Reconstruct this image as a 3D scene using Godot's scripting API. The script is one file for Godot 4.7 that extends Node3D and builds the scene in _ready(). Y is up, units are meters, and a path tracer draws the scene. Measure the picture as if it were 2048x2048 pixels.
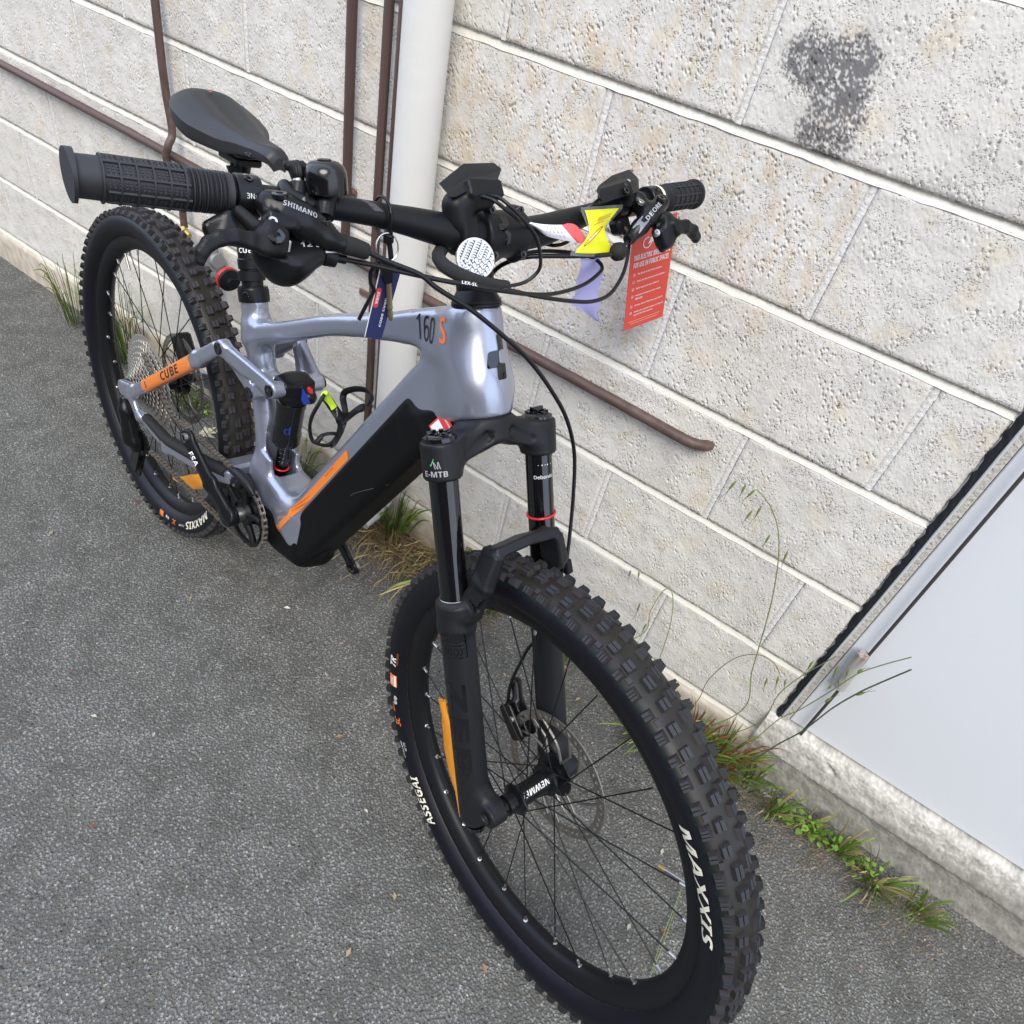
extends Node3D
# ---------------------------------------------------------------- pixels of the photograph (2048 px) into directions
const FPX := 1394.61
const EYE := Vector3(1.52776, 1.300344, 1.059724)
const CR := Vector3(0.800382, 0.190103, -0.568551)
const CD := Vector3(0.504056, -0.726799, 0.466574)
const CF := Vector3(-0.324525, -0.660019, -0.677539)
const ZOOM := {"z1": [240, 0, 0.34161], "z2": [840, 240, 0.34161], "z3": [240, 420, 0.37267], "z4": [700, 560, 0.28986], "z5": [750, 1050, 0.41408],
	"R1": [880, 0, 0.26915], "R2": [1300, 0, 0.2588], "R3": [1300, 400, 0.36232], "R4": [250, 0, 0.2588], "R5": [1450, 1100, 0.31056], "R6": [700, 850, 0.23292], "R7": [850, 1550, 0.36232], "R8": [250, 620, 0.27427], "Z6": [1250, 900, 0.4657], "K1": [860, 1230, 0.24312], "K2": [770, 1290, 0.20186], "K3": [1230, 430, 0.12423], "K4": [250, 860, 0.16046], "K5": [1040, 400, 0.1294], "K6": [480, 330, 0.17598], "K7": [1150, 330, 0.13975], "K8": [700, 460, 0.12422], "px": [0, 0, 1.0]}
# the bicycle's own axes: x forward, y up, z to its drive side; it leans towards the wall
const BO := Vector3(0.7034, 0.0, 0.4556)
const BX := Vector3(0.982752, 0.0, 0.184930)
const BY := Vector3(0.023186, 0.992107, -0.123216)
const BZ := Vector3(-0.183471, 0.125378, 0.974996)
# the steering axis in those axes
const HTB := Vector3(0.4432, 0.8189, 0.0)
const HTT := Vector3(0.3859, 0.9329, 0.0)
const SA := Vector3(-0.4489, 0.8936, 0.0)
const SF := Vector3(0.8936, 0.4489, 0.0)
const STEER := 0.1213
const RA := Vector3(-0.4445, 0.356, 0.0)
const AX := Vector3(0.0483, -0.5381, 0.0)   # front axle in steered axes (forward, along the axis, sideways)

func ray(u: float, v: float) -> Vector3:
	return CR * ((u - 1024.0) / FPX) + CD * ((v - 1024.0) / FPX) + CF
func uvz(k: String, a: float, b: float) -> Vector2:
	var z = ZOOM[k]
	return Vector2(z[0] + a * z[2], z[1] + b * z[2])
func on_wall(k: String, a: float, b: float, z := 0.0) -> Vector3:
	var p := uvz(k, a, b); var r := ray(p.x, p.y)
	return EYE + r * ((z - EYE.z) / r.z)
func on_ground(k: String, a: float, b: float, y := 0.0) -> Vector3:
	var p := uvz(k, a, b); var r := ray(p.x, p.y)
	return EYE + r * ((y - EYE.y) / r.y)
func to_bike(p: Vector3, dirn := false) -> Vector3:
	var q := p if dirn else p - BO
	return Vector3(q.dot(BX), q.dot(BY), q.dot(BZ))
func from_bike(p: Vector3) -> Vector3:
	return BO + BX * p.x + BY * p.y + BZ * p.z
func bp(k: String, a: float, b: float, z := 0.0) -> Vector3:      # on the plane at z beside the bicycle's middle
	var p := uvz(k, a, b); var r := to_bike(ray(p.x, p.y), true); var o := to_bike(EYE)
	return o + r * ((z - o.z) / r.z)
func steer_tf() -> Transform3D:
	var zz := Vector3(0, 0, 1)
	return Transform3D(Basis(SF * cos(STEER) + zz * sin(STEER), SA, zz * cos(STEER) - SF * sin(STEER)), HTB)
func to_steer(p: Vector3, dirn := false) -> Vector3:
	var t := steer_tf()
	var q := p if dirn else p - t.origin
	return Vector3(q.dot(t.basis.x), q.dot(t.basis.y), q.dot(t.basis.z))
func sp(k: String, a: float, b: float, fore := 0.05) -> Vector3:   # in steered axes, on the plane that far forward
	var p := uvz(k, a, b); var r := to_steer(to_bike(ray(p.x, p.y), true), true); var o := to_steer(to_bike(EYE))
	return o + r * ((fore - o.x) / r.x)
func sl(k: String, a: float, b: float, lat := 0.0) -> Vector3:     # in steered axes, on the plane that far sideways
	var p := uvz(k, a, b); var r := to_steer(to_bike(ray(p.x, p.y), true), true); var o := to_steer(to_bike(EYE))
	return o + r * ((lat - o.z) / r.z)

# ---------------------------------------------------------------- mesh building
class MB:
	var v := PackedVector3Array()
	var col := PackedColorArray()
	var paint := Color(1, 1, 1)
	var colored := false
	func tri(a: Vector3, b: Vector3, c: Vector3):
		v.append(a); v.append(b); v.append(c)
		if colored:
			col.append(paint); col.append(paint); col.append(paint)
	func quad(a: Vector3, b: Vector3, c: Vector3, d: Vector3):
		tri(a, b, c); tri(a, c, d)
	func turn_out(from: int):
		var vol := 0.0
		var o := v[from] if from < v.size() else Vector3.ZERO
		for i in range(from, v.size(), 3):
			vol += (v[i] - o).dot((v[i + 1] - o).cross(v[i + 2] - o))
		if vol < 0.0:
			for i in range(from, v.size(), 3):
				var t := v[i + 1]; v[i + 1] = v[i + 2]; v[i + 2] = t
	func loft(rings: Array, cap0 := true, cap1 := true, closed := false):
		var s := v.size(); var n: int = rings[0].size(); var m := rings.size()
		for i in (m if closed else m - 1):
			var a: PackedVector3Array = rings[i]; var b: PackedVector3Array = rings[(i + 1) % m]
			for j in n:
				var k := (j + 1) % n
				quad(a[j], a[k], b[k], b[j])
		if not closed:
			for e in [[0, cap0], [m - 1, cap1]]:
				if e[1]:
					var r: PackedVector3Array = rings[e[0]]
					var c := Vector3.ZERO
					for p in r: c += p
					c /= n
					for j in n:
						if e[0] == 0: tri(c, r[(j + 1) % n], r[j])
						else: tri(c, r[j], r[(j + 1) % n])
		turn_out(s)
	func tube(path: Array, rad, sides := 12, caps := true):
		var rings := []; var m := path.size()
		var t0: Vector3 = (path[1] - path[0]).normalized()
		var up := t0.cross(Vector3(0.31, 0.83, 0.46)).normalized()
		for i in m:
			var a: Vector3 = path[maxi(i - 1, 0)]; var b: Vector3 = path[mini(i + 1, m - 1)]
			var t := (b - a).normalized()
			up = (up - t * up.dot(t)).normalized()
			var w := t.cross(up)
			var r: float = rad[i] if rad is Array else rad
			var ring := PackedVector3Array()
			for j in sides:
				var g := TAU * j / sides
				ring.append(path[i] + (up * cos(g) + w * sin(g)) * r)
			rings.append(ring)
		loft(rings, caps, caps)
	func lathe(prof: Array, o: Vector3, axis: Vector3, seg := 24, closed := false):
		var z := axis.normalized(); var x := z.cross(Vector3(0.123, 0.88, 0.41)).normalized(); var y := z.cross(x)
		var rings := []
		for p in prof:
			var ring := PackedVector3Array()
			for j in seg:
				var g := TAU * j / seg
				ring.append(o + z * p[1] + (x * cos(g) + y * sin(g)) * maxf(p[0], 0.00001))
			rings.append(ring)
		loft(rings, not closed, not closed, closed)
	func box(c: Vector3, h: Vector3, b := Basis.IDENTITY, bev := 0.001):
		var s := v.size()
		bev = minf(bev, minf(h.x, minf(h.y, h.z)) * 0.95)
		var P := func(sx, sy, sz, k): # corner pulled in on two axes, out on axis k
			var q := Vector3(sx * (h.x - (0.0 if k == 0 else bev)), sy * (h.y - (0.0 if k == 1 else bev)), sz * (h.z - (0.0 if k == 2 else bev)))
			return c + b * q
		for g in [-1, 1]:
			quad(P.call(g, -g, -1, 0), P.call(g, g, -1, 0), P.call(g, g, 1, 0), P.call(g, -g, 1, 0))
			quad(P.call(-1, g, -g, 1), P.call(-1, g, g, 1), P.call(1, g, g, 1), P.call(1, g, -g, 1))
			quad(P.call(-g, -1, g, 2), P.call(g, -1, g, 2), P.call(g, 1, g, 2), P.call(-g, 1, g, 2))
		for g in [-1, 1]:
			for e in [-1, 1]:
				var f: int = g * e
				_q(P.call(g, e, -1, 0), P.call(g, e, 1, 0), P.call(g, e, 1, 1), P.call(g, e, -1, 1), f > 0)
				_q(P.call(-1, g, e, 1), P.call(1, g, e, 1), P.call(1, g, e, 2), P.call(-1, g, e, 2), f > 0)
				_q(P.call(g, -1, e, 2), P.call(g, 1, e, 2), P.call(g, 1, e, 0), P.call(g, -1, e, 0), f < 0 if false else f > 0)
				for k in [-1, 1]:
					var A: Vector3 = P.call(g, e, k, 0); var B: Vector3 = P.call(g, e, k, 1); var C: Vector3 = P.call(g, e, k, 2)
					if g * e * k > 0: tri(A, B, C)
					else: tri(A, C, B)
		# every face outwards from the middle
		for i in range(s, v.size(), 3):
			var nn := (v[i + 1] - v[i]).cross(v[i + 2] - v[i])
			if nn.dot((v[i] + v[i + 1] + v[i + 2]) / 3.0 - c) < 0.0:
				var t := v[i + 1]; v[i + 1] = v[i + 2]; v[i + 2] = t
	func _q(a, b, c, d, f: bool):
		if f: quad(a, d, c, b)
		else: quad(a, b, c, d)
	func prism(outline: PackedVector2Array, t: Transform3D, depth: float, bev := 0.0):
		var s := v.size(); var n := outline.size()
		var idx := Geometry2D.triangulate_polygon(outline)
		var inner := outline
		if bev > 0.0:
			var off := Geometry2D.offset_polygon(outline, -bev)
			inner = PackedVector2Array()
			if off.size() == 1 and off[0].size() == n: inner = off[0]
			else:
				var cc := Vector2.ZERO
				for p in outline: cc += p
				cc /= n
				for p in outline: inner.append(p + (cc - p).normalized() * bev)
			# match the vertex order
			if inner.size() == n:
				var best := 0; var bd := 1e9
				for k in n:
					if inner[k].distance_to(outline[0]) < bd: bd = inner[k].distance_to(outline[0]); best = k
				var rr := PackedVector2Array()
				for k in n: rr.append(inner[(k + best) % n])
				inner = rr
		var area := 0.0
		for i in n: area += outline[i].cross(outline[(i + 1) % n])
		var hz := depth / 2.0
		for sgn in [1.0, -1.0]:
			for i in range(0, idx.size(), 3):
				var A := t * Vector3(inner[idx[i]].x, inner[idx[i]].y, hz * sgn); var B := t * Vector3(inner[idx[i + 1]].x, inner[idx[i + 1]].y, hz * sgn); var C := t * Vector3(inner[idx[i + 2]].x, inner[idx[i + 2]].y, hz * sgn)
				var zz: Vector3 = t.basis.z * sgn
				if (B - A).cross(C - A).dot(zz) > 0.0: tri(A, B, C)
				else: tri(A, C, B)
		for i in n:
			var k := (i + 1) % n
			var lay := [[inner, hz], [outline, hz - bev], [outline, -hz + bev], [inner, -hz]] if bev > 0.0 else [[outline, hz], [outline, -hz]]
			for l in lay.size() - 1:
				var a := t * Vector3(lay[l][0][i].x, lay[l][0][i].y, lay[l][1]); var b := t * Vector3(lay[l][0][k].x, lay[l][0][k].y, lay[l][1])
				var c := t * Vector3(lay[l + 1][0][k].x, lay[l + 1][0][k].y, lay[l + 1][1]); var d := t * Vector3(lay[l + 1][0][i].x, lay[l + 1][0][i].y, lay[l + 1][1])
				if area > 0.0: quad(a, d, c, b)
				else: quad(a, b, c, d)
	func add(o: MB, t := Transform3D.IDENTITY):
		for p in o.v: v.append(t * p)
		if colored:
			for i in o.v.size(): col.append(paint if not o.colored else o.col[i])
	func mesh(crease := 40.0) -> ArrayMesh:
		# outward is counterclockwise here; Godot wants clockwise
		var n := v.size(); var fn := PackedVector3Array(); fn.resize(n / 3)
		var at := {}
		for i in n / 3:
			fn[i] = (v[3 * i + 1] - v[3 * i]).cross(v[3 * i + 2] - v[3 * i])
		for i in n:
			var k := Vector3i((v[i] * 20000.0).round())
			if at.has(k): at[k].append(i / 3)
			else: at[k] = [i / 3]
		var cs := cos(deg_to_rad(crease))
		var nn := PackedVector3Array(); nn.resize(n)
		for i in n:
			var f := fn[i / 3].normalized(); var sum := Vector3.ZERO
			for t in at[Vector3i((v[i] * 20000.0).round())]:
				var g: Vector3 = fn[t]
				if g.normalized().dot(f) >= cs: sum += g
			nn[i] = sum.normalized() if sum.length_squared() > 1e-24 else (f if f.length() > 0.5 else Vector3.UP)
		var idx := PackedInt32Array(); idx.resize(n)
		for i in range(0, n, 3):
			idx[i] = i; idx[i + 1] = i + 2; idx[i + 2] = i + 1
		var arr := []; arr.resize(Mesh.ARRAY_MAX)
		arr[Mesh.ARRAY_VERTEX] = v; arr[Mesh.ARRAY_NORMAL] = nn; arr[Mesh.ARRAY_INDEX] = idx
		if colored: arr[Mesh.ARRAY_COLOR] = col
		var m := ArrayMesh.new(); m.add_surface_from_arrays(Mesh.PRIMITIVE_TRIANGLES, arr)
		return m

func grid_mesh(nx: int, ny: int, at: Callable, colors := PackedColorArray()) -> ArrayMesh:   # a sheet; at(i, j) -> point; front where the sheet runs counterclockwise
	var vs := PackedVector3Array(); vs.resize((nx + 1) * (ny + 1))
	for j in ny + 1:
		for i in nx + 1: vs[j * (nx + 1) + i] = at.call(i, j)
	return sheet(vs, nx, ny, colors)
func sheet(vs: PackedVector3Array, nx: int, ny: int, colors := PackedColorArray()) -> ArrayMesh:
	var idx := PackedInt32Array(); idx.resize(nx * ny * 6)
	var nn := PackedVector3Array(); nn.resize(vs.size())
	var w := nx + 1; var q := 0
	for j in ny:
		for i in nx:
			var a := j * w + i
			idx[q] = a; idx[q + 1] = a + w; idx[q + 2] = a + 1; idx[q + 3] = a + 1; idx[q + 4] = a + w; idx[q + 5] = a + w + 1
			q += 6
	for j in ny + 1:
		for i in nx + 1:
			var a := vs[j * w + mini(i + 1, nx)] - vs[j * w + maxi(i - 1, 0)]
			var b := vs[mini(j + 1, ny) * w + i] - vs[maxi(j - 1, 0) * w + i]
			nn[j * w + i] = a.cross(b).normalized()
	var arr := []; arr.resize(Mesh.ARRAY_MAX)
	arr[Mesh.ARRAY_VERTEX] = vs; arr[Mesh.ARRAY_NORMAL] = nn; arr[Mesh.ARRAY_INDEX] = idx
	if colors.size(): arr[Mesh.ARRAY_COLOR] = colors
	var m := ArrayMesh.new(); m.add_surface_from_arrays(Mesh.PRIMITIVE_TRIANGLES, arr)
	return m

func spline(p: Array, per := 8) -> Array:
	var r := []; var n := p.size()
	for i in n - 1:
		var a: Vector3 = p[maxi(i - 1, 0)]; var b: Vector3 = p[i]; var c: Vector3 = p[i + 1]; var d: Vector3 = p[mini(i + 2, n - 1)]
		for k in per: r.append(b.cubic_interpolate(c, a, d, float(k) / per))
	r.append(p[n - 1])
	return r
func spline2(p: Array, per := 6) -> PackedVector2Array:     # closed smooth outline
	var r := PackedVector2Array(); var n := p.size()
	for i in n:
		var a: Vector2 = p[(i + n - 1) % n]; var b: Vector2 = p[i]; var c: Vector2 = p[(i + 1) % n]; var d: Vector2 = p[(i + 2) % n]
		for k in per: r.append(b.cubic_interpolate(c, a, d, float(k) / per))
	return r

# ---------------------------------------------------------------- fields and their surfaces
func cap(p: Vector3, a: Vector3, b: Vector3, ra: float, rb: float) -> float:
	var ab := b - a; var t := clampf((p - a).dot(ab) / ab.length_squared(), 0.0, 1.0)
	return (p - a - ab * t).length() - lerpf(ra, rb, t)
func slab(p: Vector3, a: Vector3, b: Vector3, w: Vector3, wa: float, ha: float, wb: float, hb: float, r: float) -> float:
	var ab := b - a; var L := ab.length(); var dr := ab / L
	var s := (p - a).dot(dr); var t := clampf(s / L, 0.0, 1.0); var hv := dr.cross(w)
	var q := p - a - ab * t
	var dx := absf(q.dot(w)) - lerpf(wa, wb, t) + r; var dy := absf(q.dot(hv)) - lerpf(ha, hb, t) + r
	var dz := absf(s - t * L)
	return Vector3(maxf(dx, 0.0), maxf(dy, 0.0), dz).length() + minf(maxf(dx, dy), 0.0) - r
func rbox(p: Vector3, c: Vector3, b: Basis, h: Vector3, r: float) -> float:
	var q := (p - c) * b
	q = Vector3(absf(q.x) - h.x + r, absf(q.y) - h.y + r, absf(q.z) - h.z + r)
	return Vector3(maxf(q.x, 0), maxf(q.y, 0), maxf(q.z, 0)).length() + minf(maxf(q.x, maxf(q.y, q.z)), 0.0) - r
func cyl(p: Vector3, a: Vector3, b: Vector3, ra: float, rb: float, r := 0.0) -> float:
	var ab := b - a; var L := ab.length(); var dr := ab / L; var s := (p - a).dot(dr)
	var t := clampf(s / L, 0.0, 1.0)
	var dx := (p - a - dr * s).length() - lerpf(ra, rb, t) + r; var dy := absf(s - L / 2) - L / 2 + r
	return Vector2(maxf(dx, 0), maxf(dy, 0)).length() + minf(maxf(dx, dy), 0.0) - r
func smin(a: float, b: float, k: float) -> float:
	var h := maxf(k - absf(a - b), 0.0) / k
	return minf(a, b) - h * h * k * 0.25
func smax(a: float, b: float, k: float) -> float:
	return -smin(-a, -b, k)
func nets(f: Callable, lo: Vector3, hi: Vector3, cell: float) -> ArrayMesh:
	var K := 4
	var n := Vector3i(((hi - lo) / (cell * K)).ceil()) * K + Vector3i(1, 1, 1)
	var sx := 1; var sy := n.x; var sz := n.x * n.y
	var val := PackedFloat32Array(); val.resize(n.x * n.y * n.z); val.fill(1.0)
	var known := PackedByteArray(); known.resize(val.size())
	var blocks := []
	var reach := cell * K * 0.9 + cell * 1.5
	for bz in (n.z - 1) / K:
		for by in (n.y - 1) / K:
			for bx in (n.x - 1) / K:
				var c := lo + Vector3(bx + 0.5, by + 0.5, bz + 0.5) * (cell * K)
				var d: float = f.call(c)
				if absf(d) < reach: blocks.append(Vector3i(bx, by, bz) * K)
	for b in blocks:
		for k in K + 1:
			for j in K + 1:
				for i in K + 1:
					var a: int = (b.x + i) + (b.y + j) * sy + (b.z + k) * sz
					if known[a] == 0:
						known[a] = 1
						val[a] = f.call(lo + Vector3(b.x + i, b.y + j, b.z + k) * cell)
	var id := PackedInt32Array(); id.resize(val.size()); id.fill(-1)
	var vs := PackedVector3Array(); var cells := []; var nn := PackedVector3Array()
	var off := [0, sx, sy, sx + sy, sz, sx + sz, sy + sz, sx + sy + sz]
	var cor := [Vector3(0, 0, 0), Vector3(1, 0, 0), Vector3(0, 1, 0), Vector3(1, 1, 0), Vector3(0, 0, 1), Vector3(1, 0, 1), Vector3(0, 1, 1), Vector3(1, 1, 1)]
	var ed := [[0, 1], [2, 3], [4, 5], [6, 7], [0, 2], [1, 3], [4, 6], [5, 7], [0, 4], [1, 5], [2, 6], [3, 7]]
	for b in blocks:
		for k in K:
			for j in K:
				for i in K:
					var a: int = (b.x + i) + (b.y + j) * sy + (b.z + k) * sz
					var neg := 0
					for o in off:
						if val[a + o] < 0.0: neg += 1
					if neg == 0 or neg == 8: continue
					var sum := Vector3.ZERO; var cnt := 0
					for e in ed:
						var v0 := val[a + off[e[0]]]; var v1 := val[a + off[e[1]]]
						if (v0 < 0.0) != (v1 < 0.0):
							sum += cor[e[0]].lerp(cor[e[1]], v0 / (v0 - v1)); cnt += 1
					id[a] = vs.size(); cells.append(a)
					var w0 := val[a]; var w1 := val[a + off[1]]; var w2 := val[a + off[2]]; var w3 := val[a + off[3]]; var w4 := val[a + off[4]]; var w5 := val[a + off[5]]; var w6 := val[a + off[6]]; var w7 := val[a + off[7]]
					nn.append(Vector3(w1 - w0 + w3 - w2 + w5 - w4 + w7 - w6, w2 - w0 + w3 - w1 + w6 - w4 + w7 - w5, w4 - w0 + w5 - w1 + w6 - w2 + w7 - w3).normalized())
					vs.append(lo + (Vector3(b.x + i, b.y + j, b.z + k) + sum / cnt) * cell)
	var idx := PackedInt32Array()
	var st := [sx, sy, sz]
	for a in cells:
		for ax in 3:
			var d0: int = st[ax]; var d1: int = st[(ax + 1) % 3]; var d2: int = st[(ax + 2) % 3]
			if a - d1 < 0 or a - d2 < 0 or a - d1 - d2 < 0: continue
			var s0 := val[a] < 0.0; var s1 := val[a + d0] < 0.0
			if s0 == s1: continue
			var q0 := id[a]; var q1 := id[a - d1]; var q2 := id[a - d1 - d2]; var q3 := id[a - d2]
			if q1 < 0 or q2 < 0 or q3 < 0: continue
			var t := [q0, q1, q2, q0, q2, q3] if s0 else [q0, q2, q1, q0, q3, q2]
			for m in [0, 3]:
				idx.append(t[m]); idx.append(t[m + 2]); idx.append(t[m + 1])
	var arr := []; arr.resize(Mesh.ARRAY_MAX)
	arr[Mesh.ARRAY_VERTEX] = vs; arr[Mesh.ARRAY_NORMAL] = nn; arr[Mesh.ARRAY_INDEX] = idx
	var me := ArrayMesh.new(); me.add_surface_from_arrays(Mesh.PRIMITIVE_TRIANGLES, arr)
	return me

# ---------------------------------------------------------------- objects, labels, materials
var taken := {}
var M := {}
func numbered(n: String) -> String:
	taken[n] = taken.get(n, 0) + 1
	return n if taken[n] == 1 else "%s_%03d" % [n, taken[n] - 1]
func thing(called: String, label: String, category: String, t := Transform3D.IDENTITY, group := "") -> Node3D:
	var o := Node3D.new(); o.name = numbered(called); add_child(o); o.transform = t
	tag(o, label, category, group)
	return o
func tag(o: Node, label: String, category: String, group := ""):
	o.set_meta("label", label); o.set_meta("category", category)
	if group: o.set_meta("group", group)
func part(called: String, parent: Node, t := Transform3D.IDENTITY) -> Node3D:
	var o := Node3D.new(); o.name = called; parent.add_child(o, true); o.transform = t
	return o
func put(called: String, me: Mesh, m: Material, parent: Node = null, t := Transform3D.IDENTITY) -> MeshInstance3D:
	var o := MeshInstance3D.new(); o.mesh = me; o.transform = t
	o.material_override = m
	if parent == null:
		o.name = numbered(called); add_child(o)
	else:
		o.name = called; parent.add_child(o, true)
	return o
func lin(r: float, g: float, b: float) -> Color:
	return Color(r, g, b).linear_to_srgb()
func mat(c: Color, rough := 0.6, metal := 0.0, spec := 0.5) -> StandardMaterial3D:     # c as it shows in sRGB
	var m := StandardMaterial3D.new(); m.albedo_color = c; m.roughness = rough; m.metallic = metal; m.metallic_specular = spec
	return m
func vmat(rough := 0.8) -> StandardMaterial3D:
	var m := mat(Color(1, 1, 1), rough); m.vertex_color_use_as_albedo = true
	return m
func noise(kind: int, freq: float, sd: int, oct := 3) -> FastNoiseLite:
	var n := FastNoiseLite.new(); n.noise_type = kind; n.frequency = freq; n.seed = sd
	n.fractal_octaves = oct; n.fractal_type = FastNoiseLite.FRACTAL_FBM if oct > 1 else FastNoiseLite.FRACTAL_NONE
	return n
func bump_tex(kind: int, freq: float, sd: int, size := 512, oct := 3) -> ImageTexture:
	var im := noise(kind, freq, sd, oct).get_seamless_image(size, size)
	return ImageTexture.create_from_image(im)
func relief(m: StandardMaterial3D, tex: Texture2D, cm: float, tiles: float, world := true):
	m.heightmap_enabled = true; m.heightmap_texture = tex; m.heightmap_scale = cm
	m.uv1_triplanar = true; m.uv1_world_triplanar = world; m.uv1_scale = Vector3.ONE * tiles
# lettering: flat print bent onto a surface; to(x, y) gives the point for a place on the line of text (metres)
func text_mesh(s: String, high: float, to: Callable, slant := 0.0, squeeze := 1.0, weight := 400, spread := 0.0, family := "Droid Sans") -> ArrayMesh:
	var tm := TextMesh.new()
	var fo := SystemFont.new(); fo.font_names = PackedStringArray([family]); fo.font_weight = weight
	tm.font = fo; tm.text = s; tm.font_size = 64; tm.pixel_size = 0.01; tm.depth = 0.0; tm.curve_step = 1.0
	var arr := tm.get_mesh_arrays()
	var vs: PackedVector3Array = arr[Mesh.ARRAY_VERTEX]
	var idx: PackedInt32Array = arr[Mesh.ARRAY_INDEX] if arr[Mesh.ARRAY_INDEX] != null else PackedInt32Array(range(vs.size()))
	var hi := -1e9; var lo := 1e9; var xl := 1e9; var xr := -1e9
	for p in vs:
		hi = maxf(hi, p.y); lo = minf(lo, p.y); xl = minf(xl, p.x); xr = maxf(xr, p.x)
	var k := high / maxf(hi - lo, 0.0001); var mb := MB.new()
	for i in range(0, idx.size(), 3):
		var q := []
		for e in [0, 1, 2]:
			var p := vs[idx[i + e]]
			var x := (p.x - (xl + xr) / 2) * k * squeeze; var y := (p.y - (hi + lo) / 2) * k
			q.append(Vector2(x + y * slant, y))
		_bent(mb, q, to, 0)
	return mb.mesh(60.0)
func _bent(mb: MB, q: Array, to: Callable, depth: int):      # splits long triangles so that they follow a curved surface
	var l := 0.0; var at := 0
	for e in 3:
		var d: float = q[e].distance_to(q[(e + 1) % 3])
		if d > l: l = d; at = e
	if l > 0.012 and depth < 5:
		var m: Vector2 = (q[at] + q[(at + 1) % 3]) / 2
		_bent(mb, [q[at], m, q[(at + 2) % 3]], to, depth + 1); _bent(mb, [m, q[(at + 1) % 3], q[(at + 2) % 3]], to, depth + 1)
		return
	var a: Vector3 = to.call(q[0].x, q[0].y); var b: Vector3 = to.call(q[1].x, q[1].y); var c: Vector3 = to.call(q[2].x, q[2].y)
	if (q[1] - q[0]).cross(q[2] - q[0]) > 0.0: mb.tri(a, b, c)
	else: mb.tri(a, c, b)
func rect_on(x0: float, y0: float, x1: float, y1: float, to: Callable) -> ArrayMesh:
	var mb := MB.new()
	_bent(mb, [Vector2(x0, y0), Vector2(x1, y0), Vector2(x1, y1)], to, 0); _bent(mb, [Vector2(x0, y0), Vector2(x1, y1), Vector2(x0, y1)], to, 0)
	return mb.mesh(60.0)
func poly_on(pts: PackedVector2Array, to: Callable) -> ArrayMesh:
	var mb := MB.new(); var idx := Geometry2D.triangulate_polygon(pts)
	for i in range(0, idx.size(), 3): _bent(mb, [pts[idx[i]], pts[idx[i + 1]], pts[idx[i + 2]]], to, 0)
	return mb.mesh(60.0)

func _ready():
	# ---- camera
	var cam := Camera3D.new(); cam.name = "camera"; add_child(cam)
	cam.transform = Transform3D(Basis(CR, -CD, -CF), EYE)
	cam.fov = rad_to_deg(2.0 * atan(1024.0 / FPX)); cam.near = 0.02; cam.far = 400.0; cam.current = true
	# ---- overcast daylight
	var we := WorldEnvironment.new(); we.name = "world_environment"; add_child(we)
	var env := Environment.new(); we.environment = env
	env.background_mode = Environment.BG_SKY
	var sky := Sky.new(); var sm := ProceduralSkyMaterial.new()
	sm.sky_top_color = Color(0.78, 0.85, 0.97); sm.sky_horizon_color = Color(0.84, 0.87, 0.93); sm.sky_curve = 0.2
	sm.ground_bottom_color = Color(0.32, 0.32, 0.31); sm.ground_horizon_color = Color(0.5, 0.5, 0.5); sm.sun_angle_max = 0.0
	sky.sky_material = sm; env.sky = sky
	env.tonemap_mode = Environment.TONE_MAPPER_LINEAR; env.tonemap_exposure = EXPOSURE
	env.sdfgi_enabled = true; env.ssao_enabled = true; env.ssil_enabled = true
	var sun := DirectionalLight3D.new(); sun.name = "sun"; add_child(sun)
	sun.light_energy = 0.35; sun.light_angular_distance = 35.0; sun.light_color = Color(1.0, 0.99, 0.97); sun.shadow_enabled = true
	sun.look_at_from_position(Vector3(1.3, 3.2, 2.4), Vector3.ZERO, Vector3.UP)
	make_materials()
	make_yard()
	make_ground()
	make_wall()
	make_door()
	make_pipes()
	make_bike()
	make_tags()
	make_plants()
const EXPOSURE := 2.8

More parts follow.
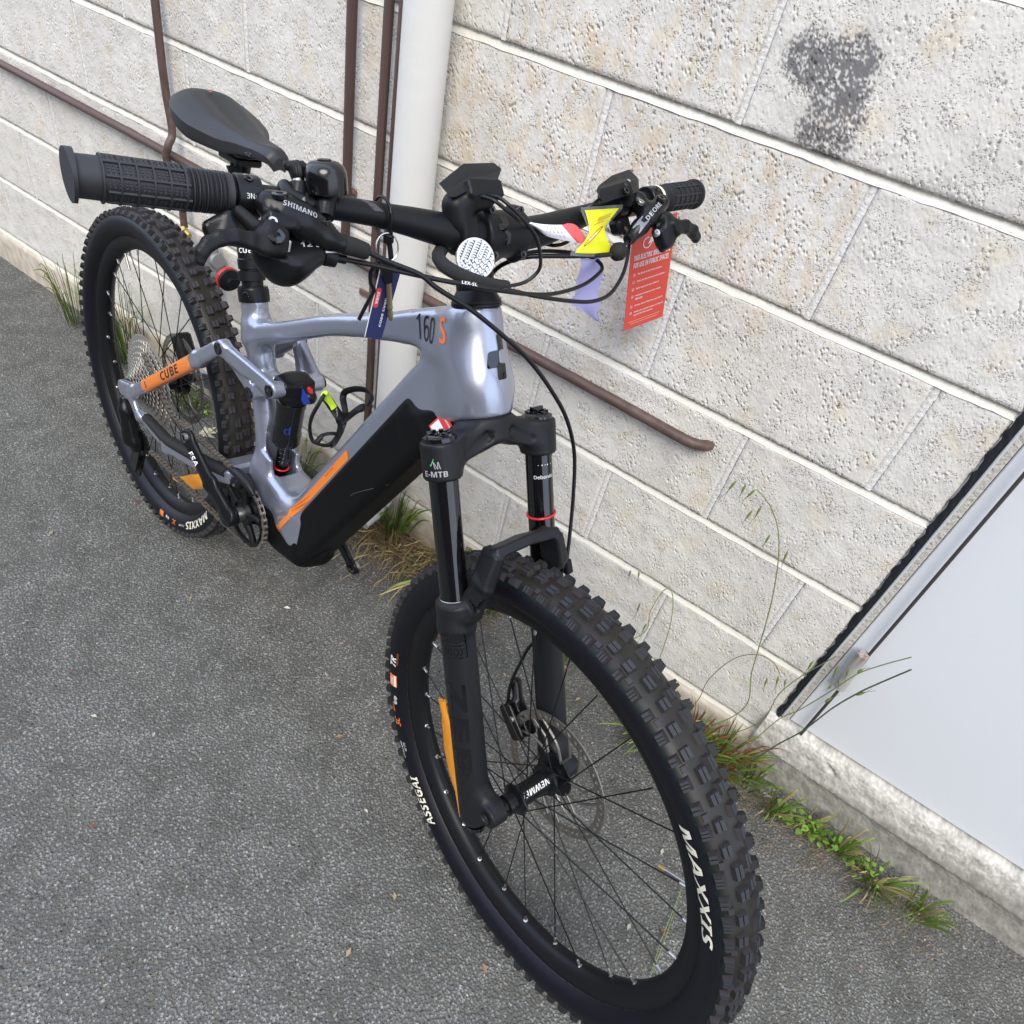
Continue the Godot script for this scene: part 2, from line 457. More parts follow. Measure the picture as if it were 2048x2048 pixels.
func make_materials():
	var fine := bump_tex(FastNoiseLite.TYPE_SIMPLEX, 0.12, 5, 512, 3)
	var grainy := bump_tex(FastNoiseLite.TYPE_SIMPLEX, 0.3, 9, 512, 2)
	M.silver = mat(lin(0.35, 0.375, 0.46), 0.30, 0.70); M.silver.clearcoat_enabled = true; M.silver.clearcoat = 0.9; M.silver.clearcoat_roughness = 0.08
	M.orange = mat(lin(0.80, 0.21, 0.022), 0.35); M.orange.clearcoat_enabled = true; M.orange.clearcoat = 0.6; M.orange.clearcoat_roughness = 0.1
	M.black_matte = mat(lin(0.0075, 0.0078, 0.0090), 0.42, 0.0, 0.34)
	M.black_satin = mat(lin(0.0062, 0.0064, 0.0074), 0.30, 0.0, 0.38)
	M.black_cast = mat(lin(0.0105, 0.011, 0.013), 0.42, 0.0, 0.36); relief(M.black_cast, grainy, 0.02, 9.0, false)
	M.black_gloss = mat(lin(0.003, 0.003, 0.0035), 0.05, 0.0, 0.6)
	M.bell = mat(lin(0.0035, 0.0035, 0.004), 0.17, 0.0, 0.55)
	M.rubber = mat(lin(0.018, 0.0175, 0.017), 0.70, 0.0, 0.35); relief(M.rubber, fine, 0.03, 7.0, false)
	M.tyre_side = vmat(0.46); M.tyre_side.metallic_specular = 0.4
	M.grip = mat(lin(0.022, 0.0225, 0.026), 0.52, 0.0, 0.45)
	M.cover = mat(lin(0.0048, 0.0049, 0.0054), 0.50, 0.0, 0.25); relief(M.cover, grainy, 0.012, 12.0, false)
	M.steel = mat(lin(0.55, 0.55, 0.54), 0.28, 1.0)
	M.steel_dull = mat(lin(0.40, 0.385, 0.36), 0.42, 1.0)
	M.disc = mat(lin(0.26, 0.245, 0.22), 0.42, 0.85)
	M.cog = mat(lin(0.60, 0.57, 0.52), 0.36, 0.9)
	M.chain = mat(lin(0.30, 0.265, 0.225), 0.42, 0.9)
	M.white_print = mat(lin(0.80, 0.80, 0.80), 0.5)
	M.cream_print = mat(lin(0.74, 0.70, 0.56), 0.6)
	M.grey_print = mat(lin(0.32, 0.33, 0.35), 0.45)
	M.black_print = mat(lin(0.012, 0.012, 0.014), 0.25)
	M.orange_print = mat(lin(0.75, 0.17, 0.03), 0.5)
	M.red_print = mat(lin(0.62, 0.045, 0.04), 0.5)
	M.red_gloss = mat(lin(0.60, 0.02, 0.02), 0.25)
	M.blue = mat(lin(0.03, 0.07, 0.48), 0.28, 0.4)
	M.green_print = mat(lin(0.08, 0.55, 0.16), 0.5)
	M.lime = mat(lin(0.55, 0.80, 0.03), 0.5)
	M.reflector_orange = mat(lin(0.85, 0.32, 0.02), 0.22); relief(M.reflector_orange, grainy, 0.03, 30.0, false)
	M.reflector_red = mat(lin(0.5, 0.02, 0.012), 0.25)
	M.brass = mat(lin(0.62, 0.44, 0.16), 0.4, 0.8)
	M.galvanised = mat(lin(0.34, 0.35, 0.355), 0.6, 0.5)
	M.cable = mat(lin(0.008, 0.008, 0.009), 0.33, 0.0, 0.42)
	M.sleeve = mat(lin(0.016, 0.016, 0.018), 0.85); relief(M.sleeve, grainy, 0.06, 20.0, false)

# ---------------------------------------------------------------- the ground: worn asphalt with its stones showing
func make_ground():
	var S := 1536
	var cell := noise(FastNoiseLite.TYPE_CELLULAR, 0.175, 3, 1); cell.cellular_return_type = FastNoiseLite.RETURN_CELL_VALUE; cell.cellular_jitter = 1.0
	var gap := noise(FastNoiseLite.TYPE_CELLULAR, 0.175, 3, 1); gap.cellular_return_type = FastNoiseLite.RETURN_DISTANCE; gap.cellular_jitter = 1.0
	var a := cell.get_image(S, S, false, false, false).get_data()
	var b := gap.get_image(S, S, false, false, true).get_data()
	var c := noise(FastNoiseLite.TYPE_SIMPLEX, 0.006, 21, 4).get_seamless_image(S, S).get_data()
	var d := noise(FastNoiseLite.TYPE_SIMPLEX, 0.30, 8, 2).get_seamless_image(S, S).get_data()
	var e2 := noise(FastNoiseLite.TYPE_SIMPLEX, 0.045, 33, 2).get_seamless_image(S, S).get_data()
	var px := PackedByteArray(); px.resize(S * S * 3)
	var hg := PackedByteArray(); hg.resize(S * S)
	var curve := PackedByteArray(); curve.resize(1024)
	for i in 1024: curve[i] = int(255.0 * pow(i / 1023.0 * 0.7, 1.0 / 2.2))
	for i in S * S:
		var t := a[i] / 255.0; var w := d[i] / 255.0; var patch := c[i] / 255.0
		var stone := clampf((150.0 - b[i] + (w - 0.5) * 90.0) / 90.0, 0.0, 1.0)       # 1 on a stone, 0 in the binder
		var tone := 0.112 + 0.19 * t * t * t + 0.10 * (patch - 0.5)
		tone = lerpf(0.094, tone, stone) * (0.70 + 0.60 * w)
		if e2[i] < 26: tone *= 0.35                                                    # pinholes
		if t > 0.992: tone *= 1.3
		var s := curve[int(clampf(tone / 0.7, 0.0, 1.0) * 1023.0)]; var warm := 1 if (int(t * 977.0) % 7) == 0 else 0
		px[i * 3] = mini(s + 1 + warm * 3, 255); px[i * 3 + 1] = s; px[i * 3 + 2] = maxi(s - 4 - warm * 4, 0)
		hg[i] = int(clampf(stone * (120.0 + 100.0 * t) + 35.0 * w - (60.0 if e2[i] < 26 else 0.0), 0.0, 255.0))
	var m := StandardMaterial3D.new(); m.roughness = 0.86; m.metallic_specular = 0.35
	m.albedo_texture = ImageTexture.create_from_image(Image.create_from_data(S, S, false, Image.FORMAT_RGB8, px))
	relief(m, ImageTexture.create_from_image(Image.create_from_data(S, S, false, Image.FORMAT_L8, hg)), 0.32, 1.0 / 1.2)
	M.asphalt = m
	# one sheet, a little uneven near the wall, on to the horizon
	var n1 := noise(FastNoiseLite.TYPE_SIMPLEX, 0.9, 14, 3)
	var xs := []; var zs := []
	for i in 81: xs.append(-2.0 + 5.5 * i / 80.0)
	for i in 61: zs.append(-0.3 + 4.0 * i / 60.0)
	xs = [-150.0, -20.0] + xs + [20.0, 150.0]; zs = [-150.0, -20.0] + zs + [20.0, 150.0]
	var me := grid_mesh(xs.size() - 1, zs.size() - 1, func(i, j):
		var x: float = xs[i]; var z: float = zs[zs.size() - 1 - j]
		var y := n1.get_noise_2d(x, z) * 0.007 if absf(x) < 10.0 and absf(z) < 10.0 else 0.0
		if z < 0.08: y += 0.012
		return Vector3(x, y - 0.004, z))
	var o := put("ground", me, m); o.set_meta("kind", "structure"); o.set_meta("label", "grey asphalt paving with pale stones showing"); o.set_meta("category", "pavement")

# ---------------------------------------------------------------- the block wall
func block_mesh(w: float, h: float, sd: int, rough: float, stain = null) -> ArrayMesh:
	var st := 0.0021
	var nx := int(w / st); var ny := int(h / st)
	var pits := noise(FastNoiseLite.TYPE_SIMPLEX, 120.0, sd, 3)
	var broad := noise(FastNoiseLite.TYPE_SIMPLEX, 14.0, sd + 99, 3); var tiny := noise(FastNoiseLite.TYPE_SIMPLEX, 300.0, sd + 7, 1)
	var vs := PackedVector3Array(); var cs := PackedColorArray()
	# skirt rows run back into the joint
	for j in range(-1, ny + 2):
		for i in range(-1, nx + 2):
			var x := clampf(float(i) / nx, 0, 1) * w; var y := clampf(float(j) / ny, 0, 1) * h
			var z := 0.0
			if i < 0 or j < 0 or i > nx or j > ny: z = -0.03
			else:
				var p := pits.get_noise_2d(x, y); var q := broad.get_noise_2d(x, y)
				var lim := -0.79 + 0.13 * rough + 0.36 * q
				var dep := smoothstep(lim, lim - 0.11, p) * (0.0020 + 0.0012 * rough)
				z = -dep + tiny.get_noise_2d(x, y) * 0.00035 + q * 0.0010 + p * 0.00035
				var e := minf(minf(x, w - x), minf(y, h - y))
				z -= 0.0022 * smoothstep(0.006, 0.0, e) * (1.0 + 0.8 * p)
			vs.append(Vector3(x, y, z))
			cs.append(stain.call(x, y, z) if stain != null else Color(1, 1, 1))
	return sheet(vs, nx + 2, ny + 2, cs)

func make_wall():
	var S := 1408
	var lo := noise(FastNoiseLite.TYPE_SIMPLEX, 0.0035, 31, 4).get_seamless_image(S, S).get_data()
	var br := noise(FastNoiseLite.TYPE_SIMPLEX, 0.006, 77, 4).get_seamless_image(S, S).get_data()
	var hi := noise(FastNoiseLite.TYPE_SIMPLEX, 0.22, 12, 3).get_seamless_image(S, S).get_data()
	var k1 := noise(FastNoiseLite.TYPE_SIMPLEX, 0.050, 51, 3).get_seamless_image(S, S).get_data()
	var k2 := noise(FastNoiseLite.TYPE_SIMPLEX, 0.090, 52, 2).get_seamless_image(S, S).get_data()
	var k3 := noise(FastNoiseLite.TYPE_SIMPLEX, 0.014, 53, 3).get_seamless_image(S, S).get_data()
	var px := PackedByteArray(); px.resize(S * S * 3)
	var hg := PackedByteArray(); hg.resize(S * S)
	var curve := PackedByteArray(); curve.resize(1024)
	for i in 1024: curve[i] = int(255.0 * pow(i / 1023.0, 1.0 / 2.2))
	for i in S * S:
		var h := hi[i] / 255.0; var m3 := (k3[i] - 128) / 90.0
		# short crooked cracks and pits in the rendered face, holding brown dirt
		var cr := clampf((8.0 + 10.0 * m3 - absf(k1[i] - 128)) / 7.0, 0.0, 1.0) * clampf((k2[i] - 112) / 26.0, 0.0, 1.0)
		cr = maxf(cr, clampf((40.0 + 20.0 * m3 - k2[i]) / 12.0, 0.0, 1.0))
		var t := 0.90 + 0.16 * lo[i] / 255.0 + 0.10 * (h - 0.5); var k := clampf((br[i] - 165) / 55.0, 0.0, 1.0)
		var dirt := cr * 0.42
		var r := 0.700 * t * (1.0 - 0.02 * k) * (1.0 - dirt); var g := 0.672 * t * (1.0 - 0.07 * k) * (1.0 - dirt * 1.06); var bb := 0.625 * t * (1.0 - 0.15 * k) * (1.0 - dirt * 1.14)
		px[i * 3] = curve[int(clampf(r, 0, 1) * 1023.0)]; px[i * 3 + 1] = curve[int(clampf(g, 0, 1) * 1023.0)]; px[i * 3 + 2] = curve[int(clampf(bb, 0, 1) * 1023.0)]
		hg[i] = int(clampf(200.0 + 40.0 * (h - 0.5) - 180.0 * cr, 0.0, 255.0))
	var m := StandardMaterial3D.new(); m.roughness = 0.92; m.metallic_specular = 0.3
	m.albedo_texture = ImageTexture.create_from_image(Image.create_from_data(S, S, false, Image.FORMAT_RGB8, px))
	relief(m, ImageTexture.create_from_image(Image.create_from_data(S, S, false, Image.FORMAT_L8, hg)), 0.10, 1.0 / 1.03); m.vertex_color_use_as_albedo = true
	M.block = m
	var mo := mat(lin(0.655, 0.632, 0.565), 0.8); relief(mo, bump_tex(FastNoiseLite.TYPE_SIMPLEX, 0.06, 4), 0.10, 3.0)
	M.mortar = mo
	var mv := mat(lin(0.70, 0.68, 0.645), 0.9); relief(mv, bump_tex(FastNoiseLite.TYPE_SIMPLEX, 0.06, 14), 0.15, 3.0)
	var wall := thing("block_wall", "weathered off-white painted concrete block wall behind the mountain bike", "wall")
	var full := []
	for i in 6: full.append(block_mesh(0.39, 0.19, 100 + i * 17, [0.05, 0.25, 0.4, 0.6, 0.8, 1.0][i]))
	# black scuff on the block above the grip, brown run-down stains on the blocks beside the fork
	var sn := noise(FastNoiseLite.TYPE_SIMPLEX, 160.0, 41, 3); var sl2 := noise(FastNoiseLite.TYPE_SIMPLEX, 28.0, 43, 3)
	var spots := []
	for s in [[1120, 450, 26], [1230, 400, 26], [1350, 400, 30], [1500, 420, 30], [1620, 450, 26], [1700, 520, 20], [1200, 560, 26], [1330, 600, 30], [1450, 620, 34], [1560, 640, 26], [1500, 720, 26], [1560, 800, 20], [1480, 880, 26], [1580, 900, 18], [1330, 960, 26], [1220, 1000, 20], [1400, 1050, 30], [1320, 1120, 22], [1450, 1150, 24]]:
		var p := on_wall("R2", s[0], s[1]); spots.append([p.x - 1.205, p.y - 1.1168, s[2] * 0.00085])
	var scuff := func(x, y, z):
		var a := 0.0
		for s in spots: a += exp(-(pow(x - s[0], 2) + pow(y - s[1], 2)) / (s[2] * s[2])) * 0.62
		var g := sn.get_noise_2d(x, y) * 1.5 + sl2.get_noise_2d(x, y) * 0.9
		var k := smoothstep(0.30, 1.05, a * (1.0 + g) + 0.25 * g * a) * 0.9
		return Color(1, 1, 1).lerp(Color(0.20, 0.20, 0.225), k)
	var scuffed := block_mesh(0.39, 0.19, 555, 0.5, scuff)
	var rust := func(x, y, z):
		var g := sl2.get_noise_2d(x * 1.3, y * 0.45) * 1.4 + sn.get_noise_2d(x, y) * 0.35
		return Color(1, 1, 1).lerp(Color(0.97, 0.91, 0.83), smoothstep(0.2, 0.9, g + 0.2))
	var rusted := [block_mesh(0.39, 0.19, 610, 0.95, rust), block_mesh(0.39, 0.19, 633, 0.8, rust)]
	var cut := {}
	var k := 0
	var rng := RandomNumberGenerator.new(); rng.seed = 5
	for r in range(-1, 6):
		var y0 := 0.3118 + 0.2 * r + 0.005
		var odd := 1 if posmod(r, 2) == 1 else 0
		for i in range(-10 + odd, 9, 2):
			var x0 := 0.2 * i + 0.005; var x1 := minf(x0 + 0.39, 1.700)
			if x0 > 1.66: continue
			var me: ArrayMesh; var turned := false
			if x1 < x0 + 0.385:
				var w := x1 - x0; var key := int(w * 1000)
				if not cut.has(key): cut[key] = block_mesh(w, 0.19, 900 + key, 0.4)
				me = cut[key]
			elif r == 4 and i == 6: me = scuffed
			elif (r == 3 and i in [3, 5]) or (r == 4 and i == 4): me = rusted[(i + r) % 2]
			elif r == 2 and i == 4: me = rusted[1]
			else:
				me = full[clampi((0 if r < 1 else 2) + rng.randi() % 4, 0, 5)]; turned = rng.randf() < 0.5
			k += 1
			put("block", me, m, wall, Transform3D(Basis(Vector3(-1, 0, 0), Vector3(0, -1, 0), Vector3(0, 0, 1)) if turned else Basis.IDENTITY, Vector3(x0 + (0.39 if turned else 0.0), y0 + (0.19 if turned else 0.0), rng.randf_range(-0.0012, 0.0008))))
			# the upright joint at the block's right end
			if x1 < 1.69:
				var mb := MB.new(); var prof := [Vector2(-0.0068, -0.0042), Vector2(-0.0035, -0.0018), Vector2(0.0, -0.0012), Vector2(0.0035, -0.0018), Vector2(0.0068, -0.0042)]
				for e in 10:
					var ya := y0 + 0.19 * e / 10.0; var yb := y0 + 0.19 * (e + 1) / 10.0
					for p in 4:
						mb.quad(Vector3(x1 + 0.005 + prof[p].x, ya, prof[p].y), Vector3(x1 + 0.005 + prof[p + 1].x, ya, prof[p + 1].y), Vector3(x1 + 0.005 + prof[p + 1].x, yb, prof[p + 1].y), Vector3(x1 + 0.005 + prof[p].x, yb, prof[p].y))
				put("mortar_joint", mb.mesh(60), mv, wall)
	# bed joints: tooled hollow
	var wob := noise(FastNoiseLite.TYPE_SIMPLEX, 14.0, 3, 3)
	for r in range(-1, 7):
		var yc := 0.3118 + 0.2 * r
		var prof := [Vector2(-0.0075, 0.0006), Vector2(-0.0056, -0.0012), Vector2(-0.003, -0.0034), Vector2(0.0, -0.0052), Vector2(0.003, -0.0062), Vector2(0.0052, -0.0062), Vector2(0.0066, -0.0040), Vector2(0.0072, -0.014)]
		var n := 260
		var me := grid_mesh(n, 7, func(i, j):
			var x: float = -2.0 + 3.70 * i / n; var p: Vector2 = prof[j]
			return Vector3(x, yc + p.x + wob.get_noise_2d(x, yc + (30.0 if j > 3 else 0.0)) * 0.0016, p.y + wob.get_noise_2d(x * 2.0, 7.0 + j) * 0.0008))
		put("mortar_joint", me, mo, wall)
	# the wall goes on above, beyond the picture, and behind
	var up := MB.new(); up.box(Vector3(-0.15, 2.16, -0.105), Vector3(1.85, 0.64, 0.095), Basis.IDENTITY, 0.004)
	up.box(Vector3(2.75, 1.9, -0.105), Vector3(0.10, 0.9, 0.095)); put("upper_wall", up.mesh(), mo, wall)
	var bk := MB.new(); bk.box(Vector3(-0.15, 0.81, -0.12), Vector3(1.85, 0.70, 0.08), Basis.IDENTITY, 0.002); put("wall_core", bk.mesh(), mo, wall)
	# strip footing under the wall
	var fs := noise(FastNoiseLite.TYPE_SIMPLEX, 30.0, 8, 3); var fc := PackedColorArray()
	var foot := grid_mesh(240, 12, func(i, j):
		var x: float = -2.0 + 3.70 * i / 240.0
		var prof := [[-0.05, 0.014], [-0.02, 0.013], [0.0, 0.013], [0.02, 0.012], [0.04, 0.0115], [0.055, 0.011], [0.07, 0.0105], [0.085, 0.010], [0.095, 0.009], [0.1, 0.006], [0.104, 0.0], [0.106, -0.004], [0.106, -0.03]]
		var a := fs.get_noise_2d(x, j * 0.013)
		fc.append(Color(0.60, 0.54, 0.45).lerp(Color(0.42, 0.36, 0.28), clampf(0.5 + a, 0, 1)))
		return Vector3(x, prof[j][0] + fs.get_noise_2d(x, 3.0) * 0.002, prof[j][1] + a * 0.0025), PackedColorArray())
	var fa := foot.surface_get_arrays(0); fa[Mesh.ARRAY_COLOR] = fc
	var fm := ArrayMesh.new(); fm.add_surface_from_arrays(Mesh.PRIMITIVE_TRIANGLES, fa)
	put("footing", fm, vmat(0.9), wall)

# ---------------------------------------------------------------- the white door, its frame and sill
func make_door():
	var door := thing("metal_door", "white painted metal door with a rusty drop bolt beside the block wall", "door", Transform3D(Basis.IDENTITY, Vector3(1.70, 0.19, 0)))
	var white := mat(lin(0.68, 0.70, 0.73), 0.45); relief(white, bump_tex(FastNoiseLite.TYPE_SIMPLEX, 0.02, 6), 0.015, 2.0)
	var p := MB.new(); p.box(Vector3(0.50, 0.985, -0.016), Vector3(0.472, 0.985, 0.014), Basis.IDENTITY, 0.0015); put("panel", p.mesh(), white, door)
	# painted jamb and the ragged black sealant between it and the blocks
	var fr := mat(lin(0.50, 0.47, 0.42), 0.7); relief(fr, bump_tex(FastNoiseLite.TYPE_SIMPLEX, 0.05, 26), 0.2, 3.0)
	var j := MB.new(); j.box(Vector3(0.0195, 1.0, -0.022), Vector3(0.0065, 1.02, 0.024), Basis.IDENTITY, 0.002); put("jamb", j.mesh(), fr, door)
	var edge := MB.new(); edge.tube(spline([Vector3(0.0135, 0.0, 0.001), Vector3(0.0125, 0.15, 0.003), Vector3(0.0138, 0.4, 0.002), Vector3(0.013, 1.0, 0.002), Vector3(0.013, 2.0, 0.002)], 12), 0.0022, 8)
	put("jamb_edge", edge.mesh(), mat(lin(0.55, 0.56, 0.57), 0.5), door)
	var ns := noise(FastNoiseLite.TYPE_SIMPLEX, 35.0, 61, 4)
	var seal := grid_mesh(6, 300, func(i, jj):
		var y: float = -0.02 + 2.0 * jj / 300.0; var t: float = i / 6.0
		var x0 := 0.0005 + ns.get_noise_2d(y, 1.0) * 0.0035; var x1 := 0.0118 + ns.get_noise_2d(y, 9.0) * 0.002
		return Vector3(lerpf(x0, x1, t), y, 0.001 + 0.0022 * sin(PI * t) + ns.get_noise_2d(y * 2.0, t * 0.05) * 0.002))
	put("sealant", seal, mat(lin(0.012, 0.013, 0.017), 0.55), door)
	# drop bolt
	var rod := MB.new(); rod.tube([Vector3(0.0575, -0.005, 0.012), Vector3(0.035, 1.60, 0.018)], 0.0028, 8)
	put("bolt_rod", rod.mesh(), mat(lin(0.05, 0.045, 0.042), 0.6), door)
	var b0 := on_wall("R5", 735, 885, 0.016) - door.position; var b1 := on_wall("R5", 897, 665, 0.016) - door.position
	var ru := vmat(0.75); var bm := MB.new(); bm.colored = true
	var rnd := noise(FastNoiseLite.TYPE_SIMPLEX, 90.0, 3, 3)
	var prof := []
	for q in [[0.0, 0.7], [0.01, 1.0], [0.30, 1.0], [0.31, 0.93], [0.325, 0.93], [0.335, 1.0], [0.62, 1.0], [0.63, 0.93], [0.645, 0.93], [0.655, 1.0], [0.97, 1.0], [1.0, 0.75]]: prof.append([0.0105 * q[1], q[0] * b0.distance_to(b1)])
	bm.lathe(prof, b0, b1 - b0, 20)
	for i in bm.v.size():
		bm.col[i] = Color(0.40, 0.385, 0.36).lerp(Color(0.20, 0.115, 0.07), smoothstep(0.86, 1.08, (bm.v[i] - b0).dot((b1 - b0).normalized()) / b0.distance_to(b1) + rnd.get_noise_3dv(bm.v[i]) * 0.3))
	put("bolt_barrel", bm.mesh(), ru, door)
	# rough concrete threshold, white paint worn off its foot
	var sn := noise(FastNoiseLite.TYPE_SIMPLEX, 22.0, 71, 4); var sf := noise(FastNoiseLite.TYPE_SIMPLEX, 120.0, 72, 3)
	var cs := PackedColorArray()
	var prof2 := [[-0.06, 0.012], [0.0, 0.011], [0.02, 0.0105], [0.04, 0.010], [0.06, 0.010], [0.078, 0.0105], [0.090, 0.0130], [0.100, 0.0175], [0.125, 0.018], [0.14, 0.0175], [0.152, 0.017], [0.164, 0.016], [0.174, 0.013], [0.180, 0.007], [0.183, 0.0], [0.185, -0.02], [0.186, -0.04]]
	var sill := grid_mesh(300, 64, func(i, jj):
		var x: float = 1.690 + 1.0 * i / 300.0; var q: float = jj / 64.0 * (prof2.size() - 1); var e := mini(int(q), prof2.size() - 2); var f := q - e
		var y: float = lerpf(prof2[e][0], prof2[e + 1][0], f); var z: float = lerpf(prof2[e][1], prof2[e + 1][1], f)
		var a := sn.get_noise_2d(x, y); var s := sf.get_noise_2d(x, y)
		var hole := exp(-(pow((x - 1.838) / 0.011, 2) + pow((y - 0.150 + (x - 1.838) * 0.5) / 0.0055, 2)))
		var paint := smoothstep(-0.012, 0.012, y - 0.085 - (x - 1.75) * 0.10 - a * 0.03 - s * 0.012)
		var c := Color(0.30, 0.285, 0.25).lerp(Color(0.56, 0.53, 0.48), paint * (0.82 + 0.3 * s))
		cs.append(c * (1.0 + 0.25 * a + 0.2 * s))
		return Vector3(x, y + 0.002 * a, z + 0.0022 * a + 0.0010 * s - 0.012 * hole))
	var ar := sill.surface_get_arrays(0); ar[Mesh.ARRAY_COLOR] = cs
	var am := ArrayMesh.new(); am.add_surface_from_arrays(Mesh.PRIMITIVE_TRIANGLES, ar)
	var so := put("door_sill", am, vmat(0.9)); tag(so, "rough concrete sill under the white door, its paint worn away", "sill")
	so.set_meta("kind", "thing")

# ---------------------------------------------------------------- pipes on the wall
func make_pipes():
	var pvc := mat(lin(0.70, 0.69, 0.66), 0.42); relief(pvc, bump_tex(FastNoiseLite.TYPE_SIMPLEX, 0.03, 16), 0.04, 1.5)
	var dp := thing("drain_pipe", "white plastic downpipe with a ribbed elbow at its foot", "pipe", Transform3D(Basis.IDENTITY, Vector3(0.697, 0.0, 0.052)))
	var mb := MB.new(); mb.tube([Vector3(-0.012, 2.6, 0), Vector3(-0.004, 1.0, 0), Vector3(0.002, 0.30, 0)], 0.0385, 40); put("pipe", mb.mesh(), pvc, dp)
	var el := MB.new(); var path := []; var rad := []
	for i in 25:
		var g := i / 24.0 * deg_to_rad(72.0); path.append(Vector3(0.002 - 0.02 * i / 24.0, 0.235 - 0.115 * sin(g) - 0.02, 0.115 * (1.0 - cos(g)))); rad.append(0.0415 + (0.0022 if i % 6 < 2 else 0.0))
	el.tube(path, rad, 36); put("elbow", el.mesh(60), pvc, dp)
	var co := MB.new(); co.lathe([[0.0385, 0.345], [0.0435, 0.343], [0.0435, 0.285], [0.0450, 0.280], [0.0450, 0.262], [0.0435, 0.258], [0.0425, 0.21], [0.039, 0.208]], Vector3(0.002, 0, 0), Vector3.UP, 36); put("collar", co.mesh(), pvc, dp)
	var br := MB.new(); br.box(Vector3(0.034, 0.335, -0.030), Vector3(0.022, 0.008, 0.020), Basis.IDENTITY, 0.002); put("bracket", br.mesh(), pvc, dp)

	brown_pipe("brown painted pipe running down to the brass tap behind the saddle", spline([Vector3(-0.043, 1.6, 0.022), Vector3(-0.043, 1.1, 0.022), on_wall("z1", 255, 450, 0.022), on_wall("z1", 305, 760, 0.024), on_wall("z1", 283, 850, 0.040), on_wall("z1", 272, 930, 0.044), on_wall("z1", 325, 1050, 0.036), on_wall("z1", 360, 1180, 0.03), on_wall("z1", 372, 1290, 0.03), on_wall("z1", 378, 1330, 0.03)], 8), 0.0085)
	brown_pipe("single brown pipe apart from the pair beside the downpipe", [Vector3(0.500, 1.6, 0.02), Vector3(0.503, 0.9, 0.02), Vector3(0.504, 0.672, 0.02)], 0.0095)
	brown_pipe("brown pipe of the pair, away from the white downpipe", spline([Vector3(0.583, 1.6, 0.018), Vector3(0.583, 0.8, 0.018), Vector3(0.593, 0.40, 0.018), Vector3(0.594, 0.0, 0.018)], 6), 0.0088)
	brown_pipe("brown pipe of the pair, close against the white downpipe", spline([Vector3(0.614, 1.6, 0.018), Vector3(0.616, 0.8, 0.018), Vector3(0.624, 0.41, 0.018), Vector3(0.624, 0.0, 0.018)], 6), 0.0092)
	var hb := on_wall("R3", 280, 1365, 0.022)
	brown_pipe("long level brown pipe that bends into a hole in the wall", spline([Vector3(-1.9, 0.69, 0.022), Vector3(-0.2, 0.683, 0.022), Vector3(0.4, 0.668, 0.022), Vector3(0.75, 0.662, 0.022), Vector3(1.0, 0.661, 0.022), Vector3(1.20, 0.659, 0.022), Vector3(1.285, 0.657, 0.022), Vector3(1.330, 0.656, 0.018), Vector3(1.352, 0.656, -0.002), Vector3(1.356, 0.656, -0.04)], 8), 0.0098)
	# clips
	for c in [["z1", 80, 770, "rusty pipe clip on the level brown pipe near the brass tap"], ["z1", 1350, 1110, "rusty pipe clip on the single brown pipe behind the bell"], ["z1", 1450, 1720, "rusty pipe clip on the brown pipe pair behind the key tag"]]:
		var at := on_wall(c[0], c[1], c[2], 0.0)
		var cm := MB.new(); cm.box(at + Vector3(0.0, 0, 0.004), Vector3(0.020, 0.007, 0.003), Basis.IDENTITY, 0.002); cm.lathe([[0.0, 0.013], [0.005, 0.012], [0.006, 0.006]], at + Vector3(0.013, 0, 0), Vector3(0, 0, 1), 10)
		var o := put("pipe_clip", cm.mesh(), mat(lin(0.16, 0.10, 0.075), 0.8)); tag(o, c[3], "clip", "pipe clips")
	# brass tap on galvanised fittings
	var t0 := on_wall("z1", 380, 1365, 0.032)
	var tap := thing("gas_tap", "brass tap and grey galvanised pipe fittings behind the rear tyre", "tap", Transform3D(Basis.IDENTITY, t0))
	var k := MB.new(); var hx := on_wall("z1", 352, 1335, 0.045) - t0; var hy := on_wall("z1", 408, 1380, 0.045) - t0
	k.tube([hx, hx.lerp(hy, 0.5) + Vector3(0, 0.002, 0), hy], [0.006, 0.0085, 0.006], 10); k.lathe([[0.007, -0.012], [0.007, 0.02]], hx.lerp(hy, 0.5), Vector3(0, -0.6, -0.4), 12)
	put("handle", k.mesh(), M.brass, tap)
	var b2 := MB.new(); var q1 := on_wall("z1", 385, 1430, 0.032) - t0; var q2 := on_wall("z1", 400, 1500, 0.032) - t0
	b2.tube([Vector3(0, 0, 0), q1], 0.0105, 14); put("valve_body", b2.mesh(), M.brass, tap)
	var g := MB.new(); var g1 := on_wall("z1", 540, 1510, 0.03) - t0
	g.lathe([[0.011, 0], [0.016, 0.002], [0.016, 0.02], [0.012, 0.024], [0.012, 0.05]], q1, q2 - q1, 16)
	g.tube([q2, g1], 0.013, 14); g.lathe([[0.013, -0.012], [0.018, -0.01], [0.018, 0.01], [0.013, 0.012]], q2.lerp(g1, 0.3), g1 - q2, 16)
	var up := Vector3(0, 0.03, 0)
	g.tube([g1 + up, g1 - up], 0.016, 14); g.lathe([[0.014, 0.0], [0.0185, 0.001], [0.0185, 0.012], [0.014, 0.013]], g1 - up, Vector3.DOWN, 16); g.lathe([[0.013, 0], [0.018, 0.001], [0.018, 0.011]], g1 + Vector3(0.012, 0, 0), Vector3(1, 0, 0), 16)
	put("fitting", g.mesh(), M.galvanised, tap)
	var s := MB.new(); s.tube([g1 - up, Vector3(g1.x + 0.002, -t0.y + 0.0, g1.z)], 0.0105, 14); put("riser", s.mesh(), mat(lin(0.15, 0.125, 0.12), 0.6), tap)

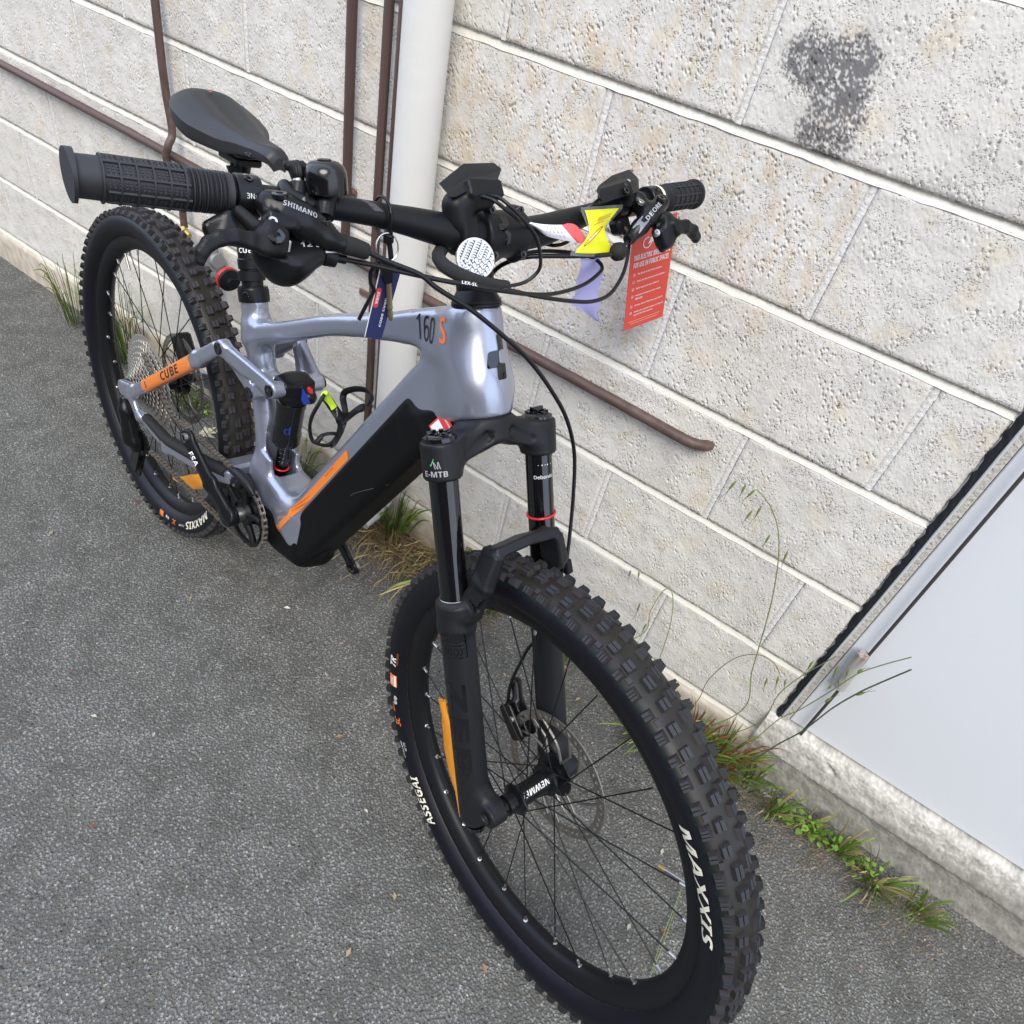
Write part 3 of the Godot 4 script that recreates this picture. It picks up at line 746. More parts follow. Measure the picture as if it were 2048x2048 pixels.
func brown_pipe(label: String, pts: Array, r: float):
	var bn := noise(FastNoiseLite.TYPE_SIMPLEX, 25.0, 91, 4)
	var pm := MB.new(); pm.colored = true; pm.tube(pts, r, 16)
	for i in pm.v.size():
		var a := bn.get_noise_3dv(pm.v[i] * 2.0)
		pm.col[i] = Color(0.075, 0.044, 0.037).lerp(Color(0.13, 0.085, 0.072), clampf(0.4 + a, 0, 1))
	if not M.has("brown"): M.brown = vmat(0.55)
	tag(put("brown_pipe", pm.mesh(60), M.brown), label, "pipe", "brown pipes on the wall")

# the low dark building across the yard, which the fork's glossy tubes and the bell mirror
func make_yard():
	var brick := mat(lin(0.085, 0.06, 0.05), 0.85)
	var mb := MB.new(); mb.box(Vector3(1.0, 1.6, 6.2), Vector3(9.0, 1.6, 0.15), Basis.IDENTITY, 0.01); var o := put("yard_wall", mb.mesh(), brick); o.set_meta("kind", "structure"); o.set_meta("label", "dark brick wall across the yard"); o.set_meta("category", "wall")

# ---------------------------------------------------------------- the mountain bike
const DT := Vector3(0.485, 0.8745, 0.0)      # along the down tube, and across it towards the ground
const DP := Vector3(0.8745, -0.485, 0.0)
const ZED := Vector3(0, 0, 1)
var bike: Node3D
var ST: Transform3D
func V(x: float, y: float, z := 0.0) -> Vector3: return Vector3(x, y, z)

# a tube that follows a table of places: [along, across, half width, half height]; by_x tells which axis it runs along
const TOP_TUBE := [[-0.085, 0.6600, 0.0210, 0.0200], [-0.02, 0.6915, 0.0210, 0.0180], [0.05, 0.7330, 0.0215, 0.0165], [0.12, 0.7750, 0.0220, 0.0158], [0.19, 0.8105, 0.0225, 0.0160], [0.25, 0.8390, 0.0232, 0.0180], [0.30, 0.8640, 0.0242, 0.0225], [0.34, 0.8810, 0.0255, 0.0275], [0.39, 0.8950, 0.0270, 0.0320]]
const SEAT_TUBE := [[0.40, 0.0150, 0.0345, 0.0250], [0.45, 0.0080, 0.0320, 0.0245], [0.50, -0.0060, 0.0290, 0.0230], [0.55, -0.0270, 0.0260, 0.0225], [0.60, -0.0500, 0.0235, 0.0225], [0.66, -0.0735, 0.0220, 0.0220], [0.7115, -0.0930, 0.0215, 0.0215]]
func along_table(p: Vector3, tab: Array, by_x: bool, r: float) -> float:
	var s := p.x if by_x else p.y; var o := p.y if by_x else p.x; var n := tab.size()
	var c := clampf(s, tab[0][0], tab[n - 1][0]); var i := 0
	while i < n - 2 and c > tab[i + 1][0]: i += 1
	var f: float = (c - tab[i][0]) / (tab[i + 1][0] - tab[i][0]); var A: Array = tab[maxi(i - 1, 0)]; var B: Array = tab[i]; var C: Array = tab[i + 1]; var D: Array = tab[mini(i + 2, n - 1)]
	var m := cubic_interpolate(B[1], C[1], A[1], D[1], f); var hw := cubic_interpolate(B[2], C[2], A[2], D[2], f); var hh := cubic_interpolate(B[3], C[3], A[3], D[3], f)
	var sl2: float = (C[1] - B[1]) / (C[0] - B[0]); var cs := 1.0 / sqrt(1.0 + sl2 * sl2)
	var rr := minf(r, minf(hw, hh) - 0.0005)
	var dx := absf(p.z) - hw + rr; var dy := absf(o - m) * cs - hh + rr; var dz := absf(s - c)
	return Vector3(maxf(dx, 0), maxf(dy, 0), dz).length() + minf(maxf(dx, dy), 0.0) - rr
func f_frame(p: Vector3) -> float:
	# pieces too far off to matter are left out of the sum
	var d := slab(p, DT * 0.40 + DP * -0.072, DT * 0.950 + DP * -0.068, ZED, 0.037, 0.046, 0.0295, 0.048, 0.020)
	if p.x > 0.28: d = smin(d, cyl(p, HTB + SA * 0.001, HTT - SA * 0.001, 0.0330, 0.0292, 0.003), 0.045)
	if p.y > 0.57: d = smin(d, along_table(p, TOP_TUBE, true, 0.0115), 0.020)
	if p.x < 0.16:
		d = smin(d, along_table(p, SEAT_TUBE, false, 0.021), 0.018)
		if p.y > 0.52 and p.y < 0.68: d = smin(d, cap(Vector3(p.x, p.y, absf(p.z)), V(-0.045, 0.588, 0.0), V(-0.002, 0.599, 0.030), 0.017, 0.014), 0.012)
	# the casting round the motor and the shock's ears
	if p.y < 0.58 and p.x < 0.26:
		d = smin(d, slab(p, V(0.0, 0.415), V(0.135, 0.405), ZED, 0.036, 0.042, 0.041, 0.040, 0.016), 0.028)
		d = smin(d, slab(Vector3(p.x, p.y, absf(p.z)), V(0.018, 0.40, 0.027), V(0.026, 0.478, 0.0255), ZED, 0.0060, 0.026, 0.0055, 0.015, 0.004), 0.010)
	if p.x < 0.16: d = smax(d, -slab(p, V(0.028, 0.432, 0), V(0.030, 0.62, 0), ZED, 0.020, 0.024, 0.020, 0.024, 0.008), 0.006)
	return d
func f_cover(p: Vector3) -> float:
	var d := slab(p, DT * 0.40 + DP * -0.0515, DT * 0.845 + DP * -0.0515, ZED, 0.0395, 0.0375, 0.0360, 0.0375, 0.014)
	d = smin(d, slab(p, DT * 0.82 + DP * -0.0480, V(0.4180, 0.8000), ZED, 0.0365, 0.0330, 0.030, 0.022, 0.013), 0.010)
	# its edge along the tube
	return smax(d, -((p - DT * 0.4 - DP * -0.0885).dot(DP)), 0.003)
func f_motor(p: Vector3) -> float:
	var d := slab(p, V(0.048, 0.352), V(0.150, 0.372), ZED, 0.043, 0.044, 0.042, 0.045, 0.020)
	d = smin(d, cap(p, V(0.10, 0.338), V(0.175, 0.365), 0.028, 0.024), 0.03)
	d = smin(d, cyl(p, V(0.02, 0.357, -0.058), V(0.02, 0.357, 0.052), 0.026, 0.026, 0.004), 0.01)
	return d
func f_crown(p: Vector3) -> float:
	var q := Vector3(p.x, p.y, absf(p.z))
	var d := cyl(p, V(0, -0.030), V(0, -0.0015), 0.034, 0.0325, 0.004)
	d = smin(d, slab(q, V(0.003, -0.018, 0.0), V(0.010, -0.036, 0.072), V(1, 0, 0), 0.024, 0.018, 0.018, 0.017, 0.008), 0.016)
	d = smin(d, cyl(q, V(0.0114, -0.064, 0.0765), V(0.0114, -0.018, 0.0765), 0.0240, 0.0245, 0.003), 0.012)
	d = smax(d, -slab(q, V(0.012, -0.068, -0.004), V(0.012, -0.088, 0.040), V(1, 0, 0), 0.06, 0.030, 0.06, 0.026, 0.014), 0.008)
	# the scoop pressed into each arm
	return smax(d, -slab(q, V(0.034, -0.022, 0.018), V(0.036, -0.040, 0.050), V(1, 0, 0), 0.008, 0.006, 0.008, 0.005, 0.003), 0.006)
func f_lowers(p: Vector3) -> float:
	var q := Vector3(p.x, p.y, absf(p.z)); var o := 0.0114; var L := 0.0765
	var d := cyl(q, V(o, -0.262, L), V(o, -0.224, L), 0.0240, 0.0252, 0.004)
	d = smin(d, cap(q, V(o, -0.262, L), V(o + 0.002, -0.552, L), 0.0228, 0.0225), 0.012)
	# arch: out of the leg's front, up to a corner, across the tyre
	var a := slab(q, V(0.030, -0.238, 0.070), V(0.052, -0.196, 0.061), V(0.90, -0.43, 0), 0.0150, 0.0130, 0.0150, 0.0075, 0.004)
	a = smin(a, slab(q, V(0.052, -0.196, 0.061), V(0.060, -0.157, 0.047), V(0.96, 0.28, 0), 0.0150, 0.0085, 0.0155, 0.0070, 0.003), 0.008)
	a = smin(a, slab(q, V(0.060, -0.157, 0.048), V(0.062, -0.152, -0.002), V(0.96, 0.28, 0), 0.0155, 0.0072, 0.0160, 0.0072, 0.003), 0.003)
	d = smin(d, a, 0.012)
	# dropout
	var b := slab(q, V(o + 0.004, -0.520, L - 0.004), V(0.044, -0.536, L - 0.012), ZED, 0.013, 0.018, 0.0105, 0.0165, 0.007)
	b = smin(b, cyl(q, V(0.0483, -0.5381, 0.056), V(0.0483, -0.5381, 0.084), 0.0165, 0.0165, 0.003), 0.008)
	d = smin(d, b, 0.014)
	d = smax(d, -slab(q, V(0.046, -0.226, 0.0705), V(0.053, -0.214, 0.0655), V(0.90, -0.43, 0), 0.010, 0.0045, 0.008, 0.003, 0.002), 0.004)
	d = smax(d, -cyl(q, V(0.0483, -0.5381, 0.078), V(0.0483, -0.5381, 0.10), 0.0085, 0.0085), 0.002)
	return d

# a point of the photograph on a field's surface; axes of the field: 0 bicycle, 1 steered
func hit(k: String, a: float, b: float, f: Callable, steered := false) -> Vector3:
	var p := uvz(k, a, b); var r := to_bike(ray(p.x, p.y), true).normalized(); var o := to_bike(EYE)
	if steered: r = to_steer(r, true); o = to_steer(o)
	var t := 0.3
	for i in 80:
		var d: float = f.call(o + r * t)
		if d < 0.0003: break
		t += d * 0.9
		if t > 3.0: break
	return o + r * t
func grad(f: Callable, p: Vector3) -> Vector3:
	var e := 0.0008
	return Vector3(f.call(p + Vector3(e, 0, 0)) - f.call(p - Vector3(e, 0, 0)), f.call(p + Vector3(0, e, 0)) - f.call(p - Vector3(0, e, 0)), f.call(p + Vector3(0, 0, e)) - f.call(p - Vector3(0, 0, e))).normalized()
# print laid on a field's surface round an anchor
func laid(f: Callable, at: Vector3, across: Vector3, lift := 0.0006) -> Callable:
	var n := grad(f, at); var xd := (across - n * across.dot(n)).normalized(); var yd := n.cross(xd)
	return func(x: float, y: float) -> Vector3:
		var p := at + xd * x + yd * y
		for i in 3:
			var d: float = f.call(p)
			p -= n * (d - lift)
		return p
func bolt(parent: Node, at: Vector3, axis: Vector3, r: float, m: Material, called := "bolt"):
	var mb := MB.new(); mb.lathe([[r * 0.45, -0.0012], [r * 0.45, 0.0006], [r * 0.9, 0.0010], [r, 0.0004], [r, -0.003]], at, axis, 14); put(called, mb.mesh(), m, parent)

func make_bike():
	bike = thing("mountain_bike", "silver grey full-suspension electric mountain bike leaning towards the block wall", "bicycle", Transform3D(Basis(BX, BY, BZ), BO))
	ST = steer_tf()
	make_frame(); make_rear(); make_fork(); make_wheels(); make_cockpit(); make_cables()

func make_frame():
	var fr := put("frame", nets(f_frame, V(-0.13, 0.33, -0.066), V(0.49, 0.955, 0.066), 0.0034), M.silver, bike)
	put("battery_cover", nets(f_cover, V(0.11, 0.32, -0.05), V(0.45, 0.85, 0.05), 0.0036), M.cover, bike)
	put("motor_cover", nets(f_motor, V(-0.03, 0.28, -0.065), V(0.22, 0.43, 0.062), 0.004), M.cover, bike)
	var sm := []
	for q in [["z4", 268, 1412], ["z4", 140, 1443], ["z4", 30, 1472], ["z4", 5, 1490]]: sm.append(hit(q[0], q[1], q[2], f_cover))
	var smb := MB.new(); smb.tube(spline(sm, 5), 0.0005, 6); put("cover_seam", smb.mesh(60), mat(lin(0.06, 0.06, 0.065), 0.5), bike)
	# orange stripe along the edge of the cover, both sides
	for s in [1.0, -1.0]:
		var to := func(x: float, y: float) -> Vector3:
			var p := DT * (0.350 + x) + DP * y; p.z = 0.07 * s
			for i in 14: p.z = s * maxf(absf(p.z - s * (f_frame(p) - 0.0007) * 0.9), 0.030)
			return p
		put("stripe", poly_on(PackedVector2Array([Vector2(0.012, -0.0865), Vector2(0.030, -0.0995), Vector2(0.326, -0.0990), Vector2(0.318, -0.0865)]) , to), M.orange, fr)
	put("lettering", text_mesh("PREMIUM LITHIUM-ION", 0.0022, func(x: float, y: float) -> Vector3:
		var p := DT * (0.61 + x) + DP * (-0.0945 - y)
		return V(p.x, p.y, 0.0378)), M.black_print, fr)
	# 160S on the head of the top tube
	var at := hit("z4", 530, 335, f_frame)
	put("lettering", text_mesh("160", 0.031, laid(f_frame, at, V(1, 0.30, 0)), -0.12, 0.62, 400), M.black_print, fr)
	put("lettering", text_mesh("S", 0.031, laid(f_frame, hit("z4", 638, 345, f_frame), V(1, 0.30, 0)), -0.28, 0.72, 700), M.orange_print, fr)
	# head badge
	var c := hit("z4", 1010, 545, f_frame); var bd := laid(f_frame, c, V(0.0, 0.0, -1.0))
	var bw := PackedVector2Array()
	for q in [[1092, 392], [1050, 385], [1040, 402], [1034, 488], [968, 492], [955, 503], [930, 590], [938, 600], [1006, 602], [998, 672], [1006, 686], [1064, 684], [1073, 672], [1080, 580], [1040, 578], [1030, 568], [1038, 500], [1052, 490], [1088, 488]]:
		bw.append(Vector2((q[0] - 1010) * 0.000175, -(q[1] - 545) * 0.000175))
	put("emblem", poly_on(bw, bd), M.black_gloss, fr)
	# bearing ring, warning sticker, cable port
	var h := MB.new(); h.lathe([[0.0305, -0.001], [0.0305, 0.0015], [0.029, 0.002]], HTT, SA, 40); put("bearing_ring", h.mesh(), M.black_satin, fr); h = MB.new(); h.lathe([[0.0332, -0.0008], [0.0338, 0.0], [0.0338, 0.0015], [0.030, 0.002]], HTB - SA * 0.002, SA, 40); put("bearing_ring", h.mesh(), M.black_satin, fr)
	var k := hit("z4", 625, 1005, f_cover); var sk := laid(f_cover, k, DT, 0.0008)
	put("sticker", rect_on(-0.018, -0.0105, 0.018, 0.0105, sk), M.red_print, bike)
	var sk2 := laid(f_cover, k, DT, 0.0012)
	put("lettering", text_mesh("WARNING", 0.0034, func(x: float, y: float) -> Vector3: return sk2.call(0.0130 + y * -1.0, x)), M.white_print, bike)
	put("sticker", rect_on(-0.016, -0.0080, 0.003, 0.0080, sk2), M.white_print, bike)
	for s in [1.0, -1.0]:
		bolt(fr, V(0.022, 0.452, s * 0.0335), V(0, 0, s), 0.0075, M.black_gloss)
	# seat clamp, dropper post, saddle
	var sd := V(-0.353, 0.935).normalized(); var s0 := V(-0.0935, 0.712)
	var mb := MB.new(); mb.lathe([[0.020, -0.002], [0.0245, -0.001], [0.0250, 0.002], [0.0250, 0.018], [0.0238, 0.020], [0.0238, 0.023], [0.017, 0.0235]], s0, sd, 36); mb.box(s0 + sd * 0.010 + V(-0.026, -0.008, 0.0), V(0.006, 0.008, 0.011)); var cl := put("seat_clamp", mb.mesh(), M.black_satin, bike)
	bolt(cl, s0 + sd * 0.011 + V(0.013, 0.005, 0.0215), V(0.5, 0.15, 0.85), 0.0055, M.black_gloss)
	mb = MB.new(); mb.lathe([[0.0172, 0.02], [0.0172, 0.050], [0.0195, 0.051], [0.0195, 0.0655], [0.0178, 0.067], [0.0178, 0.091], [0.0195, 0.0925], [0.0195, 0.096], [0.0165, 0.097], [0.0140, 0.098], [0.0140, 0.196]], s0, sd, 36); var post := put("seat_post", mb.mesh(), M.black_satin, bike)
	put("lettering", text_mesh("CUBE", 0.0075, func(x: float, y: float) -> Vector3:
		var g := -0.62 + x / 0.018
		var ux := V(0.935, 0.353); return s0 + sd * (0.0795 + y) + (ux * cos(g) + ZED * -sin(g)) * 0.0182, 0.0, 1.15, 700), M.white_print, post)
	var hd := s0 + sd * 0.198
	mb = MB.new(); mb.tube([hd - sd * 0.012, hd + sd * 0.004], [0.0145, 0.019], 20); mb.box(hd + V(0.002, 0.016, 0), V(0.030, 0.006, 0.021), Basis(ZED, 0.08), 0.003); mb.box(hd + V(0.0, 0.034, 0), V(0.027, 0.0045, 0.026), Basis(ZED, 0.08), 0.003)
	for x in [-0.021, 0.021]: mb.tube([hd + V(x, -0.004, 0), hd + V(x, 0.044, 0)], 0.0032, 8)
	put("post_head", mb.mesh(), M.black_satin, post)
	var sad := part("saddle", bike)
	var prof := [[-0.287, 0.028, 0.972, 0.010], [-0.282, 0.044, 0.976, 0.020], [-0.270, 0.057, 0.978, 0.030], [-0.250, 0.067, 0.975, 0.036], [-0.225, 0.0705, 0.970, 0.040], [-0.200, 0.067, 0.965, 0.040], [-0.175, 0.055, 0.962, 0.037], [-0.150, 0.041, 0.960, 0.034], [-0.120, 0.030, 0.961, 0.027], [-0.090, 0.0245, 0.963, 0.023], [-0.068, 0.021, 0.962, 0.020], [-0.056, 0.017, 0.958, 0.017], [-0.050, 0.010, 0.950, 0.016]]
	var rings := []
	for i in 61:
		var u := i / 60.0 * (prof.size() - 1); var e := mini(int(u), prof.size() - 2); var f := u - e
		var g := func(c2: int) -> float: return cubic_interpolate(prof[e][c2], prof[e + 1][c2], prof[maxi(e - 1, 0)][c2], prof[mini(e + 2, prof.size() - 1)][c2], f)
		var x: float = g.call(0); var w: float = g.call(1); var y: float = g.call(2); var dd: float = g.call(3)
		var ring := PackedVector3Array(); var n := 44
		for j in n:
			var a := TAU * j / n; var cz := cos(a); var sy := sin(a)
			var zz := w * signf(cz) * pow(absf(cz), 0.72); var yy: float; var droop := minf(0.020, dd * 0.62); var full := lerpf(0.35, 0.95, smoothstep(-0.15, -0.08, x))
			if sy >= 0.0:
				yy = y - droop * pow(absf(zz) / w, 2.6)
				var ch := exp(-pow(zz / 0.012, 2)) * 0.0075 * smoothstep(-0.287, -0.23, x) * smoothstep(-0.055, -0.10, x)     # the channel down its middle
				yy -= ch
				yy += 0.0024 * smoothstep(0.012, 0.017, absf(zz)) * smoothstep(0.045, 0.03, absf(zz)) * smoothstep(-0.28, -0.25, x) * smoothstep(-0.10, -0.15, x)
			else: yy = y - droop * pow(absf(zz) / w, 2.6) - dd * pow(absf(sy), 0.55) * (full + (1.0 - full) * pow(absf(zz) / w, 0.8))
			ring.append(V(x, yy, zz))
		rings.append(ring)
	mb = MB.new(); mb.loft(rings); put("cover", mb.mesh(65), mat(lin(0.019, 0.020, 0.023), 0.47), sad)
	mb = MB.new()
	for s in [1.0, -1.0]: mb.tube(spline([V(-0.255, 0.950, s * 0.035), V(-0.24, 0.932, s * 0.024), V(-0.21, 0.926, s * 0.022), V(-0.13, 0.928, s * 0.022), V(-0.095, 0.937, s * 0.014), V(-0.078, 0.946, s * 0.006)], 6), 0.0037, 10)
	put("rail", mb.mesh(60), M.black_satin, sad)
	var ss := func(x: float, y: float) -> Vector3: return V(-0.262 + y, 0.9785, x)
	put("emblem", text_mesh("c", 0.008, ss, 0, 1, 700), M.orange_print, sad)
	put("lettering", text_mesh("NUANCE", 0.007, func(x: float, y: float) -> Vector3: return V(-0.105 + x, 0.953, 0.0) + V(0, -0.012 + y * 0.7, 0.0248 + 0.001 - y * 0.3), 0.2), mat(lin(0.05, 0.051, 0.055), 0.35), sad)
	# red reflector on the post
	var rr := bp("z3", 612, 345, -0.005); mb = MB.new(); mb.lathe([[0.0, -0.006], [0.020, -0.005], [0.021, 0.0], [0.018, 0.004], [0.0, 0.005]], V(rr.x - 0.012, rr.y - 0.012, 0.0), V(-1, 0.1, 0), 28); put("rear_reflector", mb.mesh(), M.reflector_red, bike)
	mb = MB.new(); mb.lathe([[0.0, 0.0], [0.0195, 0.001], [0.0195, 0.008], [0.010, 0.012], [0.010, 0.020]], V(rr.x - 0.010, rr.y - 0.012, 0.0), V(1, -0.1, 0), 24); put("reflector_back", mb.mesh(), M.black_matte, bike)
	mb = MB.new(); mb.lathe([[0.0175, 0.032], [0.0215, 0.033], [0.0215, 0.047], [0.0175, 0.048]], s0, sd, 28); put("reflector_band", mb.mesh(), M.black_matte, bike)
	make_cage()

func make_cage():
	# bottle cage on the down tube's upper face: flat arms bent from one piece
	var cage := part("bottle_cage", bike)
	var band := func(pts: Array, w: float, th: float) -> ArrayMesh:
		var sp2 := spline(pts, 6); var rg := []
		for i in sp2.size():
			var tn: Vector3 = (sp2[mini(i + 1, sp2.size() - 1)] - sp2[maxi(i - 1, 0)]).normalized()
			var ou: Vector3 = (sp2[i] - V(0.165, 0.66, 0.0)); ou = (ou - tn * ou.dot(tn)).normalized(); var sd2 := tn.cross(ou)
			var r := PackedVector3Array()
			for g in 10:
				var a := TAU * g / 10.0; r.append(sp2[i] + sd2 * cos(a) * w + ou * sin(a) * th)
			rg.append(r)
		var m := MB.new(); m.loft(rg); return m.mesh(50)
	var P := func(a: float, b: float, z: float) -> Vector3: return bp("R8", a, b, z)
	put("arm", band.call([P.call(1500, 985, 0.012), P.call(1440, 985, 0.03), P.call(1370, 955, 0.036), P.call(1348, 870, 0.036), P.call(1362, 780, 0.034), P.call(1410, 690, 0.028), P.call(1455, 612, 0.018)], 0.0052, 0.0028), M.black_matte, cage)
	put("arm", band.call([P.call(1470, 640, 0.010), P.call(1520, 715, 0.0), P.call(1575, 800, -0.006), P.call(1570, 880, -0.004), P.call(1530, 960, 0.004), P.call(1490, 990, 0.012)], 0.0085, 0.0035), M.black_matte, cage)
	put("arm", band.call([P.call(1580, 820, -0.006), P.call(1640, 770, -0.016), P.call(1700, 725, -0.022), P.call(1740, 710, -0.026)], 0.0080, 0.0035), M.black_matte, cage)
	put("arm", band.call([P.call(1610, 760, -0.012), P.call(1600, 700, -0.030), P.call(1590, 640, -0.038), P.call(1610, 595, -0.040), P.call(1690, 575, -0.040), P.call(1770, 590, -0.036), P.call(1800, 640, -0.030), P.call(1770, 700, -0.024)], 0.0055, 0.0030), M.black_matte, cage)
	put("arm", band.call([P.call(1400, 965, 0.030), P.call(1440, 915, 0.02), P.call(1500, 900, 0.01), P.call(1550, 905, 0.0)], 0.0042, 0.0026), M.black_matte, cage)
	put("tip", band.call([P.call(1452, 612, 0.019), P.call(1466, 622, 0.013), P.call(1500, 680, 0.004), P.call(1524, 716, 0.0)], 0.0066, 0.0040), M.lime, cage)
	put("emblem", text_mesh("m", 0.009, func(x: float, y: float) -> Vector3: return P.call(1545, 745, 0.006) + V(0.8, -0.35, 0.3) * x + V(0.4, 0.8, 0.2) * y), M.white_print, cage)

# ---------------------------------------------------------------- rear triangle, shock, drivetrain
func f_link(p: Vector3) -> float:       # rocker plate on one side
	var d := slab(p, V(-0.060, 0.651, 0.069), V(0.049, 0.630, 0.041), ZED, 0.0065, 0.0125, 0.0060, 0.0125, 0.004)
	d = smin(d, slab(p, V(-0.045, 0.640, 0.062), V(0.0, 0.602, 0.046), ZED, 0.006, 0.011, 0.0065, 0.012, 0.004), 0.012)
	d = smin(d, slab(p, V(-0.002, 0.600, 0.045), V(0.046, 0.628, 0.041), ZED, 0.0055, 0.010, 0.0055, 0.011, 0.003), 0.010)
	d = smin(d, cyl(p, V(-0.060, 0.651, 0.060), V(-0.060, 0.651, 0.0770), 0.0148, 0.0142, 0.003), 0.006)
	d = smin(d, cyl(p, V(0.0, 0.599, 0.036), V(0.0, 0.599, 0.0520), 0.0138, 0.0132, 0.003), 0.005)
	return smin(d, cyl(p, V(0.049, 0.630, 0.024), V(0.049, 0.630, 0.0480), 0.0135, 0.0130, 0.003), 0.005)
func f_sstay(p: Vector3) -> float:
	var d := slab(p, V(-0.074, 0.643, 0.070), V(-0.13, 0.594, 0.074), ZED, 0.0095, 0.0130, 0.0095, 0.0135, 0.007)
	d = smin(d, slab(p, V(-0.13, 0.594, 0.074), V(-0.37, 0.392, 0.082), ZED, 0.0095, 0.0135, 0.0095, 0.0120, 0.007), 0.012)
	d = smin(d, slab(p, V(-0.37, 0.392, 0.082), V(-0.425, 0.362, 0.080), ZED, 0.008, 0.013, 0.0075, 0.020, 0.005), 0.015)
	d = smin(d, cyl(p, RA + V(0, 0, 0.072), RA + V(0, 0, 0.084), 0.018, 0.018, 0.003), 0.012)
	d = smin(d, slab(p, V(-0.395, 0.372, 0.084), V(-0.355, 0.338, 0.084), ZED, 0.006, 0.012, 0.006, 0.010, 0.004), 0.010)
	d = smin(d, cyl(p, V(-0.352, 0.340, 0.074), V(-0.352, 0.340, 0.089), 0.0125, 0.012, 0.003), 0.006)
	return d
func f_cstay(p: Vector3) -> float:
	var d := slab(p, V(-0.350, 0.340, 0.076), V(-0.25, 0.335, 0.074), ZED, 0.0085, 0.012, 0.0085, 0.015, 0.006)
	d = smin(d, slab(p, V(-0.25, 0.335, 0.074), V(-0.11, 0.365, 0.056), ZED, 0.0085, 0.015, 0.010, 0.015, 0.006), 0.02)
	return smin(d, slab(p, V(-0.11, 0.365, 0.056), V(-0.005, 0.405, 0.046), ZED, 0.010, 0.015, 0.010, 0.014, 0.006), 0.02)

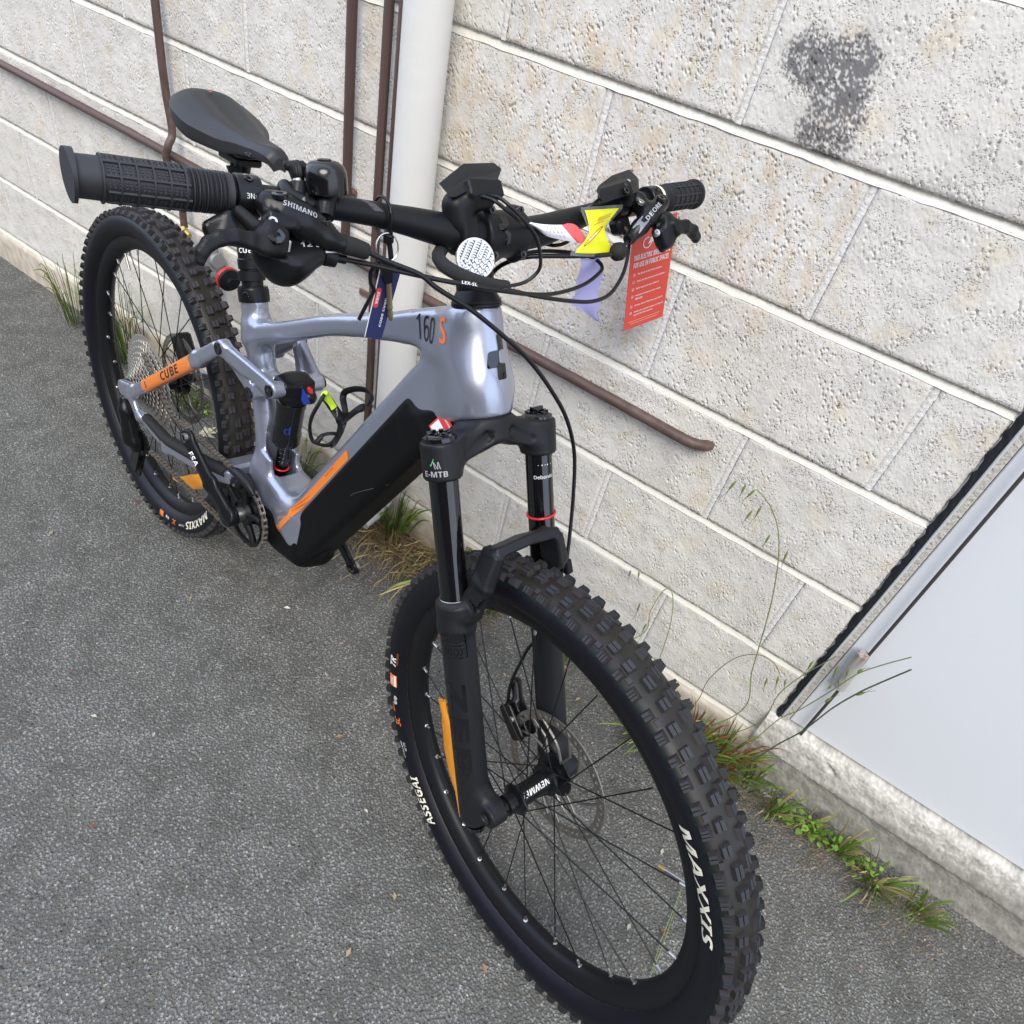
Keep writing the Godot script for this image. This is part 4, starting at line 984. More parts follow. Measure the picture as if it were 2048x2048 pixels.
func make_rear():
	var flip := Transform3D(Basis(V(1, 0, 0), V(0, 1, 0), V(0, 0, -1)), Vector3.ZERO)
	var lk := nets(f_link, V(-0.085, 0.575, 0.015), V(0.075, 0.675, 0.085), 0.0027)
	var ss := nets(f_sstay, V(-0.475, 0.315, 0.055), V(-0.05, 0.672, 0.10), 0.0034)
	var cs := nets(f_cstay, V(-0.375, 0.305, 0.03), V(0.02, 0.435, 0.095), 0.0038)
	for s in [0, 1]:
		var t := Transform3D.IDENTITY if s == 0 else flip
		var l := put("rocker_link", lk, M.silver, bike, t)
		for q in [V(-0.060, 0.651, 0.0798), V(0.0, 0.599, 0.0555), V(0.049, 0.630, 0.0508)]:
			var mb := MB.new(); mb.lathe([[0.0, -0.0005], [0.0035, -0.0005], [0.0035, 0.0002], [0.0088, 0.0012], [0.0100, 0.0006], [0.0100, -0.003]], q, ZED, 20); put("pivot_bolt", mb.mesh(), M.black_gloss, l)
		var a := put("seat_stay", ss, M.silver, bike, t)
		var b := put("chain_stay", cs, M.silver, bike, t)
		var mb2 := MB.new(); mb2.lathe([[0.0, 0], [0.0072, 0.001], [0.0082, 0.0]], V(-0.352, 0.340, 0.0893), ZED, 18); put("pivot_bolt", mb2.mesh(), M.steel_dull, a)
		# rubber guard over the stay
		if s == 0:
			var g := MB.new(); var rg := []
			for q in [[-0.335, 0.349, 0.078, 0.012], [-0.25, 0.3475, 0.0755, 0.0142], [-0.17, 0.365, 0.066, 0.0148], [-0.10, 0.381, 0.0565, 0.0150], [-0.055, 0.395, 0.053, 0.014]]:
				var r := PackedVector3Array()
				for j in 18:
					var an := TAU * j / 18.0; r.append(V(q[0] - 0.2 * sin(an) * q[3] * 0.9, q[1] + sin(an) * q[3] * 0.72, q[2] + cos(an) * q[3] * 0.82))
				rg.append(r)
			g.loft(rg); put("stay_guard", g.mesh(60), M.rubber, b)
			# orange band with its name round the seat stay
			var d0 := (V(-0.145, 0.582, 0.0745) - V(-0.326, 0.431, 0.0805)).normalized()
			var sn := (V(-0.37, 0.392, 0.082) - V(-0.13, 0.594, 0.074)).normalized()
			var r2 := []
			for e in [0.0, 0.33, 0.66, 1.0]:
				var c := V(-0.13, 0.594, 0.074).lerp(V(-0.37, 0.392, 0.082), lerpf(0.075, 0.815, e)); var w := sn.cross(ZED).normalized(); var zz := w.cross(sn).normalized(); var r := PackedVector3Array()
				var hh: float = lerpf(0.0135, 0.0120, lerpf(0.075, 0.815, e)) + 0.0006
				for j in 28:
					var an := TAU * j / 28.0; var cx := cos(an); var sy := sin(an)
					r.append(c + zz * signf(cx) * pow(absf(cx), 0.75) * 0.0101 + w * signf(sy) * pow(absf(sy), 0.75) * hh)
				r2.append(r)
			var ob := MB.new(); ob.loft(r2); put("band", ob.mesh(60), M.orange, a)
			var w2 := V(-sn.y, sn.x, 0).normalized(); w2 = w2 if w2.y > 0 else -w2
			var lab := func(x: float, y: float) -> Vector3:
				return V(-0.13, 0.594, 0.074).lerp(V(-0.37, 0.392, 0.082), 0.36) - sn * x + w2 * y + ZED * (0.0104 - 7.0 * y * y)
			put("lettering", text_mesh("CUBE", 0.0155, lab, 0.15, 1.6, 700), M.black_print, a)
			var lab2 := func(x: float, y: float) -> Vector3:
				return V(-0.13, 0.594, 0.074).lerp(V(-0.37, 0.392, 0.082), 0.745) - sn * x + w2 * y + ZED * (0.0105 - 7.0 * y * y)
			put("emblem", text_mesh("s", 0.012, lab2, 0.1, 0.7, 700), M.black_print, a)
	# bridge between the chain stays and the pivot barrel beside the chainring
	var mb := MB.new(); mb.lathe([[0.010, -0.058], [0.0165, -0.056], [0.0165, 0.058], [0.014, 0.061], [0.006, 0.061]], V(0.002, 0.410, 0), ZED, 28); put("main_pivot", mb.mesh(), M.black_cast, bike)
	mb = MB.new(); mb.box(V(-0.065, 0.395, 0), V(0.022, 0.012, 0.048), Basis(ZED, 0.25), 0.006); put("stay_bridge", mb.mesh(), M.silver, bike)
	# ---- shock
	var sh := part("rear_shock", bike); var u0 := V(0.030, 0.425); var u1 := V(0.044, 0.637); var ud := (u1 - u0).normalized()
	var at := func(h: float) -> Vector3: return u0 + ud * h
	mb = MB.new(); mb.lathe([[0.0115, 0.005], [0.0115, 0.092], [0.0120, 0.093]], u0, ud, 28); put("shaft", mb.mesh(), M.black_gloss, sh)
	mb = MB.new(); mb.lathe([[0.013, 0.0], [0.0185, 0.002], [0.0185, 0.018], [0.0135, 0.024], [0.012, 0.026]], u0 - ud * 0.012, ud, 28); put("lower_eye", mb.mesh(), M.black_gloss, sh)
	mb = MB.new(); mb.lathe([[0.0130, 0.084], [0.0225, 0.086], [0.0248, 0.090], [0.0248, 0.110], [0.0235, 0.113], [0.0235, 0.160], [0.0248, 0.166], [0.0248, 0.176], [0.018, 0.180]], u0, ud, 40); put("air_can", mb.mesh(), M.black_gloss, sh)
	var f_top := func(p: Vector3) -> float:
		var d := cyl(p, at.call(0.176), at.call(0.218), 0.0255, 0.0240, 0.006)
		d = smin(d, slab(p, at.call(0.205) + V(0, 0, -0.023), at.call(0.205) + V(0, 0, 0.023), ud, 0.014, 0.019, 0.014, 0.019, 0.008), 0.008)
		return smin(d, cap(p, at.call(0.196) + V(0.010, 0, -0.014), at.call(0.192) + V(0.024, 0, -0.016), 0.014, 0.012), 0.008)
	put("head", nets(f_top, V(0.0, 0.585, -0.045), V(0.095, 0.675, 0.045), 0.0028), M.black_satin, sh)
	var kn := bp("z3", 985, 985, -0.006)
	mb = MB.new(); mb.lathe([[0.006, -0.012], [0.0150, -0.010], [0.0155, 0.0], [0.0130, 0.0022], [0.0, 0.0025]], kn, V(0.75, 0.05, 0.65), 20); put("rebound_knob", mb.mesh(), M.red_gloss, sh)
	mb = MB.new(); mb.box(kn + V(0.75, 0.05, 0.65).normalized() * 0.005, V(0.0060, 0.0165, 0.0038), Basis(V(0.65, 0, -0.75).normalized(), V(0, 1, 0.0), V(0.75, 0.0, 0.65).normalized()).rotated(V(0.75, 0, 0.65).normalized(), 0.55), 0.001); put("lockout_lever", mb.mesh(), M.blue, sh)
	mb = MB.new(); var tor := []
	for j in 25: tor.append(at.call(0.029) + (V(-ud.y, ud.x) * cos(TAU * j / 24.0) + ZED * sin(TAU * j / 24.0)) * 0.0124)
	mb.tube(tor, 0.0016, 8, false); put("travel_ring", mb.mesh(60), M.red_gloss, sh)
	for i in 5:
		put("scale_mark", rect_on(-0.004, -0.0004, 0.004, 0.0004, func(x: float, y: float) -> Vector3:
			var g := 0.75 + x / 0.0118
			return at.call(0.048 + 0.009 * i + y) + (V(ud.y, -ud.x) * sin(g) + ZED * cos(g)) * 0.0119), M.grey_print, sh)
	put("emblem", text_mesh("d", 0.017, func(x: float, y: float) -> Vector3:
		var g := 0.95 + x / 0.0237
		return at.call(0.128 + y) + (V(ud.y, -ud.x) * sin(g) + ZED * cos(g)) * 0.0242), M.blue, sh)
	make_drivetrain()

func make_drivetrain():
	var bb := V(0.020, 0.357, 0.0)
	# cranks
	for s in [1.0, -1.0]:
		var c0 := bb + V(0, 0, 0.088 * s); var c1 := V(-0.125, 0.440, 0.096) if s > 0 else V(0.165, 0.274, -0.096)
		var f_crank := func(p: Vector3) -> float:
			var m := c0.lerp(c1, 0.42) + V(0, 0, 0.002 * s)
			var d := slab(p, c0, m, ZED, 0.0095, 0.0185, 0.0085, 0.0135, 0.005)
			d = smin(d, slab(p, m, c1, ZED, 0.0085, 0.0135, 0.0075, 0.0130, 0.005), 0.012)
			d = smin(d, cyl(p, c0 - ZED * s * 0.012, c0 + ZED * s * 0.010, 0.019, 0.018, 0.004), 0.006)
			d = smin(d, cyl(p, c1 - ZED * 0.008, c1 + ZED * 0.008, 0.0150, 0.0150, 0.003), 0.006)
			d = smax(d, -cyl(p, c1 - ZED * 0.02, c1 + ZED * 0.02, 0.0068, 0.0068), 0.0015)
			# chamfered ridge along the outer face
			var ax := (c1 - c0).normalized(); var hv := ax.cross(ZED)
			return smax(d, (p - c0 - ZED * s * 0.0105).dot((ZED * s * 0.86 + hv * s * 0.52).normalized()) - 0.0035, 0.002)
		var lo := V(minf(c0.x, c1.x), minf(c0.y, c1.y), minf(c0.z, c1.z)) - Vector3.ONE * 0.027; var hi := V(maxf(c0.x, c1.x), maxf(c0.y, c1.y), maxf(c0.z, c1.z)) + Vector3.ONE * 0.027
		var cr := put("crank_arm", nets(f_crank, lo, hi, 0.003), M.black_satin, bike)
		var mb := MB.new(); mb.lathe([[0.0068, -0.0072], [0.0088, -0.0074], [0.0088, 0.0076], [0.0068, 0.0074]], c1, ZED, 20, true); put("pedal_thread", mb.mesh(), M.steel_dull, cr)
		mb = MB.new(); mb.lathe([[0.0, -0.02], [0.0125, -0.02], [0.0125, 0.035]], c0 - ZED * s * 0.03, ZED * s, 20); put("spindle", mb.mesh(), M.steel_dull, cr)
		if s > 0:
			var k := c0.lerp(c1, 0.74) + ZED * 0.0095; var ax := (c1 - c0).normalized(); var hv := ax.cross(ZED).normalized()
			var tl := laid(f_crank, k, -ax)
			put("lettering", text_mesh("FSA", 0.0105, func(x: float, y: float) -> Vector3: return tl.call(x, y), 0.25, 1.25, 700), M.white_print, cr)
	# chainring: toothed rim, spider arms
	var ring := part("chainring", bike, Transform3D(Basis.IDENTITY, bb + V(0, 0, 0.058))); var T := 34; var R := 0.0690
	var mb2 := MB.new(); var n := T * 6
	for e in n:
		var q := []
		for w in 2:
			var g := TAU * (e + w) / n; var tooth := 0.0034 * pow(maxf(0.0, cos(float(T) * g)), 0.7)
			q.append([V(cos(g), sin(g)), R - 0.002 + tooth])
		for sg in [1.0, -1.0]:
			var a: Vector3 = q[0][0] * 0.0585 + ZED * 0.0012 * sg; var b: Vector3 = q[0][0] * q[0][1] + ZED * 0.0010 * sg; var c: Vector3 = q[1][0] * q[1][1] + ZED * 0.0010 * sg; var d: Vector3 = q[1][0] * 0.0585 + ZED * 0.0012 * sg
			if sg > 0: mb2.quad(a, b, c, d)
			else: mb2.quad(a, d, c, b)
		mb2.quad(q[0][0] * q[0][1] + ZED * 0.001, q[0][0] * q[0][1] - ZED * 0.001, q[1][0] * q[1][1] - ZED * 0.001, q[1][0] * q[1][1] + ZED * 0.001)
		mb2.quad(q[0][0] * 0.0585 - ZED * 0.0012, q[0][0] * 0.0585 + ZED * 0.0012, q[1][0] * 0.0585 + ZED * 0.0012, q[1][0] * 0.0585 - ZED * 0.0012)
	put("tooth_ring", mb2.mesh(30), M.black_satin, ring)
	mb2 = MB.new(); mb2.lathe([[0.013, -0.004], [0.024, -0.004], [0.026, 0.0], [0.024, 0.005], [0.013, 0.005]], Vector3.ZERO, ZED, 30, true)
	put("spider_hub", mb2.mesh(), M.black_matte, ring)
	for i in 5:
		var g := TAU * i / 5.0 + 0.3; mb2 = MB.new(); mb2.tube([V(cos(g), sin(g)) * 0.022 + ZED * 0.001, V(cos(g + 0.1), sin(g + 0.1)) * 0.042, V(cos(g + 0.05), sin(g + 0.05)) * 0.060], [0.008, 0.0055, 0.0065], 10); put("spider_arm", mb2.mesh(60), M.black_matte, ring)
	mb2 = MB.new(); mb2.lathe([[0.0575, -0.003], [0.0605, -0.0035], [0.0605, 0.0035], [0.0575, 0.003]], Vector3.ZERO, ZED, 60, true); put("guard_ring", mb2.mesh(), M.black_matte, ring)
	# chain: outer and inner links by turns
	var cz := 0.058; var hub := V(RA.x, RA.y, 0.040)
	var path := []
	var up0 := bp("R8", 140, 640, 0.052)
	var pts := []
	for i in 15:
		var g := deg_to_rad(100.0 - 190.0 * i / 14.0); pts.append(bb + V(cos(g), sin(g)) * (R + 0.0006) + ZED * cz)
	var low := [bp("R8", 700, 1530, 0.058), bp("R8", 450, 1290, 0.058), bp("R8", 290, 1130, 0.060), bp("R8", 185, 1030, 0.062)]
	var top := [V(RA.x + 0.028, RA.y + 0.088, 0.046), bp("R8", 330, 740, 0.050), bp("R8", 470, 880, 0.053), bp("R8", 620, 1010, 0.056), bp("R8", 730, 1105, 0.058)]
	path = spline(top + pts + low, 24)
	var lens := [0.0]
	for i in path.size() - 1: lens.append(lens[i] + path[i].distance_to(path[i + 1]))
	var chain := part("chain", bike); var sta := 0.0; var flipv := 0
	var plate := func(wz: float) -> ArrayMesh:
		var m := MB.new(); var o := PackedVector2Array()
		for j in 12:
			var g := TAU * j / 12.0; o.append(Vector2((0.00635 if cos(g) > 0 else -0.00635) + cos(g) * 0.0042, sin(g) * 0.0042 * (1.0 if absf(cos(g)) > 0.3 else 0.78)))
		for sg in [1.0, -1.0]: m.prism(o, Transform3D(Basis.IDENTITY, ZED * wz * sg), 0.0011, 0.0)
		for x in [-0.00635, 0.00635]: m.lathe([[0.0036, -wz - 0.0009], [0.0036, wz + 0.0009]], V(x, 0, 0), ZED, 8)
		return m.mesh(30)
	var inner: ArrayMesh = plate.call(0.0022); var outer: ArrayMesh = plate.call(0.0034)
	var e2 := 0
	while sta + 0.0127 < lens[lens.size() - 1]:
		var ends := []
		for s2 in [sta, sta + 0.0127]:
			while e2 < lens.size() - 2 and lens[e2 + 1] < s2: e2 += 1
			ends.append(path[e2].lerp(path[e2 + 1], (s2 - lens[e2]) / maxf(1e-6, lens[e2 + 1] - lens[e2])))
		e2 = maxi(0, e2 - 30)
		var dx: Vector3 = (ends[1] - ends[0]).normalized(); var dz := (ZED - dx * dx.dot(ZED)).normalized()
		put("link", outer if flipv % 2 == 0 else inner, M.chain, chain, Transform3D(Basis(dx, dz.cross(dx), dz), (ends[0] + ends[1]) / 2))
		flipv += 1; sta += 0.0127
	# chain guide above the ring
	var gd := MB.new(); var gp := []
	for i in 9:
		var g := deg_to_rad(62.0 + 62.0 * i / 8.0); gp.append(bb + V(cos(g), sin(g)) * 0.082 + ZED * 0.066)
	gd.tube(gp, [0.003, 0.0065, 0.0085, 0.009, 0.009, 0.009, 0.0085, 0.0065, 0.003], 12); gd.tube([V(0.002, 0.410, 0.062), bb + V(0.0, 0.082, 0.066)], 0.009, 12); put("chain_guide", gd.mesh(60), M.black_cast, bike)
	# cassette: twelve cogs, big ones inside
	var cas := part("cassette", bike, Transform3D(Basis.IDENTITY, V(RA.x, RA.y, 0.0)))
	var teeth := [51, 45, 39, 33, 28, 24, 21, 18, 16, 14, 12, 10]
	for i in 12:
		var N: int = teeth[i]; var r: float = 0.00202 * N; var m := MB.new(); var zc := 0.026 + 0.0036 * i; var ri := maxf(0.012, r - 0.014)
		for e in N * 4:
			var q := []
			for w in 2:
				var g := TAU * (e + w) / (N * 4); q.append([V(cos(g), sin(g)), r + (0.003 if posmod(e + w, 4) in [1, 2] else -0.001)])
			for sg in [1.0, -1.0]:
				var z3: Vector3 = ZED * (zc + 0.0008 * sg)
				if sg > 0: m.quad(q[0][0] * ri + z3, q[0][0] * q[0][1] + z3, q[1][0] * q[1][1] + z3, q[1][0] * ri + z3)
				else: m.quad(q[0][0] * ri + z3, q[1][0] * ri + z3, q[1][0] * q[1][1] + z3, q[0][0] * q[0][1] + z3)
			m.quad(q[0][0] * q[0][1] + ZED * (zc + 0.0008), q[0][0] * q[0][1] + ZED * (zc - 0.0008), q[1][0] * q[1][1] + ZED * (zc - 0.0008), q[1][0] * q[1][1] + ZED * (zc + 0.0008))
		put("cog", m.mesh(20), M.cog, cas)
	var cb := MB.new(); cb.lathe([[0.075, 0.027], [0.055, 0.034], [0.030, 0.05], [0.018, 0.068]], Vector3.ZERO, ZED, 24); put("carrier", cb.mesh(), M.black_satin, cas)
	# derailleur
	var der := part("rear_derailleur", bike); var j1 := bp("R8", 95, 960, 0.066); var j0 := bp("R8", 70, 800, 0.07)
	var f_der := func(p: Vector3) -> float:
		var d := cap(p, j0 + V(-0.01, 0.02, 0.012), j1 + V(0.0, 0.012, 0.012), 0.014, 0.020)
		d = smin(d, cyl(p, j1 + ZED * -0.002, j1 + ZED * 0.018, 0.024, 0.021, 0.004), 0.01)
		return smin(d, cap(p, V(RA.x + 0.01, RA.y - 0.02, 0.082), j0 + V(-0.01, 0.02, 0.012), 0.010, 0.013), 0.012)
	put("body", nets(f_der, V(-0.50, 0.17, 0.03), V(-0.28, 0.40, 0.13), 0.0042), M.black_satin, der)
	for q in [j1 + V(0.012, 0.006, -0.006), j1 + V(-0.030, -0.085, -0.006)]:
		var w := MB.new()
		for e in 28:
			var g0 := TAU * e / 28.0; var g1 := TAU * (e + 1) / 28.0; var r0 := 0.027 if e % 2 == 0 else 0.024; var r1 := 0.024 if e % 2 == 0 else 0.027
			w.quad(q + V(cos(g0), sin(g0)) * 0.004 + ZED * 0.002, q + V(cos(g0), sin(g0)) * r0 + ZED * 0.002, q + V(cos(g1), sin(g1)) * r1 + ZED * 0.002, q + V(cos(g1), sin(g1)) * 0.004 + ZED * 0.002)
			w.quad(q + V(cos(g0), sin(g0)) * r0 + ZED * 0.002, q + V(cos(g0), sin(g0)) * r0 - ZED * 0.002, q + V(cos(g1), sin(g1)) * r1 - ZED * 0.002, q + V(cos(g1), sin(g1)) * r1 + ZED * 0.002)
		put("jockey_wheel", w.mesh(20), M.black_matte, der)
	var cg := MB.new(); cg.box((j1 + j1 + V(-0.018, -0.08, 0)) / 2 + ZED * 0.001, V(0.012, 0.056, 0.0015), Basis(ZED, -0.35), 0.0008); cg.box((j1 + j1 + V(-0.018, -0.08, 0)) / 2 - ZED * 0.013, V(0.012, 0.056, 0.0015), Basis(ZED, -0.35), 0.0008); put("cage", cg.mesh(), M.black_satin, der)

# ---------------------------------------------------------------- fork and wheels
func make_fork():
	var fk := part("fork", bike, ST)
	put("crown", nets(f_crown, V(-0.045, -0.075, -0.108), V(0.055, 0.006, 0.108), 0.0028), M.black_cast, fk)
	var lw := put("lower_legs", nets(f_lowers, V(-0.02, -0.585, -0.107), V(0.088, -0.135, 0.107), 0.0030), M.black_cast, fk)
	for s in [1.0, -1.0]:
		var mb := MB.new(); mb.lathe([[0.0180, -0.245], [0.0180, -0.05]], V(0.0114, 0, 0.0765 * s), V(0, 1, 0), 48); put("stanchion", mb.mesh(), M.black_gloss, fk)
		mb = MB.new(); mb.lathe([[0.0182, -0.232], [0.0246, -0.2315], [0.0246, -0.2245], [0.0235, -0.2225], [0.0190, -0.2195], [0.0182, -0.2195]], V(0.0114, 0, 0.0765 * s), V(0, 1, 0), 40); put("wiper_seal", mb.mesh(), M.rubber, fk)
		mb = MB.new(); mb.lathe([[0.0187, -0.2206], [0.0196, -0.2200], [0.0187, -0.2192]], V(0.0114, 0, 0.0765 * s), V(0, 1, 0), 40, true); put("seal_spring", mb.mesh(), M.steel, fk)
		# top cap
		mb = MB.new(); mb.lathe([[0.0, -0.0125], [0.010, -0.0125], [0.0105, -0.0100], [0.0150, -0.0098], [0.0165, -0.0115], [0.0205, -0.0135], [0.0205, -0.020]], V(0.0114, 0, 0.0765 * s), V(0, 1, 0), 36)
		for j in 8:
			var g := TAU * j / 8.0; mb.box(V(0.0114 + cos(g) * 0.0125, -0.0095, 0.0765 * s + sin(g) * 0.0125), V(0.0028, 0.0022, 0.0028), Basis(V(0, 1, 0), -g), 0.0006)
		if s < 0: mb.box(V(0.012, -0.0065, 0.0765 * s), V(0.004, 0.0045, 0.009), Basis.IDENTITY, 0.001)
		put("top_cap", mb.mesh(), M.black_gloss, fk)
		mb = MB.new(); mb.lathe([[0.0, -0.586], [0.006, -0.586], [0.008, -0.583], [0.013, -0.580], [0.015, -0.572]], V(0.0134, 0, 0.0765 * s), V(0, 1, 0), 20); put("foot_nut", mb.mesh(), M.black_gloss, fk)
	var tor := []
	for j in 33: tor.append(V(0.0114 + cos(TAU * j / 32.0) * 0.0190, -0.1485 + 0.0025 * cos(TAU * j / 32.0 + 2.0), -0.0765 + sin(TAU * j / 32.0) * 0.0190))
	var mb2 := MB.new(); mb2.tube(tor, 0.0017, 8, false); put("travel_ring", mb2.mesh(60), M.red_gloss, fk)
	# print on the stanchion and the crown
	var on := func(cz: float, r: float, g0: float, y0: float) -> Callable:
		return func(x: float, y: float) -> Vector3:
			var g := g0 + x / r
			return V(0.0114 + cos(g) * r, y0 + y, cz - sin(g) * r)
	put("lettering", text_mesh("DebonAir", 0.0050, on.call(-0.0765, 0.0182, -0.30, -0.093), 0.0, 1.15), M.white_print, fk)
	put("mark", rect_on(-0.010, -0.0003, 0.010, 0.0003, on.call(-0.0765, 0.0182, -0.25, -0.077)), M.white_print, fk)
	put("mark", rect_on(-0.005, -0.0009, 0.004, 0.0009, on.call(-0.0765, 0.0182, -0.25, -0.077)), M.white_print, fk)
	put("lettering", text_mesh("E-MTB", 0.0068, on.call(0.0765, 0.0247, -0.95, -0.053), 0.0, 1.1, 700), M.grey_print, fk)
	put("emblem", text_mesh("M", 0.0085, on.call(0.0765, 0.0247, -0.85, -0.0425), -0.25, 0.9), M.grey_print, fk)
	put("emblem", poly_on(PackedVector2Array([Vector2(-0.003, 0.0), Vector2(-0.0018, -0.003), Vector2(0.0028, 0.0062), Vector2(0.0022, 0.0066), Vector2(-0.0017, -0.0008)]), on.call(0.0765, 0.0247, -1.08, -0.041)), M.green_print, fk)
	# gloss print on the leg
	var k := hit("K1", 188, 258, f_lowers, true); var pr := laid(f_lowers, k, V(0.5, 0.0, -1.0), 0.0005)
	for ln in [[0.0088, "ROCK"], [-0.0088, "SHOX"]]:
		put("lettering", text_mesh(ln[1], 0.0115, func(x: float, y: float) -> Vector3: return pr.call(x, y + ln[0]), 0.0, 0.80, 700), M.black_gloss, lw)
	for b in [[-0.0165, -0.018, 0.0165, -0.0167], [-0.0165, -0.0008, 0.0165, 0.0008], [-0.0165, 0.0167, 0.0165, 0.018], [0.0153, -0.018, 0.0165, 0.018], [-0.0165, -0.018, -0.0153, 0.018]]:
		put("mark", rect_on(b[0], b[1], b[2], b[3], pr), M.black_gloss, lw)
	var k2 := hit("K1", 243, 960, f_lowers, true); var pz := laid(f_lowers, k2, V(0.0, -1.0, 0.0), 0.0005)
	put("lettering", text_mesh("ZEB", 0.025, func(x: float, y: float) -> Vector3: return pz.call(x, y), 0.0, 2.5, 700), M.black_gloss, lw)
	# headset cone, spacer
	mb2 = MB.new(); mb2.lathe([[0.0295, 0.1295], [0.0300, 0.1310], [0.0298, 0.1330], [0.0235, 0.1445], [0.0225, 0.1455], [0.0225, 0.1665], [0.0205, 0.1670]], V(0, 0, 0), V(0, 1, 0), 44); put("headset_spacer", mb2.mesh(), M.black_matte, bike, ST)
	# axle
	mb2 = MB.new(); mb2.lathe([[0.0, -0.086], [0.009, -0.086], [0.0095, -0.084], [0.0075, -0.078], [0.0075, 0.079], [0.0045, 0.079], [0.0045, 0.075]], AX, ZED, 20); put("axle", mb2.mesh(), M.black_satin, fk)
	# brake caliper on the far leg, with its hose clamp
	var cc := sl("z5", 690, 935, -0.052)
	var f_cal := func(p: Vector3) -> float:
		var d := rbox(p, cc, Basis(ZED, 0.55), V(0.016, 0.030, 0.017), 0.006)
		d = smax(d, -rbox(p, V(cc.x, cc.y, -0.0455), Basis(ZED, 0.55), V(0.02, 0.05, 0.0022), 0.0005), 0.001)
		d = smin(d, cap(p, cc + V(-0.004, 0.030, -0.006), cc + V(-0.018, 0.050, -0.016), 0.008, 0.009), 0.006)
		return smin(d, cap(p, cc + V(-0.012, -0.028, -0.006), cc + V(-0.024, -0.030, -0.012), 0.009, 0.009), 0.006)
	put("brake_caliper", nets(f_cal, cc - Vector3.ONE * 0.07, cc + Vector3.ONE * 0.07, 0.0034), M.black_satin, bike, ST)
	bolt(bike, ST * (cc + V(0.006, 0.010, 0.018)), ST.basis * ZED, 0.005, M.steel_dull)

